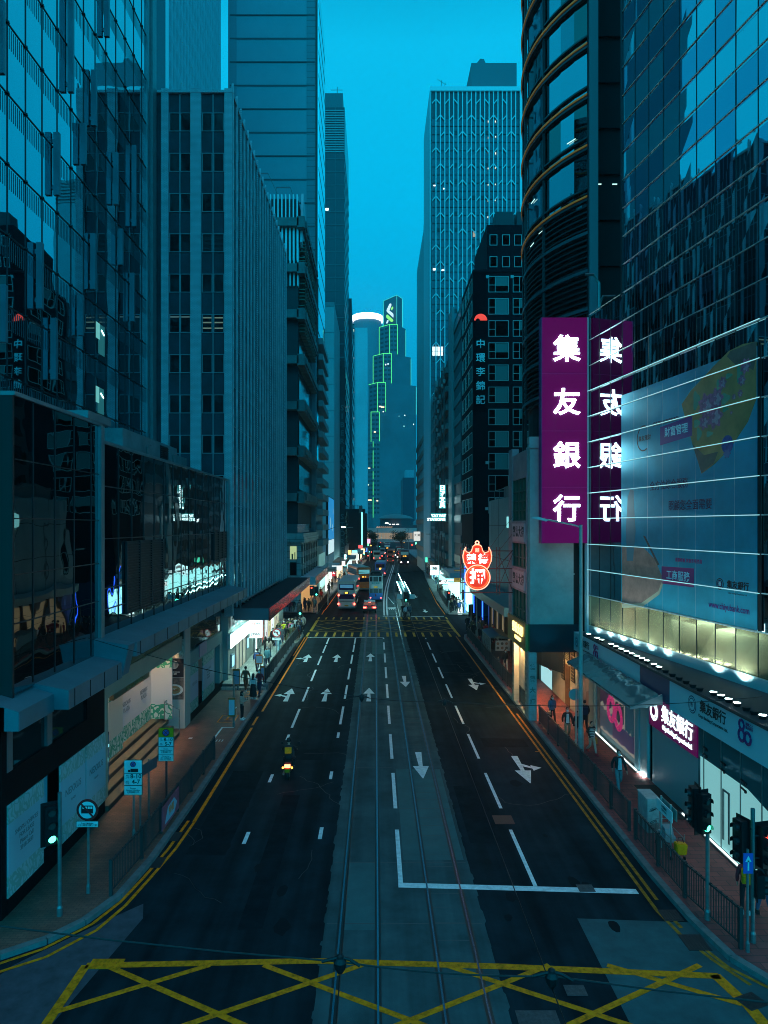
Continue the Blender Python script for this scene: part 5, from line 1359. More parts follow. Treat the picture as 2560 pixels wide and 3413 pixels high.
# corner building and its rounded canopy
b = thing('corner_shop_building', 'low blue-grey panelled corner building behind the neon sign with a rounded canopy', 'building', (14, 62, 0))
m = MB(); m.box(12.02, 20, 48, 75.0, .1, 14.0); m.build('wall', mat('blue_grey_panel', (.20, .30, .31), .5, noise=(.6, .15)), b)
m = MB()
for y in (52, 58, 64, 69.5): m.box(12.0, 12.02, y, y + .06, 5, 14)
for z in (8.2, 11.4): m.box(12.0, 12.02, 48, 75, z, z + .06)
m.build('panel_joint', DARK, b)
m = MB()
for k in range(9): m.tube([(12.4, 50 + k * 3, 14), (12.4, 50 + k * 3, 15)], .03, 5)
m.tube([(12.4, 50, 15), (12.4, 74.6, 15)], .04, 5); m.box(13, 16, 66, 72, 14, 15.3); m.build('roof_rail', GREY, b)
pts = [(12.0, 49)] + [(9.6, 53)] + [(9.6 + 2.4 * (1 - cos(radians(a))), 72.6 + 2.4 * sin(radians(a))) for a in range(0, 91, 15)]
m = MB(); m.prism(pts, 4.6, 5.3); m.build('canopy', mat('teal_canopy', (.16, .30, .31), .35, .3), b)
m = MB()
for y in (52.5, 55.5, 58.5, 61.5, 64.5, 67.5, 70.5, 73.5): m.box(11.7, 12.0, y - .35, y + .35, .14, 4.6)
m.build('shop_pillar', mat('dark_pillar', (.05, .055, .05), .35), b)
m = MB()
for y in (54, 57, 60, 63, 66, 69, 72): m.box(11.95, 12.0, y - 1.1, y + 1.1, .5, 3.9)
m.build('shop_window', emat('warm_shop_window', (1, .72, .40), .16), b)
m = MB(); m.box(11.6, 11.7, 52.0, 52.9, .3, 4.2); o = m.build('cyan_shop_window', emat('cyan_window_small', (.35, .9, .9), .9), b)
for z0, z1, x, y in ((1.2, 4.6, 11.4, 75.1), (1.0, 6.4, 11.05, 90.6)):
    pass
n_ = MB(); n_.tube([(11.3, 75.06, 1.0), (11.3, 75.06, 4.5)], .06, 6); n_.build('blue_neon_tube', EBLUE, b)
m = MB(); m.box(12.0, 12.04, 74.0, 75, 6, 13.9); m.build('corner_trim', mat('pale_trim', (.3, .4, .4), .5), b)
m = MB(); m.box(11.75, 12.0, 63, 63.7, 11.2, 12.2); m.build('lamp_box', emat('cyan_lamp_box', (.3, .85, .85), .9), b)

# black building with the red emblem
b = thing('black_office_building', 'black building with pale framed windows, a red half-disc emblem and 中環李錦記 down its corner', 'building', (15, 94, 0))
M_BLK = mat('black_wall', (.003, .005, .009), .7, noise=(.4, .3), spec=.1)
m = MB(); m.box(12.08, 34, 88, 99.5, 0, 42.8); m.box(13.85, 21, 88.3, 99.5, 42.8, 48.8); m.box(12.05, 21, 87.9, 99.5, 42.8, 43.1) ; m.build('wall', M_BLK, b)
m = MB(); m.box(15.2, 17.5, 90, 92, 48.8, 51.2); m.box(17.9, 20, 90, 92, 48.8, 51.2); m.build('water_tank', mat('tank_dark', (.03, .045, .05), .6), b)
FRM = mat('pale_window_frame', (.42, .46, .45), .5)
def win(wd, ht, panes, face='y', d=.08):
    """a window: frame mesh with bars, and its panes"""
    f = MB(); t = .07; a = wd / 2; c = ht / 2
    f.box(-a, a, -d, .06, -c, -c + t); f.box(-a, a, -d, .06, c - t, c); f.box(-a, -a + t, -d, .06, -c + t, c - t); f.box(a - t, a, -d, .06, -c + t, c - t)
    if panes: f.box(-a * .33 - .03, -a * .33 + .03, -d * .6, .06, -c + t, c - t); f.box(-a + t, -a * .33 - .03, -d * .6, .06, -.12, -.06)
    g = MB(); g.box(-a + t, a - t, .0, .04, -c + t, c - t)
    return f.mesh('window', FRM), g.mesh('pane', GLASS_D)
WA, WB, WC_ = win(2.5, 2.0, 1), win(.95, 1.35, 0), win(2.9, 1.9, 1)
bl = MB(); bl.box(-.38, 1.14, -.012, -.004, -.2, .9); bl_me = bl.mesh('blind', mat('window_blind', (.16, .19, .18), .8))
bl2 = MB(); bl2.box(-.38, 1.14, -.012, -.004, -.9, .9); bl2_me = bl2.mesh('blind', mat('window_blind', (.16, .19, .18), .8))
def put(w, loc, rz=0, extra=None):
    o = link('window', w[0], b); o.location = loc; o.rotation_euler = (0, 0, rz)
    pn = link('pane', w[1], o)
    if rnd.random() < .35: pn.material_slots[0].link = 'OBJECT'; pn.material_slots[0].material = mat('bright_pane_glass', (.45, .6, .64), .04, .75, bump=(1.1, .05, 1, .2))
    if extra: link('blind', extra, o)
    return o
for k in range(11):
    z = 41.3 - 2.74 * k
    put(WA, (15.24, 88, z), 0, rnd.choice((bl_me, bl2_me, None)))
    put(WA, (18.25, 88, z), 0, rnd.choice((bl_me, bl2_me, None)))
    for y in (90.1, 93.3, 96.9): put(WC_, (12.08, y, z), NX, rnd.choice((None, bl_me, None)))
for (z) in (46.9, 44.2):
    for x in (14.65, 16.2, 17.7): put(WB, (x, 88.3, z))
m = MB(); m.box(12.06, 13.75, 87.94, 88, 25.5, 42.7); p = m.build('name_board', mat('matt_black_board', (.002, .003, .006), .8, spec=.05), b)
for i, ch in enumerate('中環李錦記'):
    text(ch, 1.5, mat('steel_letter', (.85, .95, .95), .4, .0), p, (13.0, 87.92, zat(1148.6 + i * 46.6, 88)), 0, .05, .01)
zc = zat(1069, 88)
pts = [(13.0 + .8 * cos(pi * k / 20), zc + .8 * sin(pi * k / 20)) for k in range(21)] + [(12.66 + .26 * cos(pi - pi * k / 10) * -1 * -1, zc + .26 * sin(pi * k / 10)) for k in range(11)]
m = MB(); m.prism(pts, 87.8, 87.9, plane='XZ'); m.build('red_emblem', emat('emblem_red', (1, .07, .04), .85), p)
for (x, z) in ((13.85, 42.2), (16.9, 42.2), (13.8, 19.2), (13.75, 13.5)):
    m = MB(); m.box(x - .18, x + .18, 87.8, 88, z - .18, z + .18); m.build('corner_lamp', FRM, b)
m = MB(); m.box(12.05, 12.08, 90, 99, 2.6, 8.0)
for k in range(5): m.box(12.0, 12.05, 89 + k * 2.3, 89.3 + k * 2.3, 2.5, 9)
m.build('lower_glazing', mat('cyan_lower_glass', (.12, .28, .28), .15, .4), b)
m = MB(); m.box(11.9, 12.05, 88.4, 95, .3, 3.4); m.build('shopfront', emat('white_shopfront', (.38, 1, .97), 2.60), b)
for (x, y, z0, z1) in ((11.1, 88.2, .6, 6.4), (12.15, 87.92, .6, 5.2)):
    m = MB(); m.tube([(x, y, z0), (x, y, z1)], .07, 6); m.build('blue_neon_tube', EBLUE, b)
m = MB(); m.box(12.2, 18.5, 87.9, 87.98, .2, 4.2); m.build('dark_shopfront', mat('dark_blue_shop', (.03, .05, .10), .2, .3), b)
c = thing('white_shop_awning', 'white flat awning over the shops below the black building', 'awning', (10.8, 92, 5))
m = MB(); m.box(9.2, 12.0, 88.3, 100, 4.9, 5.5); m.build('deck', mat('white_awning', (.40, .45, .45), .5), c)
m = MB()
for k in range(5): m.box(9.6, 11.4, 89 + k * 2.3, 89.3 + k * 2.3, 4.85, 4.9)
m.build('soffit_light', EW, c)

# next buildings on that side
b = thing('banded_facade_building', 'dark slender building with a pale corner shaft beyond the black building', 'building', (15, 106, 0))
m = MB(); m.box(12.1, 20, 99.6, 114, 0, 42.8); m.build('wall', mat('deep_teal_wall', (.012, .03, .034), .45, noise=(.3, .3)), b)
m = MB(); m.box(11.7, 12.1, 109, 114, 3, 45); m.build('corner_shaft', mat('shaft_grey', (.15, .24, .25), .5), b)
for l in range(13):
    m = MB(); m.box(11.95, 12.1, 99.8, 109, 6 + l * 2.9, 7.1 + l * 2.9); m.build('floor_band', mat('teal_band', (.05, .10, .11), .3, .4), b)
m = MB(); m.box(11.95, 12.1, 100, 113, .3, 4.5); m.build('shopfront', emat('cyan_shopfront_far', (.35, .95, .95), 1.82), b)
b = thing('old_tenement', 'cluttered old tenement with air conditioners and balconies beside the stationery sign', 'building', (15, 126, 0))
m = MB(); m.box(12.1, 22, 114.1, 139.5, 0, 39); m.build('wall', mat('tenement_wall', (.05, .075, .075), .75, noise=(.6, .4)), b)
for l in range(11):
    m = MB(); z = 6 + l * 3; m.box(11.3, 12.1, 114.3, 139, z, z + .9); m.build('balcony', mat('tenement_slab', (.12, .16, .16), .7, noise=(.8, .3)), b)
acs = MB(); acs.box(-.35, .0, -.4, .4, -.3, .3); ac_me = acs.mesh('air_conditioner', mat('ac_casing', (.28, .32, .32), .6))
for k in range(34):
    o = link('air_conditioner', ac_me, b); o.location = (11.3, rnd.uniform(115, 138), 6.6 + 3 * rnd.randrange(11) + rnd.uniform(-.2, 1.6)); o.rotation_euler = (0, 0, rnd.uniform(-.1, .1))
m = MB()
for y in (116, 121, 127, 133): m.tube([(11.2, y, 3), (11.2, y, 38)], .09, 5)
m.build('drain_pipe', GREY, b)
m = MB(); m.box(11.9, 12.1, 115, 139, .3, 4.4); m.build('shopfront', emat('pale_cyan_shopfront', (.35, .98, .96), 2.08), b)
b = thing('grey_framed_building', 'grey building with open concrete frames in front of the lattice tower', 'building', (15, 146, 0))
m = MB(); m.box(12.2, 22, 139.6, 152, 0, 38.2); m.build('wall', mat('dark_inner_wall', (.03, .05, .055), .5), b)  # dark wall behind the open concrete frames
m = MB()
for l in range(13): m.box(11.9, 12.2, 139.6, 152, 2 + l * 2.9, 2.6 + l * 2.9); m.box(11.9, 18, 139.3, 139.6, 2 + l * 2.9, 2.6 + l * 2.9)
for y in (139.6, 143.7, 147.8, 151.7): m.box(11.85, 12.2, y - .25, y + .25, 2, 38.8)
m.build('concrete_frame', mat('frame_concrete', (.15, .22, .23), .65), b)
m = MB(); m.box(11.95, 12.15, 140, 151, .3, 4); m.build('shopfront', emat('cyan_shopfront_far', (.35, .95, .95), 1.82), b)

# white lattice tower
b = thing('lattice_tower', 'tall blue tower wrapped in white upright ribs and short diagonal braces', 'building', (21, 165, 0))
YL = 152.7; ZL = 104.6
m = MB(); m.box(12.05, 31, YL, 171, 0, ZL); m.build('glass_skin', mat('lattice_glass', (.05, .10, .125), .25, .2, noise=(.15, .15)), b)
WL = mat('white_rib', (.72, .80, .80), .5)
m = MB()
for i in range(21): m.box(12.0 + .95 * i - .10, 12.0 + .95 * i + .10, YL - .45, YL, 4, ZL)
m.build('rib', WL, b)
m = MB(); m.box(11.7, 31.3, YL - .6, 171, ZL, ZL + .9); m.box(30.9, 31.4, YL - .5, 171, 0, ZL); m.build('edge_frame', WL, b)
m = MB(); m.box(11.6, 12.05, YL - .45, 171, 3, ZL); m.build('street_wall', mat('pale_blue_wall', (.42, .56, .58), .55), b)
PA = ({0: 1, 1: -1, 3: 1, 5: -1, 8: 1, 10: 1, 12: -1, 14: 1, 16: -1}, {1: 1, 2: -1, 4: 1, 6: 1, 8: 1, 9: -1, 11: -1, 13: 1, 14: -1, 16: 1, 18: 1}, {2: 1, 4: -1, 6: 1, 7: -1, 9: -1, 11: 1, 13: -1, 15: 1, 17: 1, 18: -1})
zr = ZL - 1.6; r_ = 0; rest = MB(); nb = 0
while zr > 6:
    for i, d in PA[r_ % 3].items():
        x0, x1 = 12 + .95 * i, 12 + .95 * (i + 1)
        a, c = ((x0, zr - 1.15), (x1, zr)) if d > 0 else ((x0, zr), (x1, zr - 1.15))
        one = nb < 100 and not (i > 8 and zr < 50)
        m = MB() if one else rest
        m.beam((a[0], YL - .3, a[1]), (c[0], YL - .3, c[1]), .22, .17, up=(0, 0, 1))
        if one: m.build('diagonal_brace', WL, b); nb += 1
    zr -= 3.48; r_ += 1
rest.build('diagonal_lattice', WL, b, kind='stuff')
m = MB(); m.box(12.1, 30.9, YL - .1, YL - .02, ZL - 5.6, ZL); m.build('top_dark_band', mat('lattice_dark', (.03, .06, .075), .4), b)  # dark band across the top of the glass
m = MB()
for k in range(28): m.box(12.1, 30.9, YL - .14, YL - .02, ZL - 7.4 - 1.74 * 2 * k, ZL - 7.25 - 3.48 * k); m.box(12.1, 30.9, YL - .14, YL - .02, ZL - 9.15 - 3.48 * k, ZL - 9.0 - 3.48 * k)
m.build('floor_joint', mat('lattice_dark', (.03, .06, .075), .4), b)
lt = MB(); DKM = mat('lattice_dark2', (.012, .022, .028), .4)
for k in range(27):
    for i in (5, 9, 11, 12, 1, 2):
        if rnd.random() < (.9 if i > 3 and k < 24 else .25): MB().box(12.12 + .95 * i, 12.83 + .95 * i, YL - .12, YL - .02, ZL - 9.0 - 3.48 * k, ZL - 8.35 - 3.48 * k).build('open_window', DKM, b)
        if rnd.random() < .35: lt.box(12.12 + .95 * i, 12.83 + .95 * i, YL - .12, YL - .02, ZL - 7.3 - 3.48 * k, ZL - 6.5 - 3.48 * k)
lt.build('pale_blind', mat('lattice_blind', (.13, .21, .23), .6), b)
for (zx, zy, w_, h_, e) in ((155, 1245, .5, .22, 0), (265, 1280, .4, .25, 0), (600, 1770, .55, 1.2, 2), (148, 2190, .6, .4, 0), (245, 2205, .6, .2, 0), (770, 515, .2, .4, 1), (850, 515, .2, .4, 1), (768, 700, .2, .4, 2), (852, 690, .2, .3, 1), (770, 865, .2, .3, 1), (852, 875, .2, .45, 1), (768, 1050, .15, .3, 1), (850, 1045, .15, .3, 1), (768, 1235, .15, .3, 1), (850, 1230, .15, .3, 1), (765, 1415, .15, .3, 1), (850, 1410, .15, .3, 1), (765, 1600, .15, .35, 1)):
    us, vs = 1400 + zx / 3.4, 250 + zy / 3.4
    m = MB(); x, z = xat(us, YL - .2), zat(vs, YL - .2); m.box(x, x + w_, YL - .16, YL - .121, z - h_, z); m.build('lit_window', (EW, emat('small_warm_window', (1, .85, .6), 1.2), emat('peach_window', (1, .62, .38), .35))[e], b)
for (zx, zy, n_) in ((158, 565, 4), (158, 600, 4)):
    for k in range(n_):
        us, vs = 1370 + (zx + 20 * k) * .452, 900 + zy * .452
        m = MB(); x, z = xat(us, YL - .2), zat(vs, YL - .2); m.box(x, x + .5, YL - .16, YL - .121, z - .9, z); m.build('lit_window', emat('bright_office', (.85, 1, .95), 1.3), b)
m = MB(); m.box(20.9, 30.8, 155, 170, ZL + .9, ZL + 7.8); m.prism([(22.2, ZL + 7.8), (22.2, ZL + 8.4), (23.0, ZL + 9.4), (23.8, ZL + 9.3), (24.3, ZL + 8.2), (24.3, ZL + 7.8)], 156, 158, plane='XZ'); m.build('penthouse', mat('penthouse_panel', (.10, .16, .18), .6), b)
m = MB(); m.tube([(14.3, 154, ZL + .9), (14.3, 154, ZL + 3.4)], .05); m.tube([(13.4, 154, ZL + 3.6), (15.3, 154, ZL + 2.4)], .04); m.tube([(15.3, 154, ZL + 3), (14.7, 154, ZL + 1.8)], .03); m.box(13.3, 13.6, 154, 154.3, ZL + .9, ZL + 1.7); m.build('aerial', GREY, b)
b = thing('pale_ribbed_block', 'pale ribbed block standing close behind the left edge of the lattice tower', 'building', (16, 185, 0))
m = MB(); m.box(11.9, 30, 171.1, 203, 0, 84); m.build('wall', mat('pale_ribbed_wall', (.30, .42, .44), .6), b)
m = MB()
for k in range(16): m.box(11.75, 11.9, 172 + k * 2, 172.5 + k * 2, 3, 84)
m.box(11.6, 11.9, 171.1, 171.9, 3, 84); m.build('rib', mat('pale_rib', (.30, .40, .42), .6), b)
m = MB()
for k in range(9): m.box(11.6, 11.74, 172, 203, 5 + k * 3.4, 6.2 + k * 3.4)
m.build('warm_stone_band', mat('warm_stone', (.32, .24, .20), .6), b)
b = thing('louvred_plant_building', 'pale building with a louvred rooftop just right of the lattice tower', 'building', (37, 185, 0))
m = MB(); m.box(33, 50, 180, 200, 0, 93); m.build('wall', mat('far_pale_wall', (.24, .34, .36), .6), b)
m = MB()
for k in range(7): m.box(33, 50, 179.8, 180, 93 + k * .9, 93.4 + k * .9)
m.box(36, 50, 180.2, 200, 93, 99.5); m.build('roof_louvre', mat('far_louvre', (.2, .29, .3), .5), b)
b = thing('setback_block', 'dark block set back behind the low corner building and the curved tower', 'building', (22, 64, 0))
m = MB(); m.box(16.3, 30, 54, 75, 0, 38); m.build('wall', mat('setback_wall', (.03, .045, .05), .6, noise=(.4, .3)), b)
m = MB()
for l in range(8):
    m.box(16.2, 16.3, 55, 74, 15 + l * 2.9, 16.6 + l * 2.9)
m.build('window_band', GLASS_D, b)
# ------------------------------------------------------------------ the end of the street
U6 = lambda x: 1100 + x * .407
V6 = lambda y: 950 + y * .407
YT = 600.0
b = thing('stepped_tower', 'stepped tower with green neon edges and a lit ribbon emblem at the street end', 'building', (28, 610, 0))
M_ST = mat('stepped_tower_wall', (.09, .15, .17), .6, noise=(.05, .2)); M_SG = mat('stepped_tower_glass', (.02, .035, .04), .3, .3)
GN = emat('green_neon', (.12, 1.0, .20), 1.6); GC = emat('teal_neon', (.08, .8, .62), 1.1)
tiers = [(437, 437, 547, 592, 83, 345, 131), (403, 487, 553, 620, 324, 575, 352), (353, 436, 503, 663, 562, 812, 590), (317, 388, 456, 706, 800, 1090, 820), (305, 336, 405, 706, 1040, 1290, 1040), (305, 353, 410, 706, 1280, 2100, 1280)]
WIN = MB(); NE = MB(); NE2 = MB()
for i, (a, c, d, e, yt, yb, yl) in enumerate(tiers):
    Y1 = YT - i * 4
    X = lambda q, yy=Y1: xat(U6(q), yy)
    z1, z0 = zat(V6(yt), Y1), max(zat(V6(yb), Y1), 0)
    pl = [(X(a, Y1 + 9), Y1 + 9), (X(c), Y1), (X(d), Y1), (X(e, Y1 + 14), Y1 + 14), (X(e, Y1 + 14), Y1 + 60), (X(a, Y1 + 9), Y1 + 60)]
    if i == 0: pl = [(X(a, Y1 + 16), Y1 + 16), (X(d), Y1), (X(e, Y1 + 10), Y1 + 10), (X(e, Y1 + 10), Y1 + 30), (X(a, Y1 + 16), Y1 + 30)]
    m = MB(); m.prism(pl, z0, z1); m.build('tier', M_ST, b)
    if i:
        z = z1 - 3.5
        while z > max(z0, zat(V6(yb if i < 5 else 1900), Y1)) + 2:
            for (p, q) in ((pl[0], pl[1]), (pl[1], pl[2])):
                dx, dy = q[0] - p[0], q[1] - p[1]
                for (f0, f1) in ((.12, .42), (.56, .90)):
                    WIN.face([(p[0] + dx * f0, p[1] + dy * f0 - .25, z), (p[0] + dx * f1, p[1] + dy * f1 - .25, z), (p[0] + dx * f1, p[1] + dy * f1 - .25, z + 1.6), (p[0] + dx * f0, p[1] + dy * f0 - .25, z + 1.6)])
            z -= 3.7
    r = .15
    nm = NE2 if i == 0 else NE
    def ln(p, q, mb): mb.tube([p, q], r, 4)
    zb_ = zat(V6({0: 340, 1: 568, 2: 808, 3: 1040, 4: 1285, 5: 1905}[i]), Y1)
    if i < 4:
        for p, q in zip(pl[:3], pl[1:4] if i == 0 else pl[1:3]): ln((p[0], p[1] - .4, z1), (q[0], q[1] - .4, z1), nm)
        for k, p in enumerate(pl[:3]):
            if i == 3 and k == 0: continue
            ln((p[0], p[1] - .4, z1), (p[0], p[1] - .4, zb_ if not (i == 3 and k == 2) else z1 - 24), nm)
        e0 = pl[3] if i else pl[2]; ln((e0[0], e0[1] - .4, z1 - 1), (e0[0], e0[1] - .4, zb_), NE2)
    elif i == 4:
        p, q = pl[1], pl[2]; ln((p[0], p[1] - .4, z1), (q[0], q[1] - .4, z1), NE); ln((p[0], p[1] - .4, z1), (p[0], p[1] - .4, zb_), NE); ln((q[0], q[1] - .4, z1), (q[0], q[1] - .4, zb_), NE)
    else:
        p = pl[1]; zz = z1
        for (fa, fb) in ((1280, 1330), (1355, 1500), (1525, 1590), (1610, 1720), (1735, 1905)): ln((p[0], p[1] - .4, zat(V6(fa), Y1)), (p[0], p[1] - .4, zat(V6(fb), Y1)), NE)
WIN.build('window_pane', M_SG, b, kind='stuff'); NE.build('green_neon_tube', GN, b); NE2.build('teal_neon_tube', GC, b)
# emblem on the top tier
U = lambda x, y: (xat(U6(x), YT - 1), zat(V6(y), YT - 1))
def ribbon(name, pts, mm):
    # the emblem hangs just clear of the slanted face
    m = MB(); P = [U(*q) for q in pts]
    m.prism(P, YT - 1.6, YT - 1.0, plane='XZ'); m.build(name, mm, b)
LW, LG = emat('emblem_white', (.75, .88, 1), .95), emat('emblem_green', (.35, .95, .15), .9)
ribbon('emblem_ribbon', [(494, 152), (502, 156), (503, 166), (486, 210), (516, 234), (520, 246), (519, 268), (468, 222), (463, 212), (466, 200), (486, 158)], LW)
ribbon('emblem_ribbon', [(508, 178), (517, 181), (518, 190), (507, 208), (497, 198)], LG)
ribbon('emblem_ribbon', [(461, 248), (470, 243), (514, 282), (519, 292), (510, 303), (500, 302), (466, 272), (460, 264)], LG)
ribbon('emblem_ribbon', [(468, 288), (480, 292), (474, 310), (466, 317), (460, 312)], LW)
for (x, y, w_, e) in ((400, 1035, 4, EWARM), (415, 1040, 5, EWARM), (360, 1235, 3, EWARM), (430, 1075, 1.2, EW), (315, 1520, 3, EWARM), (310, 1650, 2, EWARM), (310, 1770, 6, EWARM), (380, 1775, 2.5, EWARM), (450, 680, 1.5, EW), (470, 675, 1.2, EW), (555, 1112, 1, EOFFC), (600, 1105, 1, EW), (670, 1175, .8, EW), (590, 1190, 2.5, EOFFC)):
    p = U(x, y); m = MB(); m.box(p[0], p[0] + w_ * .55, YT - 26 if y > 1000 else YT - 14, YT - 20 if False else (YT - 25.9 if y > 1000 else YT - 13.9), p[1] - .5, p[1] + .4); m.build('lit_window', e, b)

b = thing('ring_topped_tower', 'round hazy tower crowned by a glowing white ring behind the stepped tower', 'building', (xat(1224.5, 750), 750, 0))
cx_ = xat(1224.5, 750)
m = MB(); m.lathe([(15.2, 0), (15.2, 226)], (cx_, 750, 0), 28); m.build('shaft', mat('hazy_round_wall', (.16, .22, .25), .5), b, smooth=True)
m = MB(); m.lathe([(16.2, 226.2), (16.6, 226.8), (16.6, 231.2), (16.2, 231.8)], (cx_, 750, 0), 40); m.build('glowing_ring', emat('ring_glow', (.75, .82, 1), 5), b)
b = thing('white_fin_slab', 'pale blank slab with a strip of small lit windows on its left edge', 'building', (-6, 330, 0))
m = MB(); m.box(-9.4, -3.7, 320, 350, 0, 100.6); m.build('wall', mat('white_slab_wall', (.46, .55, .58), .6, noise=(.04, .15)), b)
m = MB(); m.box(-16, -9.4, 321, 350, 0, 102.5); m.build('window_wall', M_SG, b)
m = MB()
for k in range(33): m.box(-16, -9.35, 320.7, 321, 3 + k * 3.05, 4.3 + k * 3.05)
m.box(-9.6, -9.3, 319.7, 321, 0, 102.5); m.build('floor_band', mat('slab_band', (.22, .28, .30), .6), b)
for k in (2, 3, 6, 7, 12, 18, 22, 24, 27, 31):
    m = MB(); m.box(-10.6, -9.7, 320.6, 320.7, 4.4 + k * 3.05, 5.6 + k * 3.05); m.build('lit_window', emat('mid_warm_office', (1, .9, .65), .5 if k % 3 else 1.4), b)
b = thing('cyan_lit_corner_block', 'low black block with a cyan lit strip running down its street corner', 'building', (-8, 242, 0))
m = MB(); m.box(-16, -2.9, 236, 254, 0, 15.5); m.box(-14, -3.6, 238, 250, 15.5, 17); m.build('wall', mat('ink_wall', (.008, .014, .018), .6), b)
m = MB(); m.box(-4.75, -4.3, 235.6, 236, 3.5, 15.8); m.build('lit_strip', emat('cyan_strip', (.3, 1, .95), 1.6), b)
m = MB()
for k in range(7): m.tube([(-12 + k * 1.2, 240, 17), (-12 + k * 1.2, 240, 18.4)], .08, 4)
m.tube([(-12, 240, 18.3), (-4.6, 240, 18.3)], .06, 4); m.box(-5.6, -4.4, 237, 238, 15.5, 18); m.build('roof_rail', GREY, b)
b = thing('dark_far_block', 'dark plain block with a paler stair head right of the stepped tower', 'building', (19, 430, 0))
m = MB(); m.box(16.1, 23, 420, 450, 0, zat(1592, 420)); m.build('wall', mat('navy_wall', (.035, .055, .075), .6), b)
m = MB(); m.box(17.8, 23, 424, 440, zat(1592, 420), zat(1565, 420)); m.build('stair_head', mat('stair_head_pale', (.25, .34, .37), .6), b)
b = thing('domed_hall', 'brown low hall under a shallow teal dome behind the footbridge', 'building', (9, 370, 0))
m = MB(); m.box(2, 22, 362, 390, 0, 11.8); m.lathe([(8.2, 9), (8.2, 15)], (10.5, 372, 0), 24); m.build('wall', mat('brown_hall_wall', (.13, .075, .075), .7), b)
m = MB(); m.lathe([(9.3, 15), (9.2, 15.3), (7.6, 16.2), (4.8, 17.0), (1.5, 17.4), (.1, 17.45)], (10.5, 372, 0), 28); m.build('dome', mat('teal_dome', (.07, .17, .17), .6), b, smooth=True)
for x in (7.0, 8.4, 9.2, 10.6, 11.2): 
    m = MB(); m.box(x, x + .7, 361.8, 362, 11.9, 12.25); m.build('lit_window', EW, b)
m = MB(); m.lathe([(.9, 0), (.9, .3), (.4, .7)], (5.6, 352, 12.3), 10); m.build('dome_lamp', emat('lamp_greenwhite', (.9, 1, .8), 5), b)
b = thing('hazy_far_block', 'pale far block low on the right behind the domed hall', 'building', (24, 420, 0))
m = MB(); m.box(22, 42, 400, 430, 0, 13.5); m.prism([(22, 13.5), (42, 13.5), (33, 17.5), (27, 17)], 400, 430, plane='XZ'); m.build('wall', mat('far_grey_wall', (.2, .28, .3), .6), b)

# footbridge
b = thing('covered_footbridge', 'pale covered footbridge with a glazed walkway crossing the end of the street', 'footbridge', (6, 250, 5.5))
YB = 250.0
m = MB(); m.box(-16, 34, YB, YB + 5, zat(1776, YB), zat(1760, YB)); m.build('roof_beam', mat('bridge_white', (.85, .80, .72), .6), b)
m = MB(); m.box(-16, 34, YB + .1, YB + 5, zat(1807, YB), zat(1797.5, YB)); m.build('deck_beam', mat('bridge_grey', (.55, .62, .60), .6), b)
m = MB()
for k in range(52): m.box(-16 + k, -15.86 + k, YB + .1, YB + .25, zat(1798, YB), zat(1776, YB))
m.build('window_frame', mat('bridge_white', (.85, .80, .72), .6), b)
m = MB(); m.box(-16, 34, YB + 4.6, YB + 4.7, zat(1798, YB), zat(1776, YB)); m.build('lit_interior', emat('bridge_inside', (.9, .70, .50), .30), b)
m = MB()
for k in range(16): m.box(.3 + k * .36, .45 + k * .36, YB + 1, YB + 1.1, zat(1760, YB), zat(1760, YB) + .45 + .2 * (k % 2))
m.build('roof_lamp', emat('roof_lamp_peach', (1, .55, .3), .7), b)
m = MB()
for x in (-9, 21): m.box(x, x + 1.4, YB + 1.5, YB + 3, 0, zat(1806, YB))
m.build('pier', mat('bridge_grey', (.55, .62, .60), .6), b)
b = thing('far_arcade', 'row of lit shops and dark frontage closing the street behind the footbridge', 'building', (6, 340, 0))
m = MB(); m.box(-20, 30, 335, 345, 0, 9); m.build('wall', mat('rust_far_wall', (.10, .05, .05), .7), b)
for k in range(26):
    x = -6 + k * .95 + rnd.uniform(-.3, .3); m = MB(); m.box(x, x + rnd.uniform(.2, .7), 334.7, 335, rnd.uniform(1, 6), 0 + rnd.uniform(6.2, 6.9) if k % 4 == 0 else 0)
    m = MB(); z = rnd.uniform(1.2, 6.8); m.box(x, x + rnd.uniform(.25, .7), 334.7, 335, z, z + rnd.uniform(.3, .9)); m.build('lit_window', rnd.choice((EWARM, EWARM, ECY, ERED, EAMBER, EOFF)), b)

# trees by the footbridge
def tree(name, label, x, y, h, rx, rz_, n, col):
    t = thing(name, label, 'tree', (x, y, 0), local=True)
    m = MB(); m.tube([(0, 0, 0), (.1, 0, h * .35), (-.1, .1, h * .6)], [.28, .2, .12], 7)
    for k in range(7):
        a = k * .9; m.tube([(0, 0, h * (.38 + .03 * k)), (rx * .5 * cos(a), rx * .4 * sin(a), h * (.6 + .04 * k)), (rx * .8 * cos(a), rx * .7 * sin(a), h * (.68 + .04 * k))], [.1, .06, .02], 5)
    m.build('trunk', mat('bark', (.06, .045, .035), .9), t)
    m = MB(); cl = [(rnd.gauss(0, .45) * rx, rnd.gauss(0, .4) * rx, h * .78 + rnd.gauss(0, .33) * rz_) for _ in range(16)]
    for k in range(n):
        c = rnd.choice(cl); s = rx * .26
        p = Vector((c[0] + rnd.gauss(0, s), c[1] + rnd.gauss(0, s), c[2] + rnd.gauss(0, s * .7)))
        u = Vector((rnd.gauss(0, 1), rnd.gauss(0, 1), rnd.gauss(0, .6))).normalized() * rnd.uniform(.14, .28); v = u.cross(Vector((rnd.gauss(0, 1), rnd.gauss(0, 1), rnd.gauss(0, 1)))).normalized() * rnd.uniform(.10, .2)
        m.face([p - u, p - v * .8, p + u, p + v * .8], rnd.randrange(2))
    m.build('crown', [mat('leaf_dark_' + col, (.025, .06, .035), .7), mat('leaf_mid_' + col, (.05, .10, .05), .7)], t)
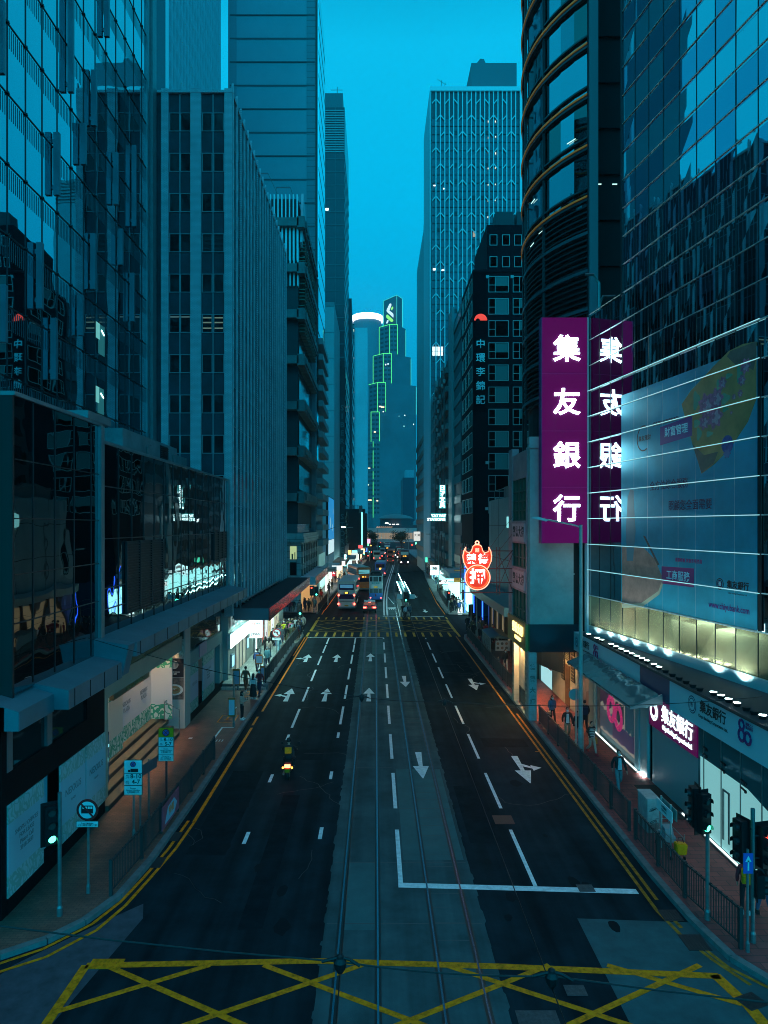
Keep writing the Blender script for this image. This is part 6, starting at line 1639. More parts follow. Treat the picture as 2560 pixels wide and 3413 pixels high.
tree('street_tree', 'broad dark tree standing right of the street before the footbridge', 8.6, 234, 10.2, 2.6, 2.4, 2200, 'a')
tree('street_tree', 'smaller olive tree at the left end of the footbridge', -1.2, 244, 9.0, 1.8, 3.0, 1500, 'b')
# ------------------------------------------------------------------ vehicles (built heading +Y, rear at y = 0)
TYRE = mat('tyre_rubber', (.012, .012, .012), .9)
RIM = mat('wheel_rim', (.2, .2, .2), .4, .7)
CARGLASS = mat('vehicle_glass', (.015, .02, .024), .06, .0, ior=1.6)
ETAIL = emat('tail_lamp', (1, .07, .045), 13)
ETAILD = emat('tail_lamp_dim', (1, .08, .06), 2.5)
PLATE = mat('yellow_plate', (.7, .20, .0), .5)
def wheel(par, x, y, r, w):
    m = MB(); m.lathe([(r * .62, -w / 2), (r, -w / 2), (r, w / 2), (r * .62, w / 2)], (x, y, r), 16, axis='X'); o = m.build('wheel', TYRE, par, smooth=True)
    m = MB(); m.lathe([(r * .62, -w / 2 - .01), (r * .62, w / 2 + .01)], (x, y, r), 12, axis='X'); m.build('rim', RIM, o)
def lampdisc(mb, x, z, y, r): mb.lathe([(r, -.02), (r, .02)], (x, y, z), 10, axis='Y')
def rounded(w, h, z0, r=.18, n=4):
    """rounded cross-section in x, z"""
    pts = []
    for (cx, cz, a0) in ((w / 2 - r, z0 + r * .4, -90), (w / 2 - r, z0 + h - r, 0), (-w / 2 + r, z0 + h - r, 90), (-w / 2 + r, z0 + r * .4, 180)):
        rr = r if cz > z0 + h / 2 else r * .4
        for k in range(n + 1):
            a = radians(a0 + 90 * k / n); pts.append((cx + rr * cos(a), cz + rr * sin(a)))
    return pts
def bus(name, label, x, y, rz, L, W, H, body, lower=None, decks=2, route=None, rear=True, group=None, rear_extra=None, dest=None, roof=None, tail=ETAIL, amber_lamps=False, dark_rear=None):
    t = thing(name, label, 'bus', (x, y, 0), rz, group, local=True)
    m = MB(); z0 = .32
    m.prism(rounded(W, H - z0, z0, .22), 0, L, plane='XZ'); o = m.build('body', [body], t, bevel=.05)
    if lower:
        m = MB(); m.box(-W / 2 - .012, W / 2 + .012, -.014, L + .012, z0 + .05, H * .5); m.build('lower_panel', lower, t)
    if roof:
        m = MB(); m.box(-W / 2 + .2, W / 2 - .2, .2, L - .2, H - .01, H + .05); m.build('roof', roof, t)
    m = MB()
    for (za, zb) in (((1.15, 2.05), (2.75, 3.75)) if decks == 2 else ((1.2, H - .55),)):
        for s in (-1, 1):
            n = int(L / 1.5)
            for k in range(n): m.box(s * W / 2 - .02, s * W / 2 + .02, .5 + k * (L - 1) / n + .04, .5 + (k + 1) * (L - 1) / n - .04, za, zb)
    m.build('side_glazing', CARGLASS, t)
    top = (H - 1.15, H - .45)
    m = MB(); m.box(-W * .40, W * .40, -.04, .03, top[0], top[1] + .08); rw = m.build('rear_window', dark_rear or CARGLASS, t)
    if decks == 2:
        m = MB(); m.box(-W * .40, W * .40, -.04, .03, H * .40, H * .40 + .62); m.build('rear_window', dark_rear or CARGLASS, t)
        m = MB(); m.box(-W * .38, W * .38, -.05, -.03, 1.25, 1.32); m.build('vent_slot', BLACK, t)
    if rear:
        for (lx, lz) in ((-.42, H * .53), (.42, H * .53), (-.44, .92), (.44, .92)) if decks == 2 else ((-.42, .9), (.42, .9)):
            m = MB(); lampdisc(m, lx * W, lz, -.05, .13); m.build('taillight', tail, t)
    m = MB(); m.box(-.27, .27, -.06, .0, .62, .78); m.build('number_plate', PLATE, t)
    m = MB(); m.box(-W / 2 + .04, W / 2 - .04, -.06, .1, .34, .56); m.build('bumper', GREY, t)
    if route:
        m = MB(); m.box(-.34, .34, -.055, -.03, H * .57, H * .57 + .30); q = m.build('route_display', BLACK, t)
        text(route, .30, EAMBER, q, (0, -.06, H * .57 + .15), 0, .004, .03)
    # front
    m = MB(); m.box(-W * .44, W * .44, L - .03, L + .04, 1.15, 2.2); m.build('windscreen', CARGLASS, t)
    if decks == 2: m = MB(); m.box(-W * .44, W * .44, L - .03, L + .04, 2.95, 3.85); m.build('windscreen', emat('upper_deck_glow', (.3, .75, .8), .10), t)
    if dest:
        m = MB(); m.box(-W * .36, W * .36, L, L + .05, 2.35, 2.8); q = m.build('destination_display', BLACK, t)
        text(dest, .38, EAMBER, q, (0, L + .055, 2.58), pi, .004, .03, sx=.9)
        for s in (-1, 1):
            m = MB(); lampdisc(m, s * W * .38, .85, L + .03, .16); m.build('headlight', EHEAD, t)
    for yy in (L * .22, L * .78):
        for s in (-1, 1): wheel(t, s * (W / 2 - .15), yy, .48, .28)
    return t
CREAM = mat('cream_bus_paint', (.66, .46, .38), .35, noise=(.8, .08))
PURPLE_G = mat('purple_bus_glass', (.05, .012, .05), .1)
t = bus('double_decker_bus', 'cream double-decker bus showing 641 at its rear, left of the red taxi', -3.9, 95, radians(-1.5), 11.5, 2.45, 3.95, CREAM, route='641', dark_rear=PURPLE_G, roof=mat('pale_bus_roof', (.50, .52, .48), .35))
m = MB(); m.box(-.85, .85, -.05, -.04, 3.05, 3.5); m.build('rear_poster', emat('bus_poster_blue', (.2, .6, .9), .22), t)
m = MB(); m.box(-1.0, 1.0, -.03, -.018, 1.85, 2.25); m.build('advert_strip', mat('bus_ad_mauve', (.40, .30, .45), .5), t)
ORANGE = mat('orange_bus_paint', (.45, .12, .03), .35); BLUEB = mat('blue_bus_paint', (.05, .14, .42), .35)
t = bus('double_decker_bus', 'orange-backed bus with a teal roof and amber route lights pulling out behind the cream bus', -2.0, 123, radians(11), 11, 2.45, 4.15, ORANGE, lower=None, route='10  11', roof=mat('teal_bus_roof', (.12, .34, .36), .3), dark_rear=mat('dark_rear_glass', (.02, .015, .03), .1))
m = MB(); m.box(-.95, .95, -.05, -.04, 3.05, 3.75); m.build('lit_upper_window', emat('cyan_bus_window', (.25, .85, .9), .35), t)
m = MB(); m.box(-1.235, -1.225, .3, 10.5, 1.0, 2.4); m.build('side_panel', BLUEB, t)
m = MB(); lampdisc(m, -1.0, 2.45, -.06, .13); m.build('lamp', EWARM, t)
m = MB(); m.box(-1.21, 1.21, -.03, -.016, 1.9, 2.3); m.build('blue_band', BLUEB, t)
t = bus('single_deck_bus', 'blue bus with an orange number on its back in front of the white-topped tram lane', 1.0, 156, radians(-2), 10, 2.4, 3.3, BLUEB, decks=1, route=None, roof=mat('pale_blue_roof', (.2, .36, .45), .4), lower=mat('plum_bus_paint', (.14, .08, .20), .4))
text('17', .5, EAMBER, t, (0, -.06, 1.9), 0, .004, .04)
t = bus('single_deck_bus', 'teal and white bus farther off beyond the blue bus', .4, 230, 0, 9, 2.4, 3.1, mat('teal_bus_paint', (.16, .42, .45), .4), decks=1, tail=ETAIL)
t = bus('double_decker_tram', 'far orange double-decker tram seen from behind in the tram lane', 4.4, 213, radians(-4), 9, 1.9, 4.2, mat('orange_tram_paint', (.34, .10, .05), .4), tail=ETAILD, route=None); t['category'] = 'tram'
DEEP = mat('deep_red_bus', (.10, .03, .05), .35)
t = bus('double_decker_bus', 'nearest oncoming double-decker bus with bright headlights and an amber destination sign', 8.0, 216, radians(182), 11, 2.5, 4.3, DEEP, dest='671 海怡', rear=False)
t = bus('double_decker_bus', 'second oncoming double-decker bus behind the one with bright headlights', 8.3, 250, pi, 11, 2.5, 4.3, mat('plum_red_bus', (.14, .03, .04), .35), dest='5B 香港', rear=False)
t = bus('double_decker_bus', 'farthest oncoming bus with a small amber sign under the footbridge', 4.6, 290, pi, 11, 2.5, 4.3, mat('dark_violet_bus', (.08, .03, .07), .35), dest='8X 筲箕', rear=False)
t = bus('minibus', 'small dark minibus with a pale rim round its rear window near the far green signal', 2.6, 268, 0, 7, 2.1, 2.8, mat('white_minibus_paint', (.4, .46, .46), .4), decks=1)
t['category'] = 'minibus'
def car(name, label, x, y, rz, body, roofm, cat='car', taxi=False, front=False):
    t = thing(name, label, cat, (x, y, 0), rz, local=True)
    W, L = 1.72, 4.5
    side = [(0.05, .35), (0, .62), (.08, .98), (.75, 1.02), (1.25, 1.42), (2.5, 1.46), (3.15, 1.02), (4.25, .92), (4.5, .7), (4.45, .35)]
    m = MB(); m.prism([(a, c) for a, c in side[:4]] + [(3.15, 1.0)] + side[7:], -W / 2, W / 2, plane='YZ'); m.build('body', body, t, bevel=.06)
    m = MB(); m.prism([(.72, 1.0), (1.22, 1.42), (2.5, 1.46), (3.2, 1.0)], -W / 2 + .14, W / 2 - .14, plane='YZ'); cb = m.build('cabin', CARGLASS, t, bevel=.04)
    m = MB(); m.prism([(1.18, 1.40), (1.22, 1.47), (2.5, 1.50), (2.56, 1.42)], -W / 2 + .12, W / 2 - .12, plane='YZ'); m.build('roof', roofm, t, bevel=.02)
    for s in (-1, 1):
        m = MB(); m.box(s * .62 - .2, s * .62 + .2, -.02, .06, .70, .88); m.build('taillight', ETAIL, t)
        m = MB(); m.box(s * .62 - .17, s * .62 + .17, L - .08, L + .01, .62, .8); m.build('headlight', EHEAD if front else GREY, t)
        m = MB(); m.beam((s * .86, 2.95, 1.05), (s * 1.03, 2.95, 1.08), .12, .14); m.build('mirror', body, t)
        for yy in (.85, 3.6): wheel(t, s * (W / 2 - .1), yy, .31, .2)
    m = MB(); m.box(-.26, .26, -.03, .03, .66, .78); m.build('number_plate', PLATE, t)
    m = MB(); m.box(-W / 2 + .05, W / 2 - .05, -.05, .08, .36, .58); m.build('bumper', DARK, t)
    if taxi:
        m = MB(); m.box(-.22, .22, 1.7, 1.85, 1.5, 1.64); m.build('taxi_sign', mat('taxi_sign_white', (.6, .6, .55), .4), t)
        m = MB(); m.box(-.12, .12, 1.02, 1.05, 1.30, 1.36); m.build('brake_lamp', ETAIL, t)
        m = MB(); m.box(-.72, .72, -.012, -.005, .60, .66); m.build('silver_strip', GALV, t)
    return t
car('taxi', 'red taxi with a silver roof braking behind the blue and white tram', -.78, 92, 0, mat('taxi_red', (.38, .02, .02), .3), mat('taxi_silver', (.55, .57, .56), .3, .2), 'taxi', True)
car('car', 'dark far car with two red tail lamps by the left kerb', -3.3, 250, 0, mat('dark_car', (.03, .035, .04), .3), BLACK)
car('car', 'far oncoming car with white headlights beside the red bus', 6.6, 262, pi, mat('silver_car', (.25, .26, .27), .3, .4), GREY, front=True)
car('car', 'far white car ahead of the teal bus', 1.7, 248, 0, mat('white_car', (.5, .52, .52), .3), WHITE)
car('car', 'tiny far car with red tail lamps under the left tree', -1.0, 285, 0, mat('dark_car', (.03, .035, .04), .3), BLACK)

# double-deck tram, near
t = thing('double_decker_tram', 'narrow double-decker tram, white above and blue below, seen from behind', 'tram', (.02, 106, 0), radians(-1), local=True)
TW = mat('tram_white', (.50, .58, .58), .4); TB = mat('tram_blue', (.04, .20, .55), .35); TG = mat('tram_dark_roof', (.015, .02, .02), .6)
W = 1.95
m = MB(); m.box(-W / 2, W / 2, 0, 9, .35, 1.35); m.build('lower_body', TB, t, bevel=.05)
m = MB(); m.box(-W / 2, W / 2, 0, 9, 1.35, 2.0); m.build('lower_saloon', mat('tram_saloon', (.06, .10, .10), .3), t)
m = MB()
for x in (-.93, -.4, .4, .93): m.box(x - .05, x + .05, -.02, .06, 1.35, 2.05)
m.build('window_post', mat('tram_teal', (.20, .36, .36), .4), t)
m = MB(); m.box(-W / 2, W / 2, -.01, 9.0, 2.0, 3.05); m.build('upper_body', TW, t, bevel=.03)
m = MB(); m.box(-W / 2, W / 2, 0, 9, 3.05, 3.85); m.build('upper_saloon', mat('tram_saloon', (.06, .10, .10), .3), t)
m = MB()
for x in (-.92, -.42, .42, .92): m.box(x - .06, x + .06, -.03, .06, 3.05, 3.9)
m.box(-W / 2, W / 2, -.03, .05, 3.78, 3.95)
for k in range(7):
    for s in (-1, 1): m.box(s * W / 2 - .03, s * W / 2 + .03, .2 + k * 1.4, .32 + k * 1.4, 3.05, 3.9); m.box(s * W / 2 - .03, s * W / 2 + .03, .2 + k * 1.4, .32 + k * 1.4, 1.35, 2.05)
m.build('upper_frame', TW, t)
m = MB(); m.prism([(-W / 2, 3.9), (W / 2, 3.9), (W / 2 - .15, 4.12), (-W / 2 + .15, 4.12)], -.06, 9.05, plane='XZ'); m.build('roof', TG, t)
m = MB(); m.box(-.6, .6, 2.5, 4.5, 4.12, 4.35); m.tube([(0, 5, 4.3), (0, 1.5, 6.0)], .04); m.build('trolley_pole', TG, t)
text('香港電車', .34, mat('tram_teal_letter', (.05, .42, .40), .5), t, (0, -.022, 2.78), 0, .004, .02, sx=1.1)
m = MB(); m.box(-.28, .28, -.03, 0, 2.12, 2.34); m.build('number_plate', emat('yellow_lit_plate', (.9, .6, .02), .3), t)
for s in (-1, 1):
    m = MB(); lampdisc(m, s * .78, .62, -.03, .08); m.build('taillight', ETAIL, t)
    m = MB(); m.box(s * .66 - .22, s * .66 + .22, -.012, -.004, 3.1, 3.75); m.build('seat_back', BLACK, t)
m = MB(); m.prism([(0, .75), (.12, 1.0), (0, 1.3), (-.12, 1.0)], -.03, 0, plane='XZ'); m.build('tram_emblem', mat('emblem_maroon', (.2, .03, .06), .5), t)
m = MB(); m.box(-W / 2 + .1, W / 2 - .1, .3, 8.7, .05, .36); m.build('truck', BLACK, t)

# scooter and its rider
t = thing('motor_scooter', 'black delivery scooter with a lit red tail lamp riding up the left lanes', 'motorcycle', (-3.93, 31.6, 0), radians(1), local=True)
m = MB(); m.prism([(.1, .45), (.15, .75), (.9, .8), (1.15, .5), (1.45, .5), (1.62, .95), (1.72, .95), (1.6, .35), (.4, .3)], -.15, .15, plane='YZ'); m.build('body', mat('scooter_black', (.02, .02, .022), .3), t, bevel=.03)
m = MB(); m.box(-.15, .15, .1, .95, .76, .86); m.build('seat', RUBBER, t, bevel=.03)
m = MB(); m.box(-.13, .13, -.02, .1, .62, .74); m.build('taillight', emat('scooter_tail', (1, .14, .06), 9), t)
m = MB(); m.box(-.11, .11, -.03, .0, .42, .58); m.build('number_plate', PLATE, t)
for s in (-1, 1):
    m = MB(); m.lathe([(.045, -.03), (.045, .02)], (s * .2, .02, .62), 8, axis='Y'); m.build('indicator', EAMBER, t)
    m = MB(); m.tube([(s * .32, 1.5, 1.08), (0, 1.6, 1.02)], .02); m.tube([(s * .32, 1.5, 1.08), (s * .38, 1.5, 1.25)], .01); m.lathe([(.06, -.01), (.06, .01)], (s * .40, 1.48, 1.28), 8, axis='Y'); m.build('handlebar', DARK, t)
for (yy, r) in ((.28, .29), (1.62, .29)): wheel(t, 0, yy, r, .14)
m = MB(); m.tube([(-.18, .1, .3), (-.18, .8, .32)], .05); m.build('exhaust', GALV, t)
# ------------------------------------------------------------------ street furniture
def railing(name, label, pts, z=ZP, h=1.05, bars=True, group='pedestrian railings along the kerbs', solid=False):
    t = thing(name, label, 'railing', (pts[0][0], pts[0][1], z), group=group)
    top, bar, post = MB(), MB(), []
    for (a, b_) in zip(pts, pts[1:]):
        a, b_ = Vector((*a, 0)), Vector((*b_, 0)); L = (b_ - a).length; n = max(1, round(L / 1.9)); d = (b_ - a) / n
        for k in range(n):
            p, q = a + d * k, a + d * (k + 1)
            top.beam(p + Vector((0, 0, z + h)), q + Vector((0, 0, z + h)), .06, .05); top.beam(p + Vector((0, 0, z + .14)), q + Vector((0, 0, z + .14)), .04, .04)
            m_ = int(d.length / .115)
            for i in range(1, m_): s = p + d * (i / m_); bar.beam(s + Vector((0, 0, z + .14)), s + Vector((0, 0, z + h)), .022, .022)
            for i in range(1, m_):
                s = p + d * (i / m_); bar.box(s.x - .018, s.x + .018, s.y - .018, s.y + .018, z + h + .02, z + h + .05) if i % 2 else None
            post.append(p)
        post.append(b_)
    done = []
    for p in post:
        if any((p - q).length < .2 for q in done): continue
        done.append(p); m = MB(); m.box(p.x - .05, p.x + .05, p.y - .05, p.y + .05, z - .02, z + h + .06); m.build('post', RAILING, t)
    top.build('rail_frame', RAILING, t); bar.build('bar_lattice', RAILING, t)
    return t
railing('railing', 'near left black railing with a pink banner, ending at the street corner', [(-8.05, 21.6), (-7.9, 24), (-7.8, 28), (-7.78, 34.2)])
railing('railing', 'long left railing on the stone plinth beside the raised pavement', [(-7.62, 49.2), (-7.62, 71.5)], z=.48)
railing('railing', 'left railing beyond the crossing, left of the cream bus', [(-7.45, 92.3), (-7.3, 108)])
railing('railing', 'near right railing whose bars show, between the signal post and the utility box', [(9.72, 18.9), (9.36, 21.5), (9.33, 25.5)])
railing('railing', 'long right railing in front of the bank and its walkers', [(9.36, 26.2), (9.3, 40.3)])
railing('railing', 'short right railing between the marble piers of the shophouse', [(9.2, 42.4), (9.2, 45.2)])
railing('railing', 'right railing running from the shophouse to the far crossing', [(9.25, 47.8), (9.25, 71.5), (9.7, 73.2)])
railing('railing', 'right railing beyond the crossing beside the tram stop', [(9.7, 92), (10.0, 106), (10.6, 122)])
t = thing('railing_banner', 'pink and red printed banner tied to the near left railing', 'banner', (-7.74, 26.8, .3))
m = MB(); m.box(-7.75, -7.72, 25.7, 27.9, .32, 1.15); m.build('cloth', mat('banner_red', (.38, .08, .12), .6, noise=(3, .4)), t)
m = MB(); m.prism([(26.0, .45), (26.4, .95), (27.2, 1.0), (27.6, .7), (27.2, .42)], -7.72, -7.715, plane='YZ'); m.build('print_patch', mat('banner_blue', (.25, .5, .62), .6), t)
text('特價', .42, mat('banner_orange', (.7, .25, .08), .6), t, (-7.712, 26.8, .72), FX, .002, .03)

def signal_head(par, loc, rz, lit=None, n=3, h=1.12, back=True):
    """a traffic signal head hung on its post: case, visors and lenses; faces -Y before turning by rz"""
    T = Matrix.Translation(Vector(loc)) @ Matrix.Rotation(rz, 4, 'Z')
    m = MB(T); m.box(-.17, .17, -.10, .12, -h / 2, h / 2)
    if back: m.box(-.26, .26, .10, .12, -h / 2 - .08, h / 2 + .08)
    o = m.build('signal_case', BLACK, par, bevel=.015)
    for k in range(n):
        z = h / 2 - h / n * (k + .5)
        v = MB(T); nn = 9; r = .125
        for j in range(nn):
            a0, a1 = radians(-20 + 220 * j / nn), radians(-20 + 220 * (j + 1) / nn)
            v.face([(r * cos(a0), -.10, z + r * sin(a0)), (r * cos(a1), -.10, z + r * sin(a1)), (r * cos(a1), -.22, z + r * sin(a1)), (r * cos(a0), -.22, z + r * sin(a0))])
        v.build('visor', BLACK, o)
        l = MB(T); l.lathe([(.105, -.125), (.105, -.10)], (0, 0, z), 16, axis='Y'); on = lit == 'rag'[k] if n == 3 else lit == 'rg'[k]
        l.build('lens', {'r': ERED, 'a': EAMBER, 'g': EGREEN}[lit] if on else mat('dark_lens', (.05, .06, .055), .25), o)
    return o
def post(par, x, y, z1, r=.055, mm=GALV, z0=ZP - .02):
    m = MB(); m.lathe([(r * 1.5, 0), (r * 1.5, .25), (r, .32), (r, z1 - z0)], (x, y, z0), 12); return m.build('post', mm, par)
def signal(label, x, y, heads, h, group='traffic signals on posts'):
    t = thing('traffic_signal', label, 'traffic light', (x, y, ZP), group=group)
    post(t, x, y, h)
    for (dx, dy, z, rz, lit, n) in heads:
        signal_head(t, (x + dx, y + dy, z), rz, lit, n, 1.12 if n == 3 else .62)
        m = MB(); m.tube([(x, y, z + .3), (x + dx, y + dy, z + .3)], .025); m.tube([(x, y, z - .3), (x + dx, y + dy, z - .3)], .025); m.build('bracket', BLACK, t)
    return t
signal('near left traffic signal showing green to the side street', -9.12, 20.5, [(-.26, .02, 2.75, radians(38), 'g', 3)], 3.7)
t = signal('near right traffic signal with a glowing green lens above the black railing', 9.49, 20.3, [(-.12, -.06, 3.2, radians(20), 'g', 3), (-.3, .2, 3.3, radians(-95), None, 3)], 3.75)
signal('right corner traffic signal post with three heads beside the blue arrow plate', 10.2, 19.2, [(-.36, -.02, 2.9, radians(-75), None, 3), (.36, .05, 2.7, radians(15), 'r', 3), (.12, -.12, 1.75, radians(75), None, 2)], 3.75)
signal('left crossing signal showing green among waiting walkers', -7.9, 74.2, [(.0, -.1, 2.6, radians(12), 'g', 3)], 3.3)
signal('far left corner signal with a red lens beside a green one', -7.95, 91.6, [(-.3, -.06, 3.0, 0, 'r', 3), (.32, -.06, 2.9, radians(5), 'g', 3)], 3.7)
signal('right crossing signal post with a small red lens', 9.4, 91.3, [(0, -.1, 2.4, 0, 'r', 3)], 3.3)
signal('right crossing signal post on the near corner facing the junction', 9.9, 73.6, [(-.02, .12, 2.6, radians(180), None, 3), (.24, 0, 1.9, radians(90), None, 2)], 3.3)
signal('tram stop signal showing green at the end of the island', 3.75, 87.9, [(0, -.1, 2.55, 0, 'g', 3)], 3.3)
for (us, vs, Y) in ((1232, 1839, 225), (1266, 1822, 262), (1214, 1848, 212)):
    x, z = xat(us, Y), zat(vs, Y); signal('far green traffic signal %s' % {225: 'above the dark car by the left kerb', 262: 'beside the small minibus', 212: 'lowest of the far ones by the left pavement'}[Y], x, Y, [(0, -.1, z + .38, 0, 'g', 3)], z + .9)

def disc_sign(par, x, y, z, r, rim, face=SIGNW):
    m = MB(); m.lathe([(r, -.012), (r, .012)], (x, y, z), 28, axis='Y'); o = m.build('sign_disc', rim, par)
    m = MB(); m.lathe([(r * .78, -.016), (r * .78, -.012)], (x, y, z), 28, axis='Y'); m.build('disc_face', face, o)
    return o
def plate(par, x, y, z0, z1, w, mm=SIGNW, edge=True, name='plate'):
    m = MB(); m.box(x - w / 2, x + w / 2, y - .012, y + .008, z0, z1, 0)
    o = m.build(name, mm, par)
    if edge:
        e = MB(); e.box(x - w / 2 - .012, x + w / 2 + .012, y - .009, y + .012, z0 - .012, z1 + .012); e.build('plate_edge', INK, o)
    return o
t = thing('road_sign', 'round red-ringed no-minibus sign with a time plate on the near left pavement', 'road sign', (-8.8, 21.7, ZP))
post(t, -8.8, 21.75, 2.4, .04)
o = disc_sign(t, -8.8, 21.68, 2.72, .33, RED_P)
m = MB(); y = 21.66; m.box(-8.98, -8.62, y - .003, y, 2.62, 2.68); m.prism([(-8.98, 2.68), (-8.98, 2.83), (-8.95, 2.86), (-8.64, 2.86), (-8.62, 2.83), (-8.62, 2.68)], y - .003, y, plane='XZ'); m.build('bus_symbol', INK, o)
m = MB()
for k in range(4): m.box(-8.94 + k * .08, -8.88 + k * .08, y - .006, y - .003, 2.76, 2.83)
m.build('symbol_pane', SIGNW, o)
m = MB(); m.beam((-9.0, y - .01, 2.93), (-8.6, y - .01, 2.50), .004, .055, up=(.7, 0, .7)); m.build('red_bar', RED_P, o)
o = plate(t, -8.8, 21.68, 2.20, 2.37, .66); text('7 am - Midnight\n上午七時至午夜十二時', .075, INK, o, (-8.8, 21.66, 2.285), 0, .001, .01)
def nostop(par, x, y, z, r):
    o = disc_sign(par, x, y, z, r, RED_P, BLUE_P)
    for s in (1, -1):
        m = MB(); m.beam((x - r * .6, y - .02, z - s * r * .6), (x + r * .6, y - .02, z + s * r * .6), .006, r * .2, up=(s * -.7, 0, .7)); m.build('red_bar', RED_P, o)
t = thing('road_sign', 'no-stopping sign for lorries with hours 8-10 and 4-7, nearer of the two boards', 'road sign', (-8.74, 25.6, ZP))
post(t, -8.74, 25.66, 2.95, .04)
o = plate(t, -8.74, 25.6, 2.48, 2.94, .64); nostop(o, -8.74, 25.58, 2.80, .1)
m = MB(); m.box(-8.92, -8.84, 25.578, 25.585, 2.52, 2.60); m.box(-8.83, -8.56, 25.578, 25.585, 2.52, 2.64); m.build('lorry_symbol', INK, o)
o = plate(t, -8.74, 25.6, 2.05, 2.46, .64); text('8-10', .22, INK, o, (-8.64, 25.585, 2.36), 0, .001, .02); text('4-7', .22, INK, o, (-8.64, 25.585, 2.16), 0, .001, .02); text('am\n上午', .1, INK, o, (-8.95, 25.585, 2.36), 0, .001, .01); text('pm\n下午', .1, INK, o, (-8.95, 25.585, 2.15), 0, .001, .01)
o = plate(t, -8.74, 25.6, 1.70, 2.02, .64); text('Except\nGeneral Holidays\n公眾假期例外', .092, INK, o, (-8.74, 25.585, 1.86), 0, .001, .012)
t = thing('road_sign', 'yellow-topped no-stopping sign with hours 8-10 and 5-7, farther of the two boards', 'road sign', (-8.5, 28.8, ZP))
post(t, -8.5, 28.86, 3.2, .045, mat('dark_post', (.03, .035, .04), .5))
o = plate(t, -8.5, 28.8, 2.83, 3.2, .60, YEL_P); nostop(o, -8.5, 28.78, 3.01, .15)
o = plate(t, -8.5, 28.8, 2.45, 2.81, .60); text('8-10', .20, INK, o, (-8.41, 28.785, 2.72), 0, .001, .02); text('5-7', .20, INK, o, (-8.41, 28.785, 2.54), 0, .001, .02); text('am\n上午', .09, INK, o, (-8.7, 28.785, 2.72), 0, .001, .01); text('pm\n下午', .09, INK, o, (-8.7, 28.785, 2.54), 0, .001, .01)
o = plate(t, -8.5, 28.8, 2.14, 2.42, .60); text('Except\nGeneral Holidays\n公眾假期例外', .085, INK, o, (-8.5, 28.785, 2.28), 0, .001, .012)
o = plate(t, -8.5, 28.8, 1.86, 2.12, .60); text('Except taxi\npick up/drop off\n的士上落客除外', .08, INK, o, (-8.5, 28.785, 1.99), 0, .001, .012)
t = thing('direction_sign', 'dark street direction board on two thin posts seen edge on, left pavement', 'sign', (-8.75, 26.9, ZP))
for y in (26.4, 27.4): m = MB(); m.tube([(-8.75, y, .1), (-8.75, y, 2.4)], .035, 8); m.build('post', GALV, t)
m = MB(); m.beam((-8.85, 26.2, 2.2), (-8.55, 27.7, 2.2), .03, .42); m.build('board', mat('board_back', (.06, .08, .09), .5), t)
t = thing('road_sign', 'round no-left-turn sign with a small plate behind the long left railing', 'road sign', (-7.95, 57, .5))
post(t, -7.95, 57.06, 3.0, .045, GALV, .46)
o = disc_sign(t, -7.95, 57, 2.78, .34, RED_P)
m = MB(); m.box(-7.9, -7.84, 56.975, 56.983, 2.62, 2.86); m.box(-8.1, -7.84, 56.975, 56.983, 2.82, 2.88); m.prism([(-8.08, 2.75), (-8.08, 2.95), (-8.18, 2.85)], 56.975, 56.983, plane='XZ'); m.build('turn_arrow', INK, o)
m = MB(); m.beam((-8.15, 56.97, 2.98), (-7.75, 56.97, 2.58), .006, .06, up=(.7, 0, .7)); m.build('red_bar', RED_P, o)
o = plate(t, -7.95, 57, 2.22, 2.40, .7); text('貨車 8 am', .11, INK, o, (-7.95, 56.985, 2.31), 0, .001, .01)
def bus_stop(label, x, y, z, z0, z1, w, top, zb=ZP):
    t = thing('bus_stop_post', label, 'bus stop', (x, y, zb), group='bus stop posts on the left pavement')
    post(t, x, y, z, .05, GALV, zb)
    m = MB(); m.box(x - w / 2 - .1, x + w / 2 - .1, y - .10, y - .06, z0, z1); o = m.build('timetable_panel', mat('orange_panel', (.52, .13, .03), .5), t)
    m = MB(); m.box(x - w / 2 - .05, x + w / 2 - .15, y - .11, y - .10, z0 + .08, z1 - .12); m.build('timetable', top, o)
    return t
TTB = mat('timetable_blue', (.35, .48, .58), .5); TTP = mat('timetable_mauve', (.45, .33, .42), .5)
bus_stop('orange bus stop post with a pale timetable beside the waiting woman', -7.93, 39.7, 3.2, .75, 1.8, .42, TTB)
bus_stop('rounded orange timetable board at the top of the pavement steps', -9.3, 48.0, 1.75, .62, 1.72, .5, TTP, .3)
bus_stop('orange and blue bus stop post near the walker with a blue backpack', -8.35, 51.6, 2.5, 1.35, 2.05, .5, TTB, .48)
bus_stop('slim orange bus stop panel against the plinth end of the long left railing', -7.75, 49.4, 2.2, .7, 1.65, .32, TTP, .48)

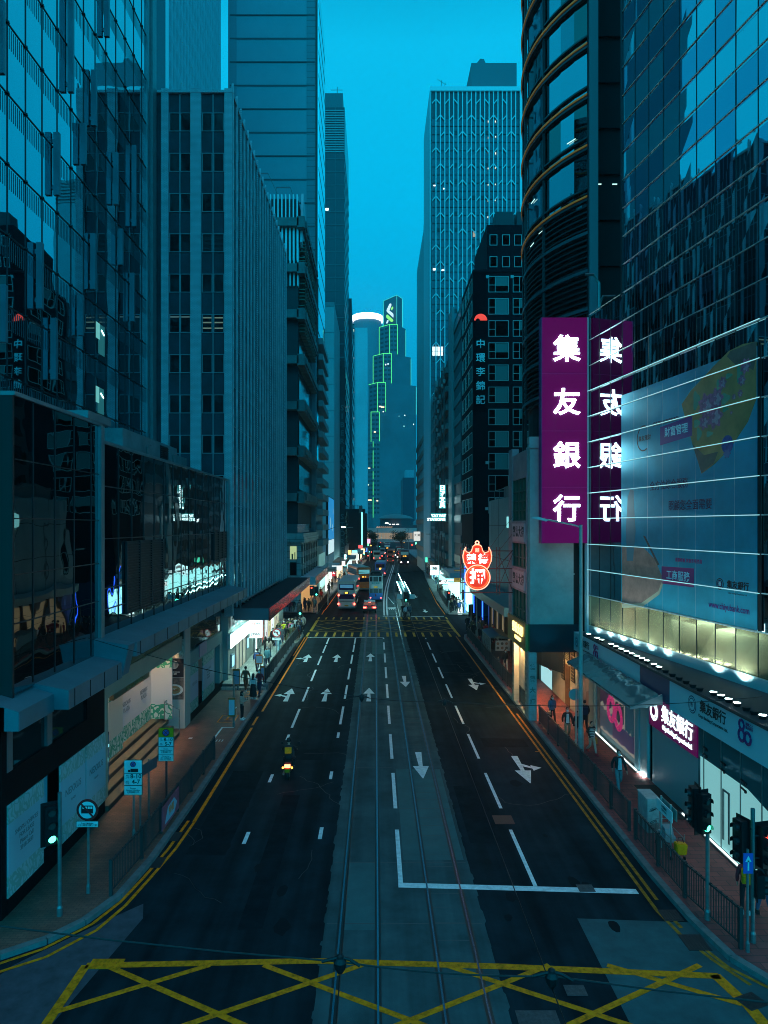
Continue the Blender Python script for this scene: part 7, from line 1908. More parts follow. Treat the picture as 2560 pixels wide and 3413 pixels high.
# right side
t = thing('utility_cabinet', 'pale grey roadside utility cabinet with scribbled graffiti', 'utility box', (10.15, 26.4, ZP))
m = MB(); m.box(9.95, 10.4, 26.0, 26.95, ZP, 1.36); m.box(9.92, 10.43, 25.97, 26.98, 1.36, 1.40); m.build('case', mat('cabinet_grey', (.30, .36, .36), .5, noise=(4, .25)), t, bevel=.01)
m = MB()
for (zz, r_) in ((1.0, .12), (.98, .07), (.55, .1)):
    m.tube([(10.17 + r_ * 1.2 * cos(a), 25.985, zz + r_ * .6 * sin(a * 1.3)) for a in [k * .5 for k in range(14)]], .008, 4)
m.build('graffiti', INK, t)
m = MB(); m.box(10.0, 10.36, 25.985, 25.995, .25, .5); m.build('door_panel', GALV, t)
t = thing('street_direction_sign', 'two white street direction boards on twin posts behind the near right railing', 'sign', (9.97, 24.4, ZP))
for y in (24.05, 24.85): m = MB(); m.tube([(10.0, y, ZP), (10.0, y, 1.95)], .035, 8); m.build('post', mat('pale_post', (.36, .46, .46), .4, .4), t)
m = MB(); m.box(9.93, 9.96, 23.8, 25.1, 1.42, 1.80); o = m.build('board', SIGNW, t)
text('中環碼頭\nCENTRAL', .14, INK, o, (9.925, 24.45, 1.61), NX, .001, .012)
m = MB(); m.box(10.04, 10.07, 23.7, 25.0, 1.5, 1.88); m.build('board', mat('board_green_back', (.10, .22, .20), .5), t)
t = thing('hand_trolley', 'folding wire trolley with a yellow bag parked behind the near right railing', 'trolley', (10.2, 24.2, ZP))
m = MB()
for (x0, x1, y0, y1, z) in ((9.95, 10.4, 23.9, 25.2, .45), (9.95, 10.4, 23.9, 25.2, .85)): m.tube([(x0, y0, z), (x1, y0, z), (x1, y1, z), (x0, y1, z), (x0, y0, z)], .015, 5)
for (x, y) in ((9.95, 23.9), (10.4, 23.9), (10.4, 25.2), (9.95, 25.2)): m.tube([(x, y, ZP + .1), (x, y, 1.0)], .015, 5)
m.tube([(9.95, 25.2, 1.0), (10.4, 25.2, 1.0)], .02, 5); m.build('wire_frame', GALV, t)
for (x, y) in ((9.95, 23.9), (10.4, 23.9), (10.4, 25.2), (9.95, 25.2)):
    m = MB(); m.lathe([(.06, -.02), (.06, .02)], (x, y, ZP + .06), 8, axis='X'); m.build('wheel', RUBBER, t)
m = MB(); m.box(9.99, 10.36, 24.5, 25.15, .46, .66); m.prism([(24.5, .66), (25.0, .66), (24.9, .95), (24.6, .9)], 10.02, 10.3, plane='YZ'); m.build('bundle', mat('grey_bundle', (.25, .3, .32), .7), t)
t = thing('yellow_bag', 'bright yellow carrier bag hanging at the end of the wire trolley', 'bag', (10.2, 23.75, .4))
m = MB(); m.prism([(10.03, .42), (10.37, .42), (10.40, .78), (10.0, .82)], 23.62, 23.86, plane='XZ'); m.build('bag', mat('bag_yellow', (.98, .32, .0), .5, noise=(9, .3)), t, bevel=.03)
m = MB(); m.tube([(10.1, 23.74, .8), (10.14, 23.78, .95), (10.26, 23.78, .95), (10.3, 23.74, .8)], .012, 5); m.build('handle', INK, t)
t = thing('arrow_sign', 'blue keep-straight arrow plate on a thin post at the right corner', 'road sign', (9.83, 18.7, ZP))
post(t, 9.83, 18.76, 2.85, .035)
o = plate(t, 9.80, 18.68, 2.25, 2.78, .26, BLUE_P, False)
m = MB(); m.box(9.78, 9.82, 18.66, 18.668, 2.33, 2.6); m.prism([(9.72, 2.56), (9.88, 2.56), (9.8, 2.72)], 18.66, 18.668, plane='XZ'); m.build('arrow', SIGNW, o)
t = thing('street_lamp', 'tall grey-green street lamp with one long arm standing before the bank', 'street lamp', (10.2, 35.3, ZP), group='street lamps')
LAMPP = mat('lamp_post_paint', (.22, .31, .30), .5, noise=(2, .2))
m = MB(); m.lathe([(.15, 0), (.15, 1.1), (.11, 1.25), (.08, 11.2), (.085, 11.3)], (10.2, 35.3, ZP), 14); m.build('post', LAMPP, t, smooth=True)
m = MB(); m.tube([(10.2, 35.3, 11.3), (9.9, 35.3, 11.42), (8.6, 35.3, 11.68), (8.0, 35.3, 11.78)], .04, 8); m.build('arm', LAMPP, t)
m = MB(); m.prism([(7.75, 11.76), (8.1, 11.70), (8.5, 11.60), (8.55, 11.68), (8.1, 11.84), (7.75, 11.82)], 35.2, 35.4, plane='XZ'); o = m.build('lamp_head', mat('lamp_head_pale', (.45, .55, .55), .4), t, bevel=.02)
def lampost(label, x, y, h, arm, lit):
    t = thing('street_lamp', label, 'street lamp', (x, y, ZP), group='street lamps')
    m = MB(); m.lathe([(.11, 0), (.11, 1), (.07, 1.1), (.055, h)], (x, y, ZP), 10); m.build('post', LAMPP, t)
    m = MB(); m.tube([(x, y, h), (x + arm * .5, y, h + .35), (x + arm, y, h + .5)], .04, 6); m.build('arm', LAMPP, t)
    m = MB(); m.box(x + arm - .1 * (1 if arm > 0 else -1), x + arm + .65 * (1 if arm > 0 else -1), y - .15, y + .15, h + .42, h + .56); o = m.build('lamp_head', LAMPP, t)
    if lit: m = MB(); m.box(x + arm - .02, x + arm + .58 * (1 if arm > 0 else -1), y - .16, y + .12, h + .36, h + .42); m.build('lamp', emat('lamp_glow', (1, .85, .6), 16), o)
lampost('street lamp with a lit head over the left kerb beside the blue billboard', -6.75, 100.7, 10.8, 1.9, True)
lampost('unlit street lamp farther along the left pavement', -6.3, 128, 10.6, 1.6, False)
lampost('far street lamp before the left tree', .7, 243, 10.4, 2.2, False)
lampost('far street lamp before the right tree', 10.4, 226, 10.4, -2.2, False)
lampost('unlit street lamp on the right pavement behind the neon sign', 10.1, 71.0, 8.6, -.9, False)
lampost('unlit street lamp on the right pavement beyond the tram stop', 10.5, 118, 9.5, -1.5, False)
t = thing('round_sign_back', 'round pale sign disc seen from behind beside the tall lamp post', 'road sign', (10.3, 36.6, ZP))
post(t, 10.3, 36.5, 2.95, .045, mat('pale_post', (.36, .46, .46), .4, .4))
m = MB(); m.lathe([(.29, -.012), (.29, .012)], (10.24, 36.58, 2.7), 24, axis='Y'); m.build('sign_disc', mat('disc_back_teal', (.14, .36, .38), .45), t)

# overhead wires of the tramway
t = thing('overhead_wires', 'thin black tram wires strung over both tracks and hung from cross wires with insulators', 'overhead wire', (.8, 9, 5.6))
WIRE = mat('wire_black', (.008, .008, .009), .5)
for x in (-.46, 2.22):
    m = MB(); m.tube([(x, 2, 5.6), (x, 9, 5.58), (x, 23, 5.6), (x, 55, 5.55), (x, 84, 5.6)] + [(x + bend(y), y, 5.6) for y in (100, 120, 140, 160, 180, 210)], .009, 4); m.build('contact_wire', WIRE, t)
spans = [((-12.5, 9.9, 7.2), (-.46, 9.2, 5.75), (2.22, 8.95, 5.72), (13, 8.6, 5.3)), ((-10.25, 25.3, 7.4), (-.46, 23.4, 5.75), (2.22, 22.9, 5.72), (12.3, 22.6, 5.95)), ((-9.9, 85, 7.0), (-.46, 84, 5.75), (2.22, 84, 5.75), (12, 88, 7))]
for sp in spans:
    m = MB()
    for p, q in zip(sp, sp[1:]):
        p, q = Vector(p), Vector(q); m.tube([p + (q - p) * k / 8 - Vector((0, 0, .25 * (1 - (2 * k / 8 - 1) ** 2) * min(1, (q - p).length / 12))) for k in range(9)], .012 if sp[1][1] < 60 else .02, 5)
    m.build('cross_wire', WIRE, t)
    for p in sp[1:3]:
        m = MB(); m.lathe([(.03, -.15), (.075, -.08), (.085, .0), (.05, .05), (.045, .08), (.02, .1)], p, 12); m.tube([(p[0] - .24, p[1], p[2] + .0), (p[0] - .12, p[1], p[2] + .03), (p[0], p[1], p[2] + .06), (p[0] + .12, p[1], p[2] + .03), (p[0] + .26, p[1] - .04, p[2] - .03)], .02, 6); m.build('insulator', WIRE, t)

# tram stop island
t = thing('tram_stop', 'tram stop island with a long shelter edged by bright white light tubes', 'tram stop', (3.7, 100, 0))
m = MB(); m.box(3.15, 4.35, 88.3, 119, 0, .2); m.build('platform', KERB, t)
m = MB(); m.box(3.3, 4.3, 89, 107.5, 2.9, 3.0); m.build('roof', mat('shelter_roof', (.05, .14, .14), .3, .3), t)
LST = emat('shelter_tube', (.42, 1, .97), 24)
for x in (3.22, 4.36): 
    m = MB(); m.box(x - .03, x + .03, 88.8, 107.5, 2.86, 2.92); m.build('light_tube', LST, t)
for x in (3.8,):
    m = MB(); m.box(x - .025, x + .025, 93.5, 119, 3.3, 3.35); m.build('light_tube', LST, t)
m = MB()
for k in range(8): m.tube([(3.75, 90 + k * 3.4, .2), (3.75, 90 + k * 3.4, 3.3)], .05, 6)
m.build('shelter_post', GREY, t)
for x in (3.0, 4.55):
    m = MB(); m.box(x - .32, x + .32, 88.2, 88.35, 2.3, 2.85); m.build('end_box', mat('stop_box_white', (.55, .68, .68), .4), t)
m = MB()
for k in range(10): m.box(4.28, 4.34, 89 + k * 3, 91.6 + k * 3, .3, 1.2)
m.build('barrier_lattice', GREY, t)

# hawker stall
t = thing('hawker_stall', 'hawker stall under a dark tarpaulin with clear plastic sheets and a price board', 'stall', (10.2, 61, ZP))
m = MB(); m.prism([(9.55, 2.05), (10.4, 2.25), (11.3, 2.0), (11.3, 1.95), (9.55, 2.0)], 59.2, 64, plane='XZ'); m.build('tarpaulin', mat('tarp_teal', (.05, .10, .11), .5), t)
m = MB(); m.box(9.55, 9.58, 59.3, 63.8, .5, 2.0); m.build('plastic_sheet', mat('plastic_sheeting', (.20, .25, .26), .15, bump=(3, .4, 3, .1)), t)
m = MB(); m.box(10.0, 11.2, 59.25, 59.3, .95, 1.8); o = m.build('price_board', mat('board_beige', (.40, .36, .32), .6), t)
for k in range(6):
    m = MB(); m.lathe([(.12, 0), (.12, .01)], (10.2 + .36 * (k % 3), 59.23, 1.55 - .36 * (k // 3)), 10, axis='Y'); m.build('food_photo', mat('food_photo_%d' % (k % 2), ((.25, .12, .08), (.1, .08, .07))[k % 2], .6), o)
m = MB(); m.box(9.8, 11.1, 59.8, 63.2, .2, .95); m.build('counter', mat('stall_counter', (.06, .06, .06), .6), t)
for (x, y) in ((9.6, 59.3), (11.25, 59.3), (9.6, 63.8), (11.25, 63.8)):
    m = MB(); m.tube([(x, y, ZP), (x, y, 2.1)], .03, 5); m.build('pole', GREY, t)

# projecting shop signs
def shop_sign(label, us0, vs0, us1, vs1, Y, mm, words=None, tm=None, size=.5, bold=.02, dep=.15, kind='lit sign', arm=None):
    x0, x1, z1, z0 = xat(us0, Y), xat(us1, Y), zat(vs0, Y), zat(vs1, Y)
    t = thing('shop_sign', label, kind, ((x0 + x1) / 2, Y, z0), group='shop signs over the pavements')
    m = MB(); m.box(x0, x1, Y, Y + dep, z0, z1); o = m.build('panel', mm, t)
    e = MB(); e.box(x0 - .03, x1 + .03, Y + .02, Y + dep + .03, z0 - .03, z1 + .03); e.build('edge', DARK, o)
    if arm:
        a = MB(); a.beam((x1 if arm > x1 else x0, Y + .08, z1 - .2), (arm, Y + .08, z1 - .2), .06, .06); a.beam((x1 if arm > x1 else x0, Y + .08, z0 + .2), (arm, Y + .08, z0 + .2), .06, .06); a.build('bracket', GREY, t)
    if words:
        n = len(words)
        for i, (w_, fx, fz) in enumerate(words): text(w_, size, tm, o, (x0 + (x1 - x0) * fx, Y - .01, z0 + (z1 - z0) * fz), 0, .006, bold)
    return t
STB = emat('sign_teal_lit', (.05, .6, .6), .42); STW = emat('sign_glyph_cyan_white', (.75, 1, 1), 4.5)
shop_sign('upright lit sign 日發文具 on the old tenement, above the YAT FAT board', 1463, 1617, 1486, 1695, 115, STB, [('日', .5, .87), ('發', .5, .62), ('文', .5, .37), ('具', .5, .13)], STW, 1.15, .02, arm=12)
shop_sign('flat lit YAT FAT stationery board under the upright stationery sign', 1437, 1711, 1487, 1737, 115.3, STB, [('YAT FAT', .5, .68), ('STATIONERY', .5, .2)], STW, .62, .02, arm=12)
shop_sign('white cyan lit box over the right pavement beyond the tram stop', 1434, 1884, 1464, 1917, 108, emat('white_cyan_box', (.6, 1, 1), 2.2), [('藥', .5, .5)], mat('pharmacy_red', (.5, .03, .03), .5), 1.1, arm=11.5)
shop_sign('green shop panel with a portrait photograph over the right pavement', 1491, 1892, 1508, 1922, 98, mat('green_sign_panel', (.06, .22, .20), .5), [('●', .5, .7), ('美容', .5, .3)], SIGNW, .34, arm=11.5, kind='sign')
shop_sign('yellow shop panel with small black print over the right pavement', 1514, 1900, 1535, 1940, 93, emat('yellow_panel_lit', (.75, .45, .06), .28), [('優惠', .5, .78), ('大減價', .5, .55), ('SALE', .5, .25)], INK, .24, arm=11.5)
shop_sign('small lit white square sign beside the green portrait panel', 1466, 1902, 1478, 1914, 104, emat('white_small_sign', (.75, 1, 1), 2), [('茶', .5, .5)], INK, .4, arm=11)
shop_sign('low lit shop name board among the right crowd', 1470, 1934, 1493, 1948, 100, BLACK, [('LITTLE', .5, .7), ('KITCHEN', .5, .25)], EW, .34, arm=11)
shop_sign('tall white lit poster panel at the right shop corner', 1526, 2000, 1541, 2057, 91.5, emat('white_poster_panel', (.82, 1, .98), 2.4))
shop_sign('white lit box sign over the left pavement above the red sign', 1106, 1886, 1138, 1901, 124, emat('white_far_box', (.9, 1, 1), 3.2), arm=-8.5)
shop_sign('red sign with a white symbol over the left crowd', 1107, 1903, 1118, 1921, 121, emat('red_far_sign', (.9, .05, .08), .7), [('人', .5, .6)], EW, .5, arm=-8.5)
shop_sign('upright white and teal lit sign hanging over the left pavement', 1146, 1848, 1156, 1889, 150, emat('teal_far_sign', (.1, .6, .62), .6), [('榮', .5, .88), ('華', .5, .64), ('餅', .5, .4), ('家', .5, .15)], EW, .62, arm=-8)
shop_sign('broad pale lit shop window sign at the far left pavement', 1168, 1842, 1193, 1868, 172, emat('pale_far_window', (.85, .95, .85), .9), arm=-8)
shop_sign('pair of white lit poster panels high on the far right', 1379, 1772, 1401, 1803, 172, emat('far_poster_white', (.95, .9, .8), .8), [('大', .25, .6), ('減', .75, .6)], INK, .8, arm=11.6)
shop_sign('small green lit sign over the right pavement', 1418, 1858, 1425, 1874, 118, emat('green_far_sign', (.1, 1, .6), 1.4), arm=11)
shop_sign('small white sign hung near the black canopy on the left', 1016, 1942, 1026, 1949, 88, EW, arm=-10)
for k in range(16):
    side = k % 2; Y = 140 + k * 8.5; x = (-7.6 if not side else 10.4) + bend(Y) + rnd.uniform(-.8, .4) * (1 if not side else -1)
    w_ = rnd.uniform(.6, 1.4); h_ = rnd.uniform(.5, 1.6); z = rnd.uniform(2.6, 6); us0 = 1252 + x * FS / Y
    shop_sign('far lit shop sign on the %s pavement, number %s along' % (('left', 'right')[side], ('one two three four five six seven eight'.split())[k // 2]) if False else ('far lit shop sign in %s over the %s pavement' % (('white', 'amber', 'cyan', 'red', 'pale yellow', 'blue', 'pink', 'green')[k // 2], ('left', 'right')[side])),
              us0, 1752 + (HC - z - h_) * FS / Y, us0 + w_ * FS / Y, 1752 + (HC - z) * FS / Y, Y,
              emat('far_sign_%d' % (k // 2), ((.9, 1, 1), (1, .6, .2), (.3, 1, 1), (1, .1, .1), (1, .85, .5), (.1, .3, 1), (1, .4, .6), (.2, 1, .5))[k // 2], 1.8))
t = thing('blue_billboard', 'tall blue sky billboard with a white lit foot on the left side of the street', 'billboard', (-9.3, 146, 5.5))
m = MB(); m.box(-9.55, -9.15, 137, 156, 5.6, 17.2); m.build('frame', DARK, t)
m = MB(); m.box(-9.15, -9.1, 137.3, 155.7, 8.6, 17.0); m.build('blue_panel', emat('billboard_sky', (.03, .36, .80), .62), t)
m = MB(); m.box(-9.15, -9.1, 137.3, 155.7, 5.8, 8.5); m.build('white_panel', emat('billboard_foot', (.7, .95, 1), .8), t)
for (y, z, r_) in ((143, 12, 1.1), (150, 11, .8), (152, 14.5, .6)):
    m = MB(); m.lathe([(r_, 0), (r_, .02)], (-9.1, y, z), 12, axis='X'); m.build('printed_shape', emat('billboard_cloud', (.5, .8, .95), .5), t)
b = thing('far_left_shops', 'row of low lit shop canopies along the far left pavement', 'canopy', (-8, 150, 4))
for k, (y0, y1) in enumerate(((120, 136), (140, 160), (163, 189), (193, 216), (218, 234))):
    bb = bend((y0 + y1) / 2); m = MB(); m.box(-10 + bb, -7.4 + bb, y0, y1, 3.6, 4.3); m.build('deck', mat('far_canopy_%d' % (k % 3), ((.3, .35, .35), (.32, .16, .08), (.1, .16, .18))[k % 3], .5), b)
    m = MB(); m.box(-9.2 + bb, -9.0 + bb, y0, y1, .3, 3.4); m.build('shopfront', emat('far_shopfront_%d' % (k % 3), ((.9, 1, .9), (1, .7, .4), (.5, 1, 1))[k % 3], 1.8), b)
b = thing('far_right_shops', 'row of low lit shop canopies along the far right pavement', 'canopy', (12, 150, 4))
for k, (y0, y1) in enumerate(((100.5, 113), (115, 138), (140, 152), (154, 170), (172, 202), (206, 246))):
    bb = bend((y0 + y1) / 2); m = MB(); m.box(9.8 + bb, 12.3 + bb, y0, y1, 3.9, 4.5); m.build('deck', mat('far_canopy_%d' % (k % 3), ((.3, .35, .35), (.32, .16, .08), (.1, .16, .18))[k % 3], .5), b)
    m = MB(); m.box(11.4 + bb, 11.6 + bb, y0, y1, .3, 3.6); m.build('shopfront', emat('far_shopfront_%d' % ((k + 2) % 3), ((.9, 1, .9), (1, .7, .4), (.5, 1, 1))[(k + 2) % 3], 1.8), b)
# ------------------------------------------------------------------ people
def skin_mesh(nodes, edges, sub=1):
    """one continuous tapered surface grown round a skeleton: nodes = [((x, y, z), (ra, rb))]"""
    me = bpy.data.meshes.new('figure'); me.from_pydata([n[0] for n in nodes], edges, [])
    o = bpy.data.objects.new('figure', me); COL.objects.link(o)
    o.modifiers.new('Skin', 'SKIN').use_smooth_shade = True
    sv = me.skin_vertices[0].data
    for i, n in enumerate(nodes): sv[i].radius = n[1]; sv[i].use_root = (i == 0)
    ss = o.modifiers.new('Sub', 'SUBSURF'); ss.levels = sub; ss.render_levels = sub
    bpy.context.view_layer.update()
    out = bpy.data.meshes.new_from_object(o.evaluated_get(bpy.context.evaluated_depsgraph_get()))
    bpy.data.objects.remove(o); bpy.data.meshes.remove(me)
    return out
def add_mesh(mb, me):
    base = len(mb.v); mb.v += [v.co.copy() for v in me.vertices]
    for p in me.polygons: mb.f.append([base + i for i in p.vertices]); mb.m.append(0)
def pose_joints(kind):
    """joints of a figure facing -Y, 1.72 m tall"""
    J = dict(pel=(0, 0, .94), wai=(0, 0, 1.08), che=(0, .01, 1.30), nec=(0, .0, 1.47), hed=(0, -.015, 1.55))
    for s, n in ((-1, 'l'), (1, 'r')):
        J['sh' + n] = (.175 * s, .01, 1.41); J['hip' + n] = (.095 * s, 0, .90)
        f = s if kind.startswith('walk') else 0
        if kind == 'walkb': f = -s
        if kind.startswith('walk'):
            if f > 0: J['kn' + n], J['an' + n] = (.10 * s, -.17, .50), (.10 * s, -.30, .09)
            else: J['kn' + n], J['an' + n] = (.09 * s, -.02, .48), (.09 * s, .34, .17)
            J['el' + n], J['wr' + n] = (.235 * s, .10 * f + .02, 1.15), (.23 * s, .20 * f - .10, .93)
        else:
            J['kn' + n], J['an' + n] = (.105 * s, -.01, .49), (.11 * s, .01, .08)
            J['el' + n], J['wr' + n] = (.24 * s, .03, 1.14), (.235 * s, -.05, .90)
    if kind == 'phone':
        J['elr'], J['wrr'] = (.22, -.06, 1.15), (.08, -.27, 1.26)
        J['ell'], J['wrl'] = (-.22, -.05, 1.15), (-.03, -.26, 1.18)
    if kind == 'ride':
        for s, n in ((-1, 'l'), (1, 'r')):
            J['hip' + n] = (.12 * s, 0, .90); J['kn' + n] = (.25 * s, -.42, .80); J['an' + n] = (.20 * s, -.38, .38)
            J['el' + n] = (.30 * s, -.26, 1.20); J['wr' + n] = (.32 * s, -.55, 1.12)
        J['che'] = (0, -.06, 1.30); J['nec'] = (0, -.10, 1.47); J['hed'] = (0, -.15, 1.55)
        for n, s in (('l', -1), ('r', 1)): J['sh' + n] = (.19 * s, -.06, 1.41)
    return J
PM = {}
def part_mesh(part, pose):
    key = (part, pose)
    if key in PM: return PM[key]
    J = pose_joints(pose); V = lambda k: Vector(J[k])
    def limb(nodes, edges, base, names, radii):
        prev = base
        for n, r in zip(names, radii):
            nodes.append((J[n] if isinstance(n, str) else n, r)); edges.append((prev, len(nodes) - 1)); prev = len(nodes) - 1
        return prev
    mb = MB()
    if part == 'body':
        nodes, edges = [(J['pel'], (.12, .09))], []
        c = limb(nodes, edges, 0, ['wai', 'che'], [(.11, .08), (.13, .09)])
        k = limb(nodes, edges, c, ['nec', 'hed'], [(.05, .05), (.055, .055)])
        for n in 'lr':
            w = limb(nodes, edges, c, ['sh' + n, 'el' + n, 'wr' + n], [(.05, .05), (.04, .04), (.026, .026)])
            a = limb(nodes, edges, 0, ['hip' + n, 'kn' + n, 'an' + n], [(.075, .075), (.052, .052), (.036, .036)])
        add_mesh(mb, skin_mesh(nodes, edges))
        h = V('hed') + Vector((0, -.005, .085))
        prof = [(.03, -.125), (.058, -.105), (.072, -.06), (.078, 0), (.076, .05), (.058, .10), (.02, .125)]
        b0 = len(mb.v); mb.lathe(prof, h, 12)
        for i in range(b0, len(mb.v)): mb.v[i].y = h.y + (mb.v[i].y - h.y) * 1.18
        mb.prism([(h.x - .012, h.z - .035), (h.x + .012, h.z - .035), (h.x, h.z + .02)], h.y - .115, h.y - .07, plane='XZ')   # nose
        for s in (-1, 1):
            mb.lathe([(.012, -.006), (.014, .0), (.008, .006)], (h.x + s * .03, h.y - .083, h.z + .012), 6, axis='Y')         # eyes
            mb.lathe([(.02, -.01), (.026, 0), (.015, .01)], (h.x + s * .08, h.y + .005, h.z - .005), 7, axis='X')             # ears
        mb.box(h.x - .024, h.x + .024, h.y - .083, h.y - .06, h.z - .066, h.z - .056)                                          # mouth
        for n, s in (('l', -1), ('r', 1)):                                                                                     # palm and five fingers
            w, e = V('wr' + n), V('el' + n); d = (w - e).normalized(); side = Vector((0, -1, 0)) if abs(d.y) < .8 else Vector((1, 0, 0)); side = (side - d * side.dot(d)).normalized()
            mb.beam(w - d * .01, w + d * .075, .030, .072, up=side)
            for f in range(4):
                p = w + d * .07 + side * (-.027 + .018 * f); q = p + d * (.034 + (.006, .012, .008, 0)[f]); u = q + (d * .8 + Vector((-s * .5, -.1, 0))).normalized() * .03
                mb.tube([p, q, u], [.009, .008, .006], 5)
            p = w + d * .015 + side * .034; mb.tube([p, p + side * .025 + d * .025, p + side * .03 + d * .055], [.010, .009, .007], 5)
    elif part in ('top', 'coat'):
        lo = .86 if part == 'top' else .66
        nodes, edges = [(J['che'], (.175, .125))], []
        limb(nodes, edges, 0, ['wai', (J['pel'][0], J['pel'][1], lo + .06), (J['pel'][0], J['pel'][1], lo)], [(.15, .115), (.17, .13), (.175, .135)])
        limb(nodes, edges, 0, [tuple(V('nec') + Vector((0, 0, -.01)))], [(.07, .068)])
        for n in 'lr': limb(nodes, edges, 0, ['sh' + n, 'el' + n, tuple(V('wr' + n) * .96 + V('el' + n) * .04)], [(.075, .075), (.06, .06), (.046, .046)])
        add_mesh(mb, skin_mesh(nodes, edges))
    elif part == 'trousers':
        nodes, edges = [(J['pel'], (.145, .112))], []
        limb(nodes, edges, 0, ['wai'], [(.13, .10)])
        for n in 'lr': limb(nodes, edges, 0, ['hip' + n, 'kn' + n, tuple(V('an' + n) + Vector((0, 0, .03)))], [(.098, .098), (.072, .072), (.056, .056)])
        add_mesh(mb, skin_mesh(nodes, edges))
    elif part == 'skirt':
        mb.lathe([(.14, 1.05), (.17, .92), (.22, .6), (.27, .22), (.265, .2)], (0, 0, 0), 14)
        for i, v in enumerate(mb.v): v.y *= .8; v.x += .01 * sin(i * 2.1)
    elif part == 'shoe_l' or part == 'shoe_r':
        a = V('an' + part[-1]); mb.prism([(a.y + .07, a.z - .08), (a.y - .19, a.z - .08), (a.y - .18, a.z - .04), (a.y - .05, a.z + .03), (a.y + .06, a.z + .03)], a.x - .045, a.x + .045, plane='YZ')
    elif part in ('hair', 'long_hair', 'cap', 'helmet', 'bun'):
        h = V('hed') + Vector((0, .012, .095)); r = {'helmet': 1.32, 'cap': 1.08}.get(part, 1.10)
        b0 = len(mb.v); mb.lathe([(.07 * r, -.045), (.082 * r, 0), (.079 * r, .05), (.06 * r, .10), (.02 * r, .125)], h, 14)
        for i in range(b0, len(mb.v)):
            v = mb.v[i]; v.y = h.y + (v.y - h.y) * 1.15
            if part != 'helmet' and v.y < h.y - .05 and v.z < h.z + .045: v.y = h.y - .05
        if part == 'long_hair': mb.lathe([(.05, -.36), (.085, -.3), (.098, -.12), (.088, .03), (.06, .09)], h + Vector((0, .035, 0)), 12)
        if part == 'bun': mb.lathe([(.02, -.04), (.045, 0), (.02, .04)], h + Vector((0, .10, .05)), 10)
        if part == 'cap': mb.prism([(h.x - .07, h.y - .07), (h.x + .07, h.y - .07), (h.x + .05, h.y - .17), (h.x - .05, h.y - .17)], h.z + .03, h.z + .045)
        if part == 'helmet': mb.box(h.x - .08, h.x + .08, h.y - .13, h.y - .10, h.z - .07, h.z + .03)
    elif part == 'mask':
        h = V('hed') + Vector((0, -.005, .085)); mb.prism([(h.x - .055, h.z - .02), (h.x - .045, h.z - .085), (h.x, h.z - .10), (h.x + .045, h.z - .085), (h.x + .055, h.z - .02), (h.x, h.z + .0)], h.y - .115, h.y - .06, plane='XZ')
    elif part == 'backpack': mb.box(-.15, .15, .12, .27, 1.0, 1.42); mb.box(-.12, .12, .27, .32, 1.02, 1.24)
    elif part == 'delivery_box': mb.box(-.15, .15, .10, .24, 1.16, 1.42)
    elif part == 'handbag': w = V('wrl'); mb.box(w.x - .13, w.x + .03, w.y - .12, w.y + .12, w.z - .26, w.z - .05); mb.tube([(w.x - .05, w.y - .09, w.z - .06), (w.x - .02, w.y, w.z + .02), (w.x - .05, w.y + .09, w.z - .06)], .01, 5)
    elif part == 'carrier_bag': w = V('wrr'); mb.prism([(w.y - .13, w.z - .40), (w.y + .13, w.z - .40), (w.y + .10, w.z - .08), (w.y - .10, w.z - .08)], w.x - .02, w.x + .10, plane='YZ'); mb.tube([(w.x + .04, w.y - .06, w.z - .1), (w.x, w.y, w.z - .02), (w.x + .04, w.y + .06, w.z - .1)], .01, 5)
    elif part == 'phone': w = V('wrr'); mb.box(w.x - .06, w.x + .01, w.y - .07, w.y - .05, w.z - .02, w.z + .12)
    elif part == 'shirt_front': mb.prism([(-.055, 1.43), (.055, 1.43), (.085, .95), (-.085, .95)], -.165, -.11, plane='XZ')
    elif part == 'stripe_band':
        for k in range(6): mb.lathe([(.183, 0), (.183, .035)], (0, .005, .92 + k * .085), 14)
        for v in mb.v: v.y *= .74
    elif part == 'apron': mb.prism([(-.12, 1.35), (.12, 1.35), (.16, .7), (-.16, .7)], -.17, -.13, plane='XZ')
    nm = {'shoe_l': 'shoe', 'shoe_r': 'shoe'}.get(part, part)
    PM[key] = mb.mesh(nm, [WHITE], smooth=part in ('body', 'top', 'coat', 'trousers', 'skirt', 'hair', 'long_hair', 'helmet', 'cap', 'bun'), bevel=.012 if part in ('backpack', 'handbag', 'delivery_box') else 0)
    return PM[key]
def C(name, c, r=.75): return mat('cloth_' + name, c, r, noise=(14, .2))
CL = dict(black=C('black', (.014, .014, .016)), navy=C('navy', (.02, .03, .06)), denim=C('denim', (.07, .11, .19)), grey=C('grey', (.12, .13, .14)), khaki=C('khaki', (.24, .19, .12)), white=C('white', (.55, .56, .56)),
          brown=C('brown', (.16, .075, .04)), beige=C('beige', (.42, .33, .27)), red=C('red', (.38, .03, .04)), maroon=C('maroon', (.20, .02, .03)), pink=C('pink', (.55, .12, .24)), lime=C('lime', (.80, .70, .02)), yellow=C('yellow', (.95, .28, .0)),
          teal=C('teal', (.07, .20, .22)), blue=C('blue', (.05, .12, .32)), cyan=C('cyan', (.30, .52, .56)), olive=C('olive', (.10, .10, .05)), tan=C('tan', (.36, .22, .12)), orange=C('orange', (.62, .20, .02)), green=C('green', (.04, .18, .09)))
SKIN = mat('skin', (.42, .26, .19), .55); HAIR = mat('black_hair', (.012, .010, .009), .45); MASK = mat('face_mask_blue', (.45, .62, .68), .7); GREYHAIR = mat('grey_hair', (.25, .25, .25), .6)
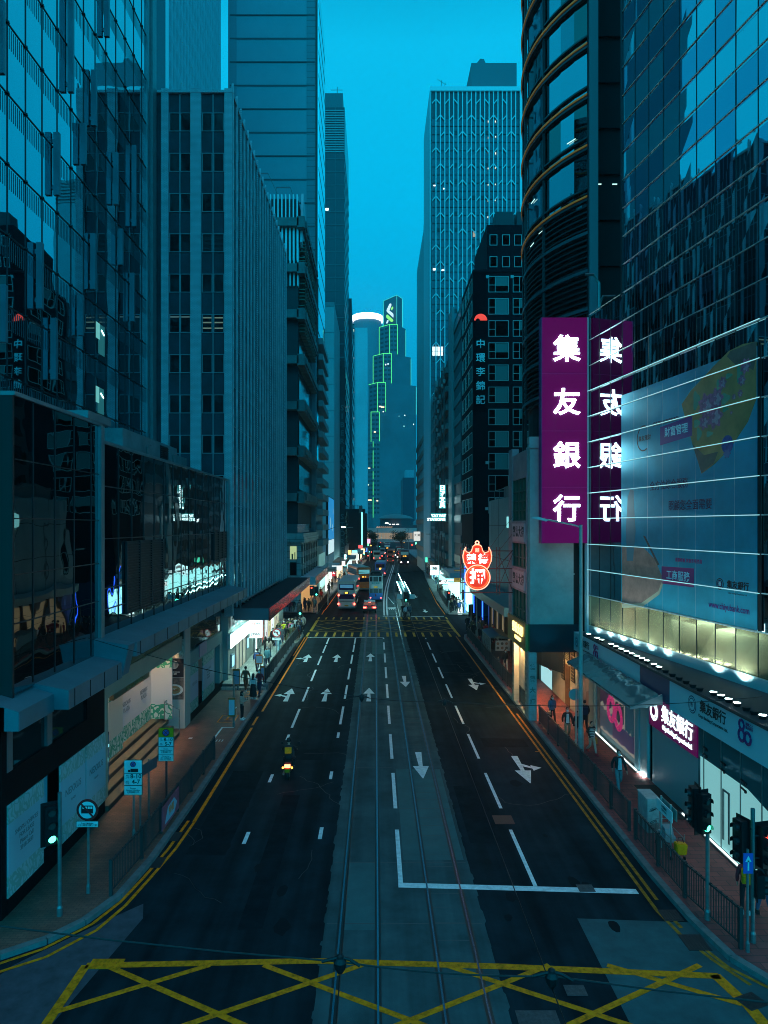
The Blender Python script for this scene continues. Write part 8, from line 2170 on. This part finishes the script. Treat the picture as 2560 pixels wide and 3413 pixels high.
def person(label, x, y, rz, pose='stand', top='black', legs='black', kind='top', hair='hair', z=ZP, scale=1.0, group=None, mask=False, extra=(), shoes='black', lower='trousers', hm=None):
    """rz = 0 faces the camera, 180 walks away"""
    t = thing('person', label, 'person', (x, y, z), radians(rz), group, local=True)
    t.scale = (scale,) * 3
    def add(part, mm):
        o = link(part_mesh(part, pose).name.split('.')[0], part_mesh(part, pose), t)
        o.material_slots[0].link = 'OBJECT'; o.material_slots[0].material = mm
        return o
    add('body', SKIN); add(lower, CL[legs]); add(kind, CL[top]); add(hair, hm or (HAIR if hair != 'cap' else CL['white']))
    if y < 62 and pose != 'ride': add('shoe_l', CL[shoes]); add('shoe_r', CL[shoes])
    if mask and y < 75: add('mask', MASK)
    for p, c in extra: add(p, CL[c] if c in CL else c)
    return t
# right pavement, near
person('woman in a denim jacket and black leggings with a tan handbag, walking by the column', 10.0, 40.2, 5, 'walk', 'denim', 'black', hair='long_hair', mask=True, extra=[('handbag', 'tan')], shoes='white', scale=.94)
person('man in an open dark jacket over a white shirt and khaki trousers', 10.05, 37.2, -8, 'walkb', 'black', 'khaki', mask=True, extra=[('shirt_front', 'white')])
person('figure in black half hidden behind the round sign post', 10.5, 36.9, 10, 'stand', 'black', 'navy', hair='hair', scale=.93)
person('man in a long black coat walking away past the portrait poster', 11.4, 38.7, 172, 'walk', 'black', 'black', 'coat', extra=[('backpack', 'navy')])
person('person in a striped jacket and red shoes carrying an orange bag', 10.65, 35.0, 12, 'walk', 'black', 'beige', mask=False, extra=[('stripe_band', 'white'), ('carrier_bag', 'orange')], shoes='red', scale=.92)
person('man in a dark jacket over a teal t-shirt striding past the ribbed mat', 10.3, 30.1, 4, 'walkb', 'black', 'teal', mask=True, extra=[('shirt_front', 'cyan')], shoes='grey')
person('person in a maroon jacket standing behind the right corner signal post', 10.75, 20.6, 160, 'stand', 'red', 'black', hair='hair', extra=[('backpack', 'yellow')], shoes='white', scale=.97)
person('person in a black top and pale jeans at the right edge', 11.15, 20.3, 175, 'walk', 'black', 'denim', hair='long_hair', mask=True, extra=[('shirt_front', 'white')], shoes='black')
# right pavement, middle
person('woman in a short black dress walking toward the shophouse columns', 10.05, 55, 3, 'walk', 'black', 'beige', 'coat', 'long_hair', mask=True, shoes='white', scale=.95)
person('small child in grey beside the woman in the black dress', 9.55, 55.3, 0, 'stand', 'grey', 'grey', scale=.62)
person('person in black leaning by the hawker stall price board', 11.35, 63, 160, 'stand', 'black', 'black')
person('shopper in navy behind the hawker stall', 11.6, 65.2, 200, 'walk', 'navy', 'grey', scale=.96)
person('person in a red jacket near the warm shop windows', 11.3, 68.5, 20, 'stand', 'red', 'black')
person('person in a dark red hooded coat beside the red jacket', 10.8, 69.6, 190, 'walk', 'maroon', 'black', 'coat')
person('woman in a black coat waiting left of the stall', 10.0, 66.5, 185, 'walk', 'black', 'navy', 'coat', 'long_hair')
for i, (x, y, c, l) in enumerate(((9.75, 70.5, 'black', 'black coat nearest the right crossing signal'), (10.35, 71.6, 'grey', 'grey jacket waiting behind the right signal'), (10.7, 72.6, 'navy', 'navy jacket at the right crossing corner'), (9.9, 72.4, 'olive', 'olive jacket at the kerb of the right crossing'))):
    person('person in a ' + l, x, y, 180 + 8 * i, 'stand', c, 'black', scale=.95 + .02 * i)
# left pavement, near
person('woman in a pale pink top reading her phone by the orange bus stop post', -7.75, 41.2, 80, 'phone', 'beige', 'black', hair='long_hair', extra=[('phone', 'black')], shoes='white', scale=.94)
person('man in a brown jacket climbing the pavement steps with a dark bag', -8.73, 47.7, 172, 'walk', 'brown', 'brown', z=.2, extra=[('handbag', 'black')], shoes='white')
person('woman in a white top and long black skirt beside the step edge', -7.95, 46.1, 165, 'stand', 'white', 'black', hair='long_hair', lower='skirt', shoes='white', scale=.95)
person('person in a maroon jacket and blue mask facing the white-topped woman', -7.68, 47.0, -15, 'walk', 'maroon', 'navy', hair='hair', mask=True)
person('walker with a blue backpack below the white lit sign', -8.85, 53, 178, 'walk', 'navy', 'navy', z=.48, extra=[('backpack', 'blue')])
person('man in a blue shirt and dark trousers walking away by the railing', -8.2, 53.8, 176, 'walkb', 'teal', 'navy', z=.48, hm=GREYHAIR)
person('woman in a black dress walking beside the beige-topped woman', -9.2, 59.4, 185, 'walk', 'black', 'black', 'coat', 'long_hair', z=.48, scale=.94)
person('woman in a beige top and grey shorts walking away', -8.8, 58.6, 178, 'walkb', 'beige', 'grey', hair='long_hair', z=.48, scale=.95)
person('man in a dark jacket and mask walking down past the shutter', -9.35, 64.7, 4, 'walk', 'black', 'black', z=.34, mask=True)
person('bald figure in a pale cyan robe leaning on the railing', -7.98, 58.6, 80, 'phone', 'cyan', 'cyan', 'coat', 'hair', z=.48, hm=SKIN, extra=[('backpack', 'denim')])
HV = 'hi-vis workers on the left pavement'
person('person in a lime yellow jacket and white cap, nearer one', -9.1, 70.4, 10, 'stand', 'lime', 'black', hair='cap', z=.16)
person('person in a lime yellow jacket and white cap, standing just behind', -8.85, 72.2, 190, 'stand', 'lime', 'navy', hair='cap')
person('walker in a pink jacket among the left crowd', -8.45, 71, 175, 'walk', 'pink', 'black', z=.16)
person('walker in a pale cyan shirt right of the pink jacket', -8.15, 70.2, 182, 'walkb', 'cyan', 'navy', z=.16)
person('child with a yellow backpack over a red top by the railing end', -7.75, 69.6, 178, 'walk', 'red', 'black', scale=.8, extra=[('backpack', 'yellow')], z=.16)
person('person in black with a white carrier bag, left crossing', -7.35 - .35, 72.3, 170, 'stand', 'black', 'black', extra=[('carrier_bag', 'white')])
person('person in a black coat beside the white carrier bag at the crossing', -7.95, 73.3, 185, 'stand', 'black', 'navy', 'coat')
crowd = ['black', 'navy', 'grey', 'black', 'olive', 'brown', 'denim', 'maroon', 'teal', 'black', 'white', 'blue', 'beige', 'red', 'green', 'khaki']
def crowd_of(spots, place, group):
    for i, (x, y) in enumerate(spots):
        c = crowd[i % 16]; l = crowd[(i * 5 + 3) % 7]; k = 'coat' if i % 3 == 0 else 'top'
        hair = 'long_hair' if i % 4 == 1 else 'hair'
        person('person in a %s %s and %s trousers%s %s' % (c, 'coat' if k == 'coat' else 'jacket', l, ', long-haired,' if hair == 'long_hair' else '', place), x, y, rnd.choice((0, 180)) + rnd.uniform(-30, 30), rnd.choice(('walk', 'walkb', 'stand')), c, l, k, hair, scale=rnd.uniform(.92, 1.04), group=group)
crowd_of([(-8.9, 71.8), (-9.4, 73.0), (-9.0, 74.2), (-8.5, 73.9), (-9.7, 71.4), (-9.6, 69.0), (-9.2, 67.8)], 'under the red canopy', 'crowd under the red canopy')
crowd_of([(-8.6, 92.0), (-9.2, 92.8), (-9.9, 92.2), (-10.6, 91.8), (-8.9, 94.2), (-9.6, 95.3), (-8.3, 95.8), (-10.9, 90.8), (-8.0, 93.6), (-11.4, 92.0), (-8.8, 97.5)], 'at the far left crossing corner', 'crowd at the far left crossing corner')
crowd_of([(-9.5 + .31 * k % 1.9, 65.5 + .82 * k) for k in range(13)], 'before the left crossing', 'walkers before the left crossing')
crowd_of([(9.8 + (k * .63) % 1.7, 75.6 - .9 * (k % 5) - 8 * (k > 6)) for k in range(11)], 'by the right crossing', 'walkers near the right crossing')
person('person in a bright red jacket under the warm canopy left of the cream bus', -8.05, 105.5, 10, 'stand', 'red', 'black')
crowd_of([(rnd.uniform(-9.0, -7.6) + bend(y), y) for y in [110 + 4.1 * k for k in range(28)]], 'on the far left pavement', 'far left pavement crowd')
crowd_of([(9.9, 91.8), (10.3, 92.6), (10.9, 91.4), (11.4, 92.3), (10.1, 94.0), (10.8, 94.8), (11.2, 96.0), (10.4, 96.8), (10.0, 98.4), (10.9, 98.8), (11.3, 90.4), (10.6, 90.2)], 'at the far right crossing corner', 'crowd at the far right crossing corner')
crowd_of([(rnd.uniform(9.9, 11.3) + bend(y), y) for y in [101 + 3.7 * k for k in range(34)]], 'on the far right pavement', 'far right pavement crowd')
for i, (x, y, c, k) in enumerate(((3.35, 87.7, 'black', 'coat'), (3.75, 86.9, 'navy', 'top'), (4.2, 87.4, 'grey', 'coat'), (3.6, 86.2, 'white', 'top'))):
    person('person in %s waiting at the end of the tram stop island' % ('a black coat', 'a navy top', 'a long grey coat', 'a white top')[i], x, y, 20 * i - 20, 'stand', c, 'black', k, 'long_hair' if i == 3 else 'hair', z=.05, scale=.97)
t = person('scooter rider in black with a dark helmet and a yellow pack', -3.93, 32.05, 181, 'ride', 'black', 'black', hair='helmet', z=0.02, hm=mat('helmet_black', (.015, .015, .018), .2), extra=[('delivery_box', 'yellow')])
# ------------------------------------------------------------------ the air of the street
m = MB(); m.box(-700, 700, -40, 1000, -1.2, 262)
hz = m.mesh('haze', bpy.data.materials.new('haze_air'))
hm_ = hz.materials[0]; hm_.use_nodes = True
hn, hl = hm_.node_tree.nodes, hm_.node_tree.links
hn.clear()
ho = hn.new('ShaderNodeOutputMaterial'); hv = hn.new('ShaderNodeVolumePrincipled')
hv.inputs['Color'].default_value = (.7, .95, 1, 1)
hv.inputs['Density'].default_value = 0.00022
hv.inputs['Anisotropy'].default_value = 0.25
hl.new(hv.outputs[0], ho.inputs['Volume'])
h_o = link('haze', hz); h_o['kind'] = 'stuff'
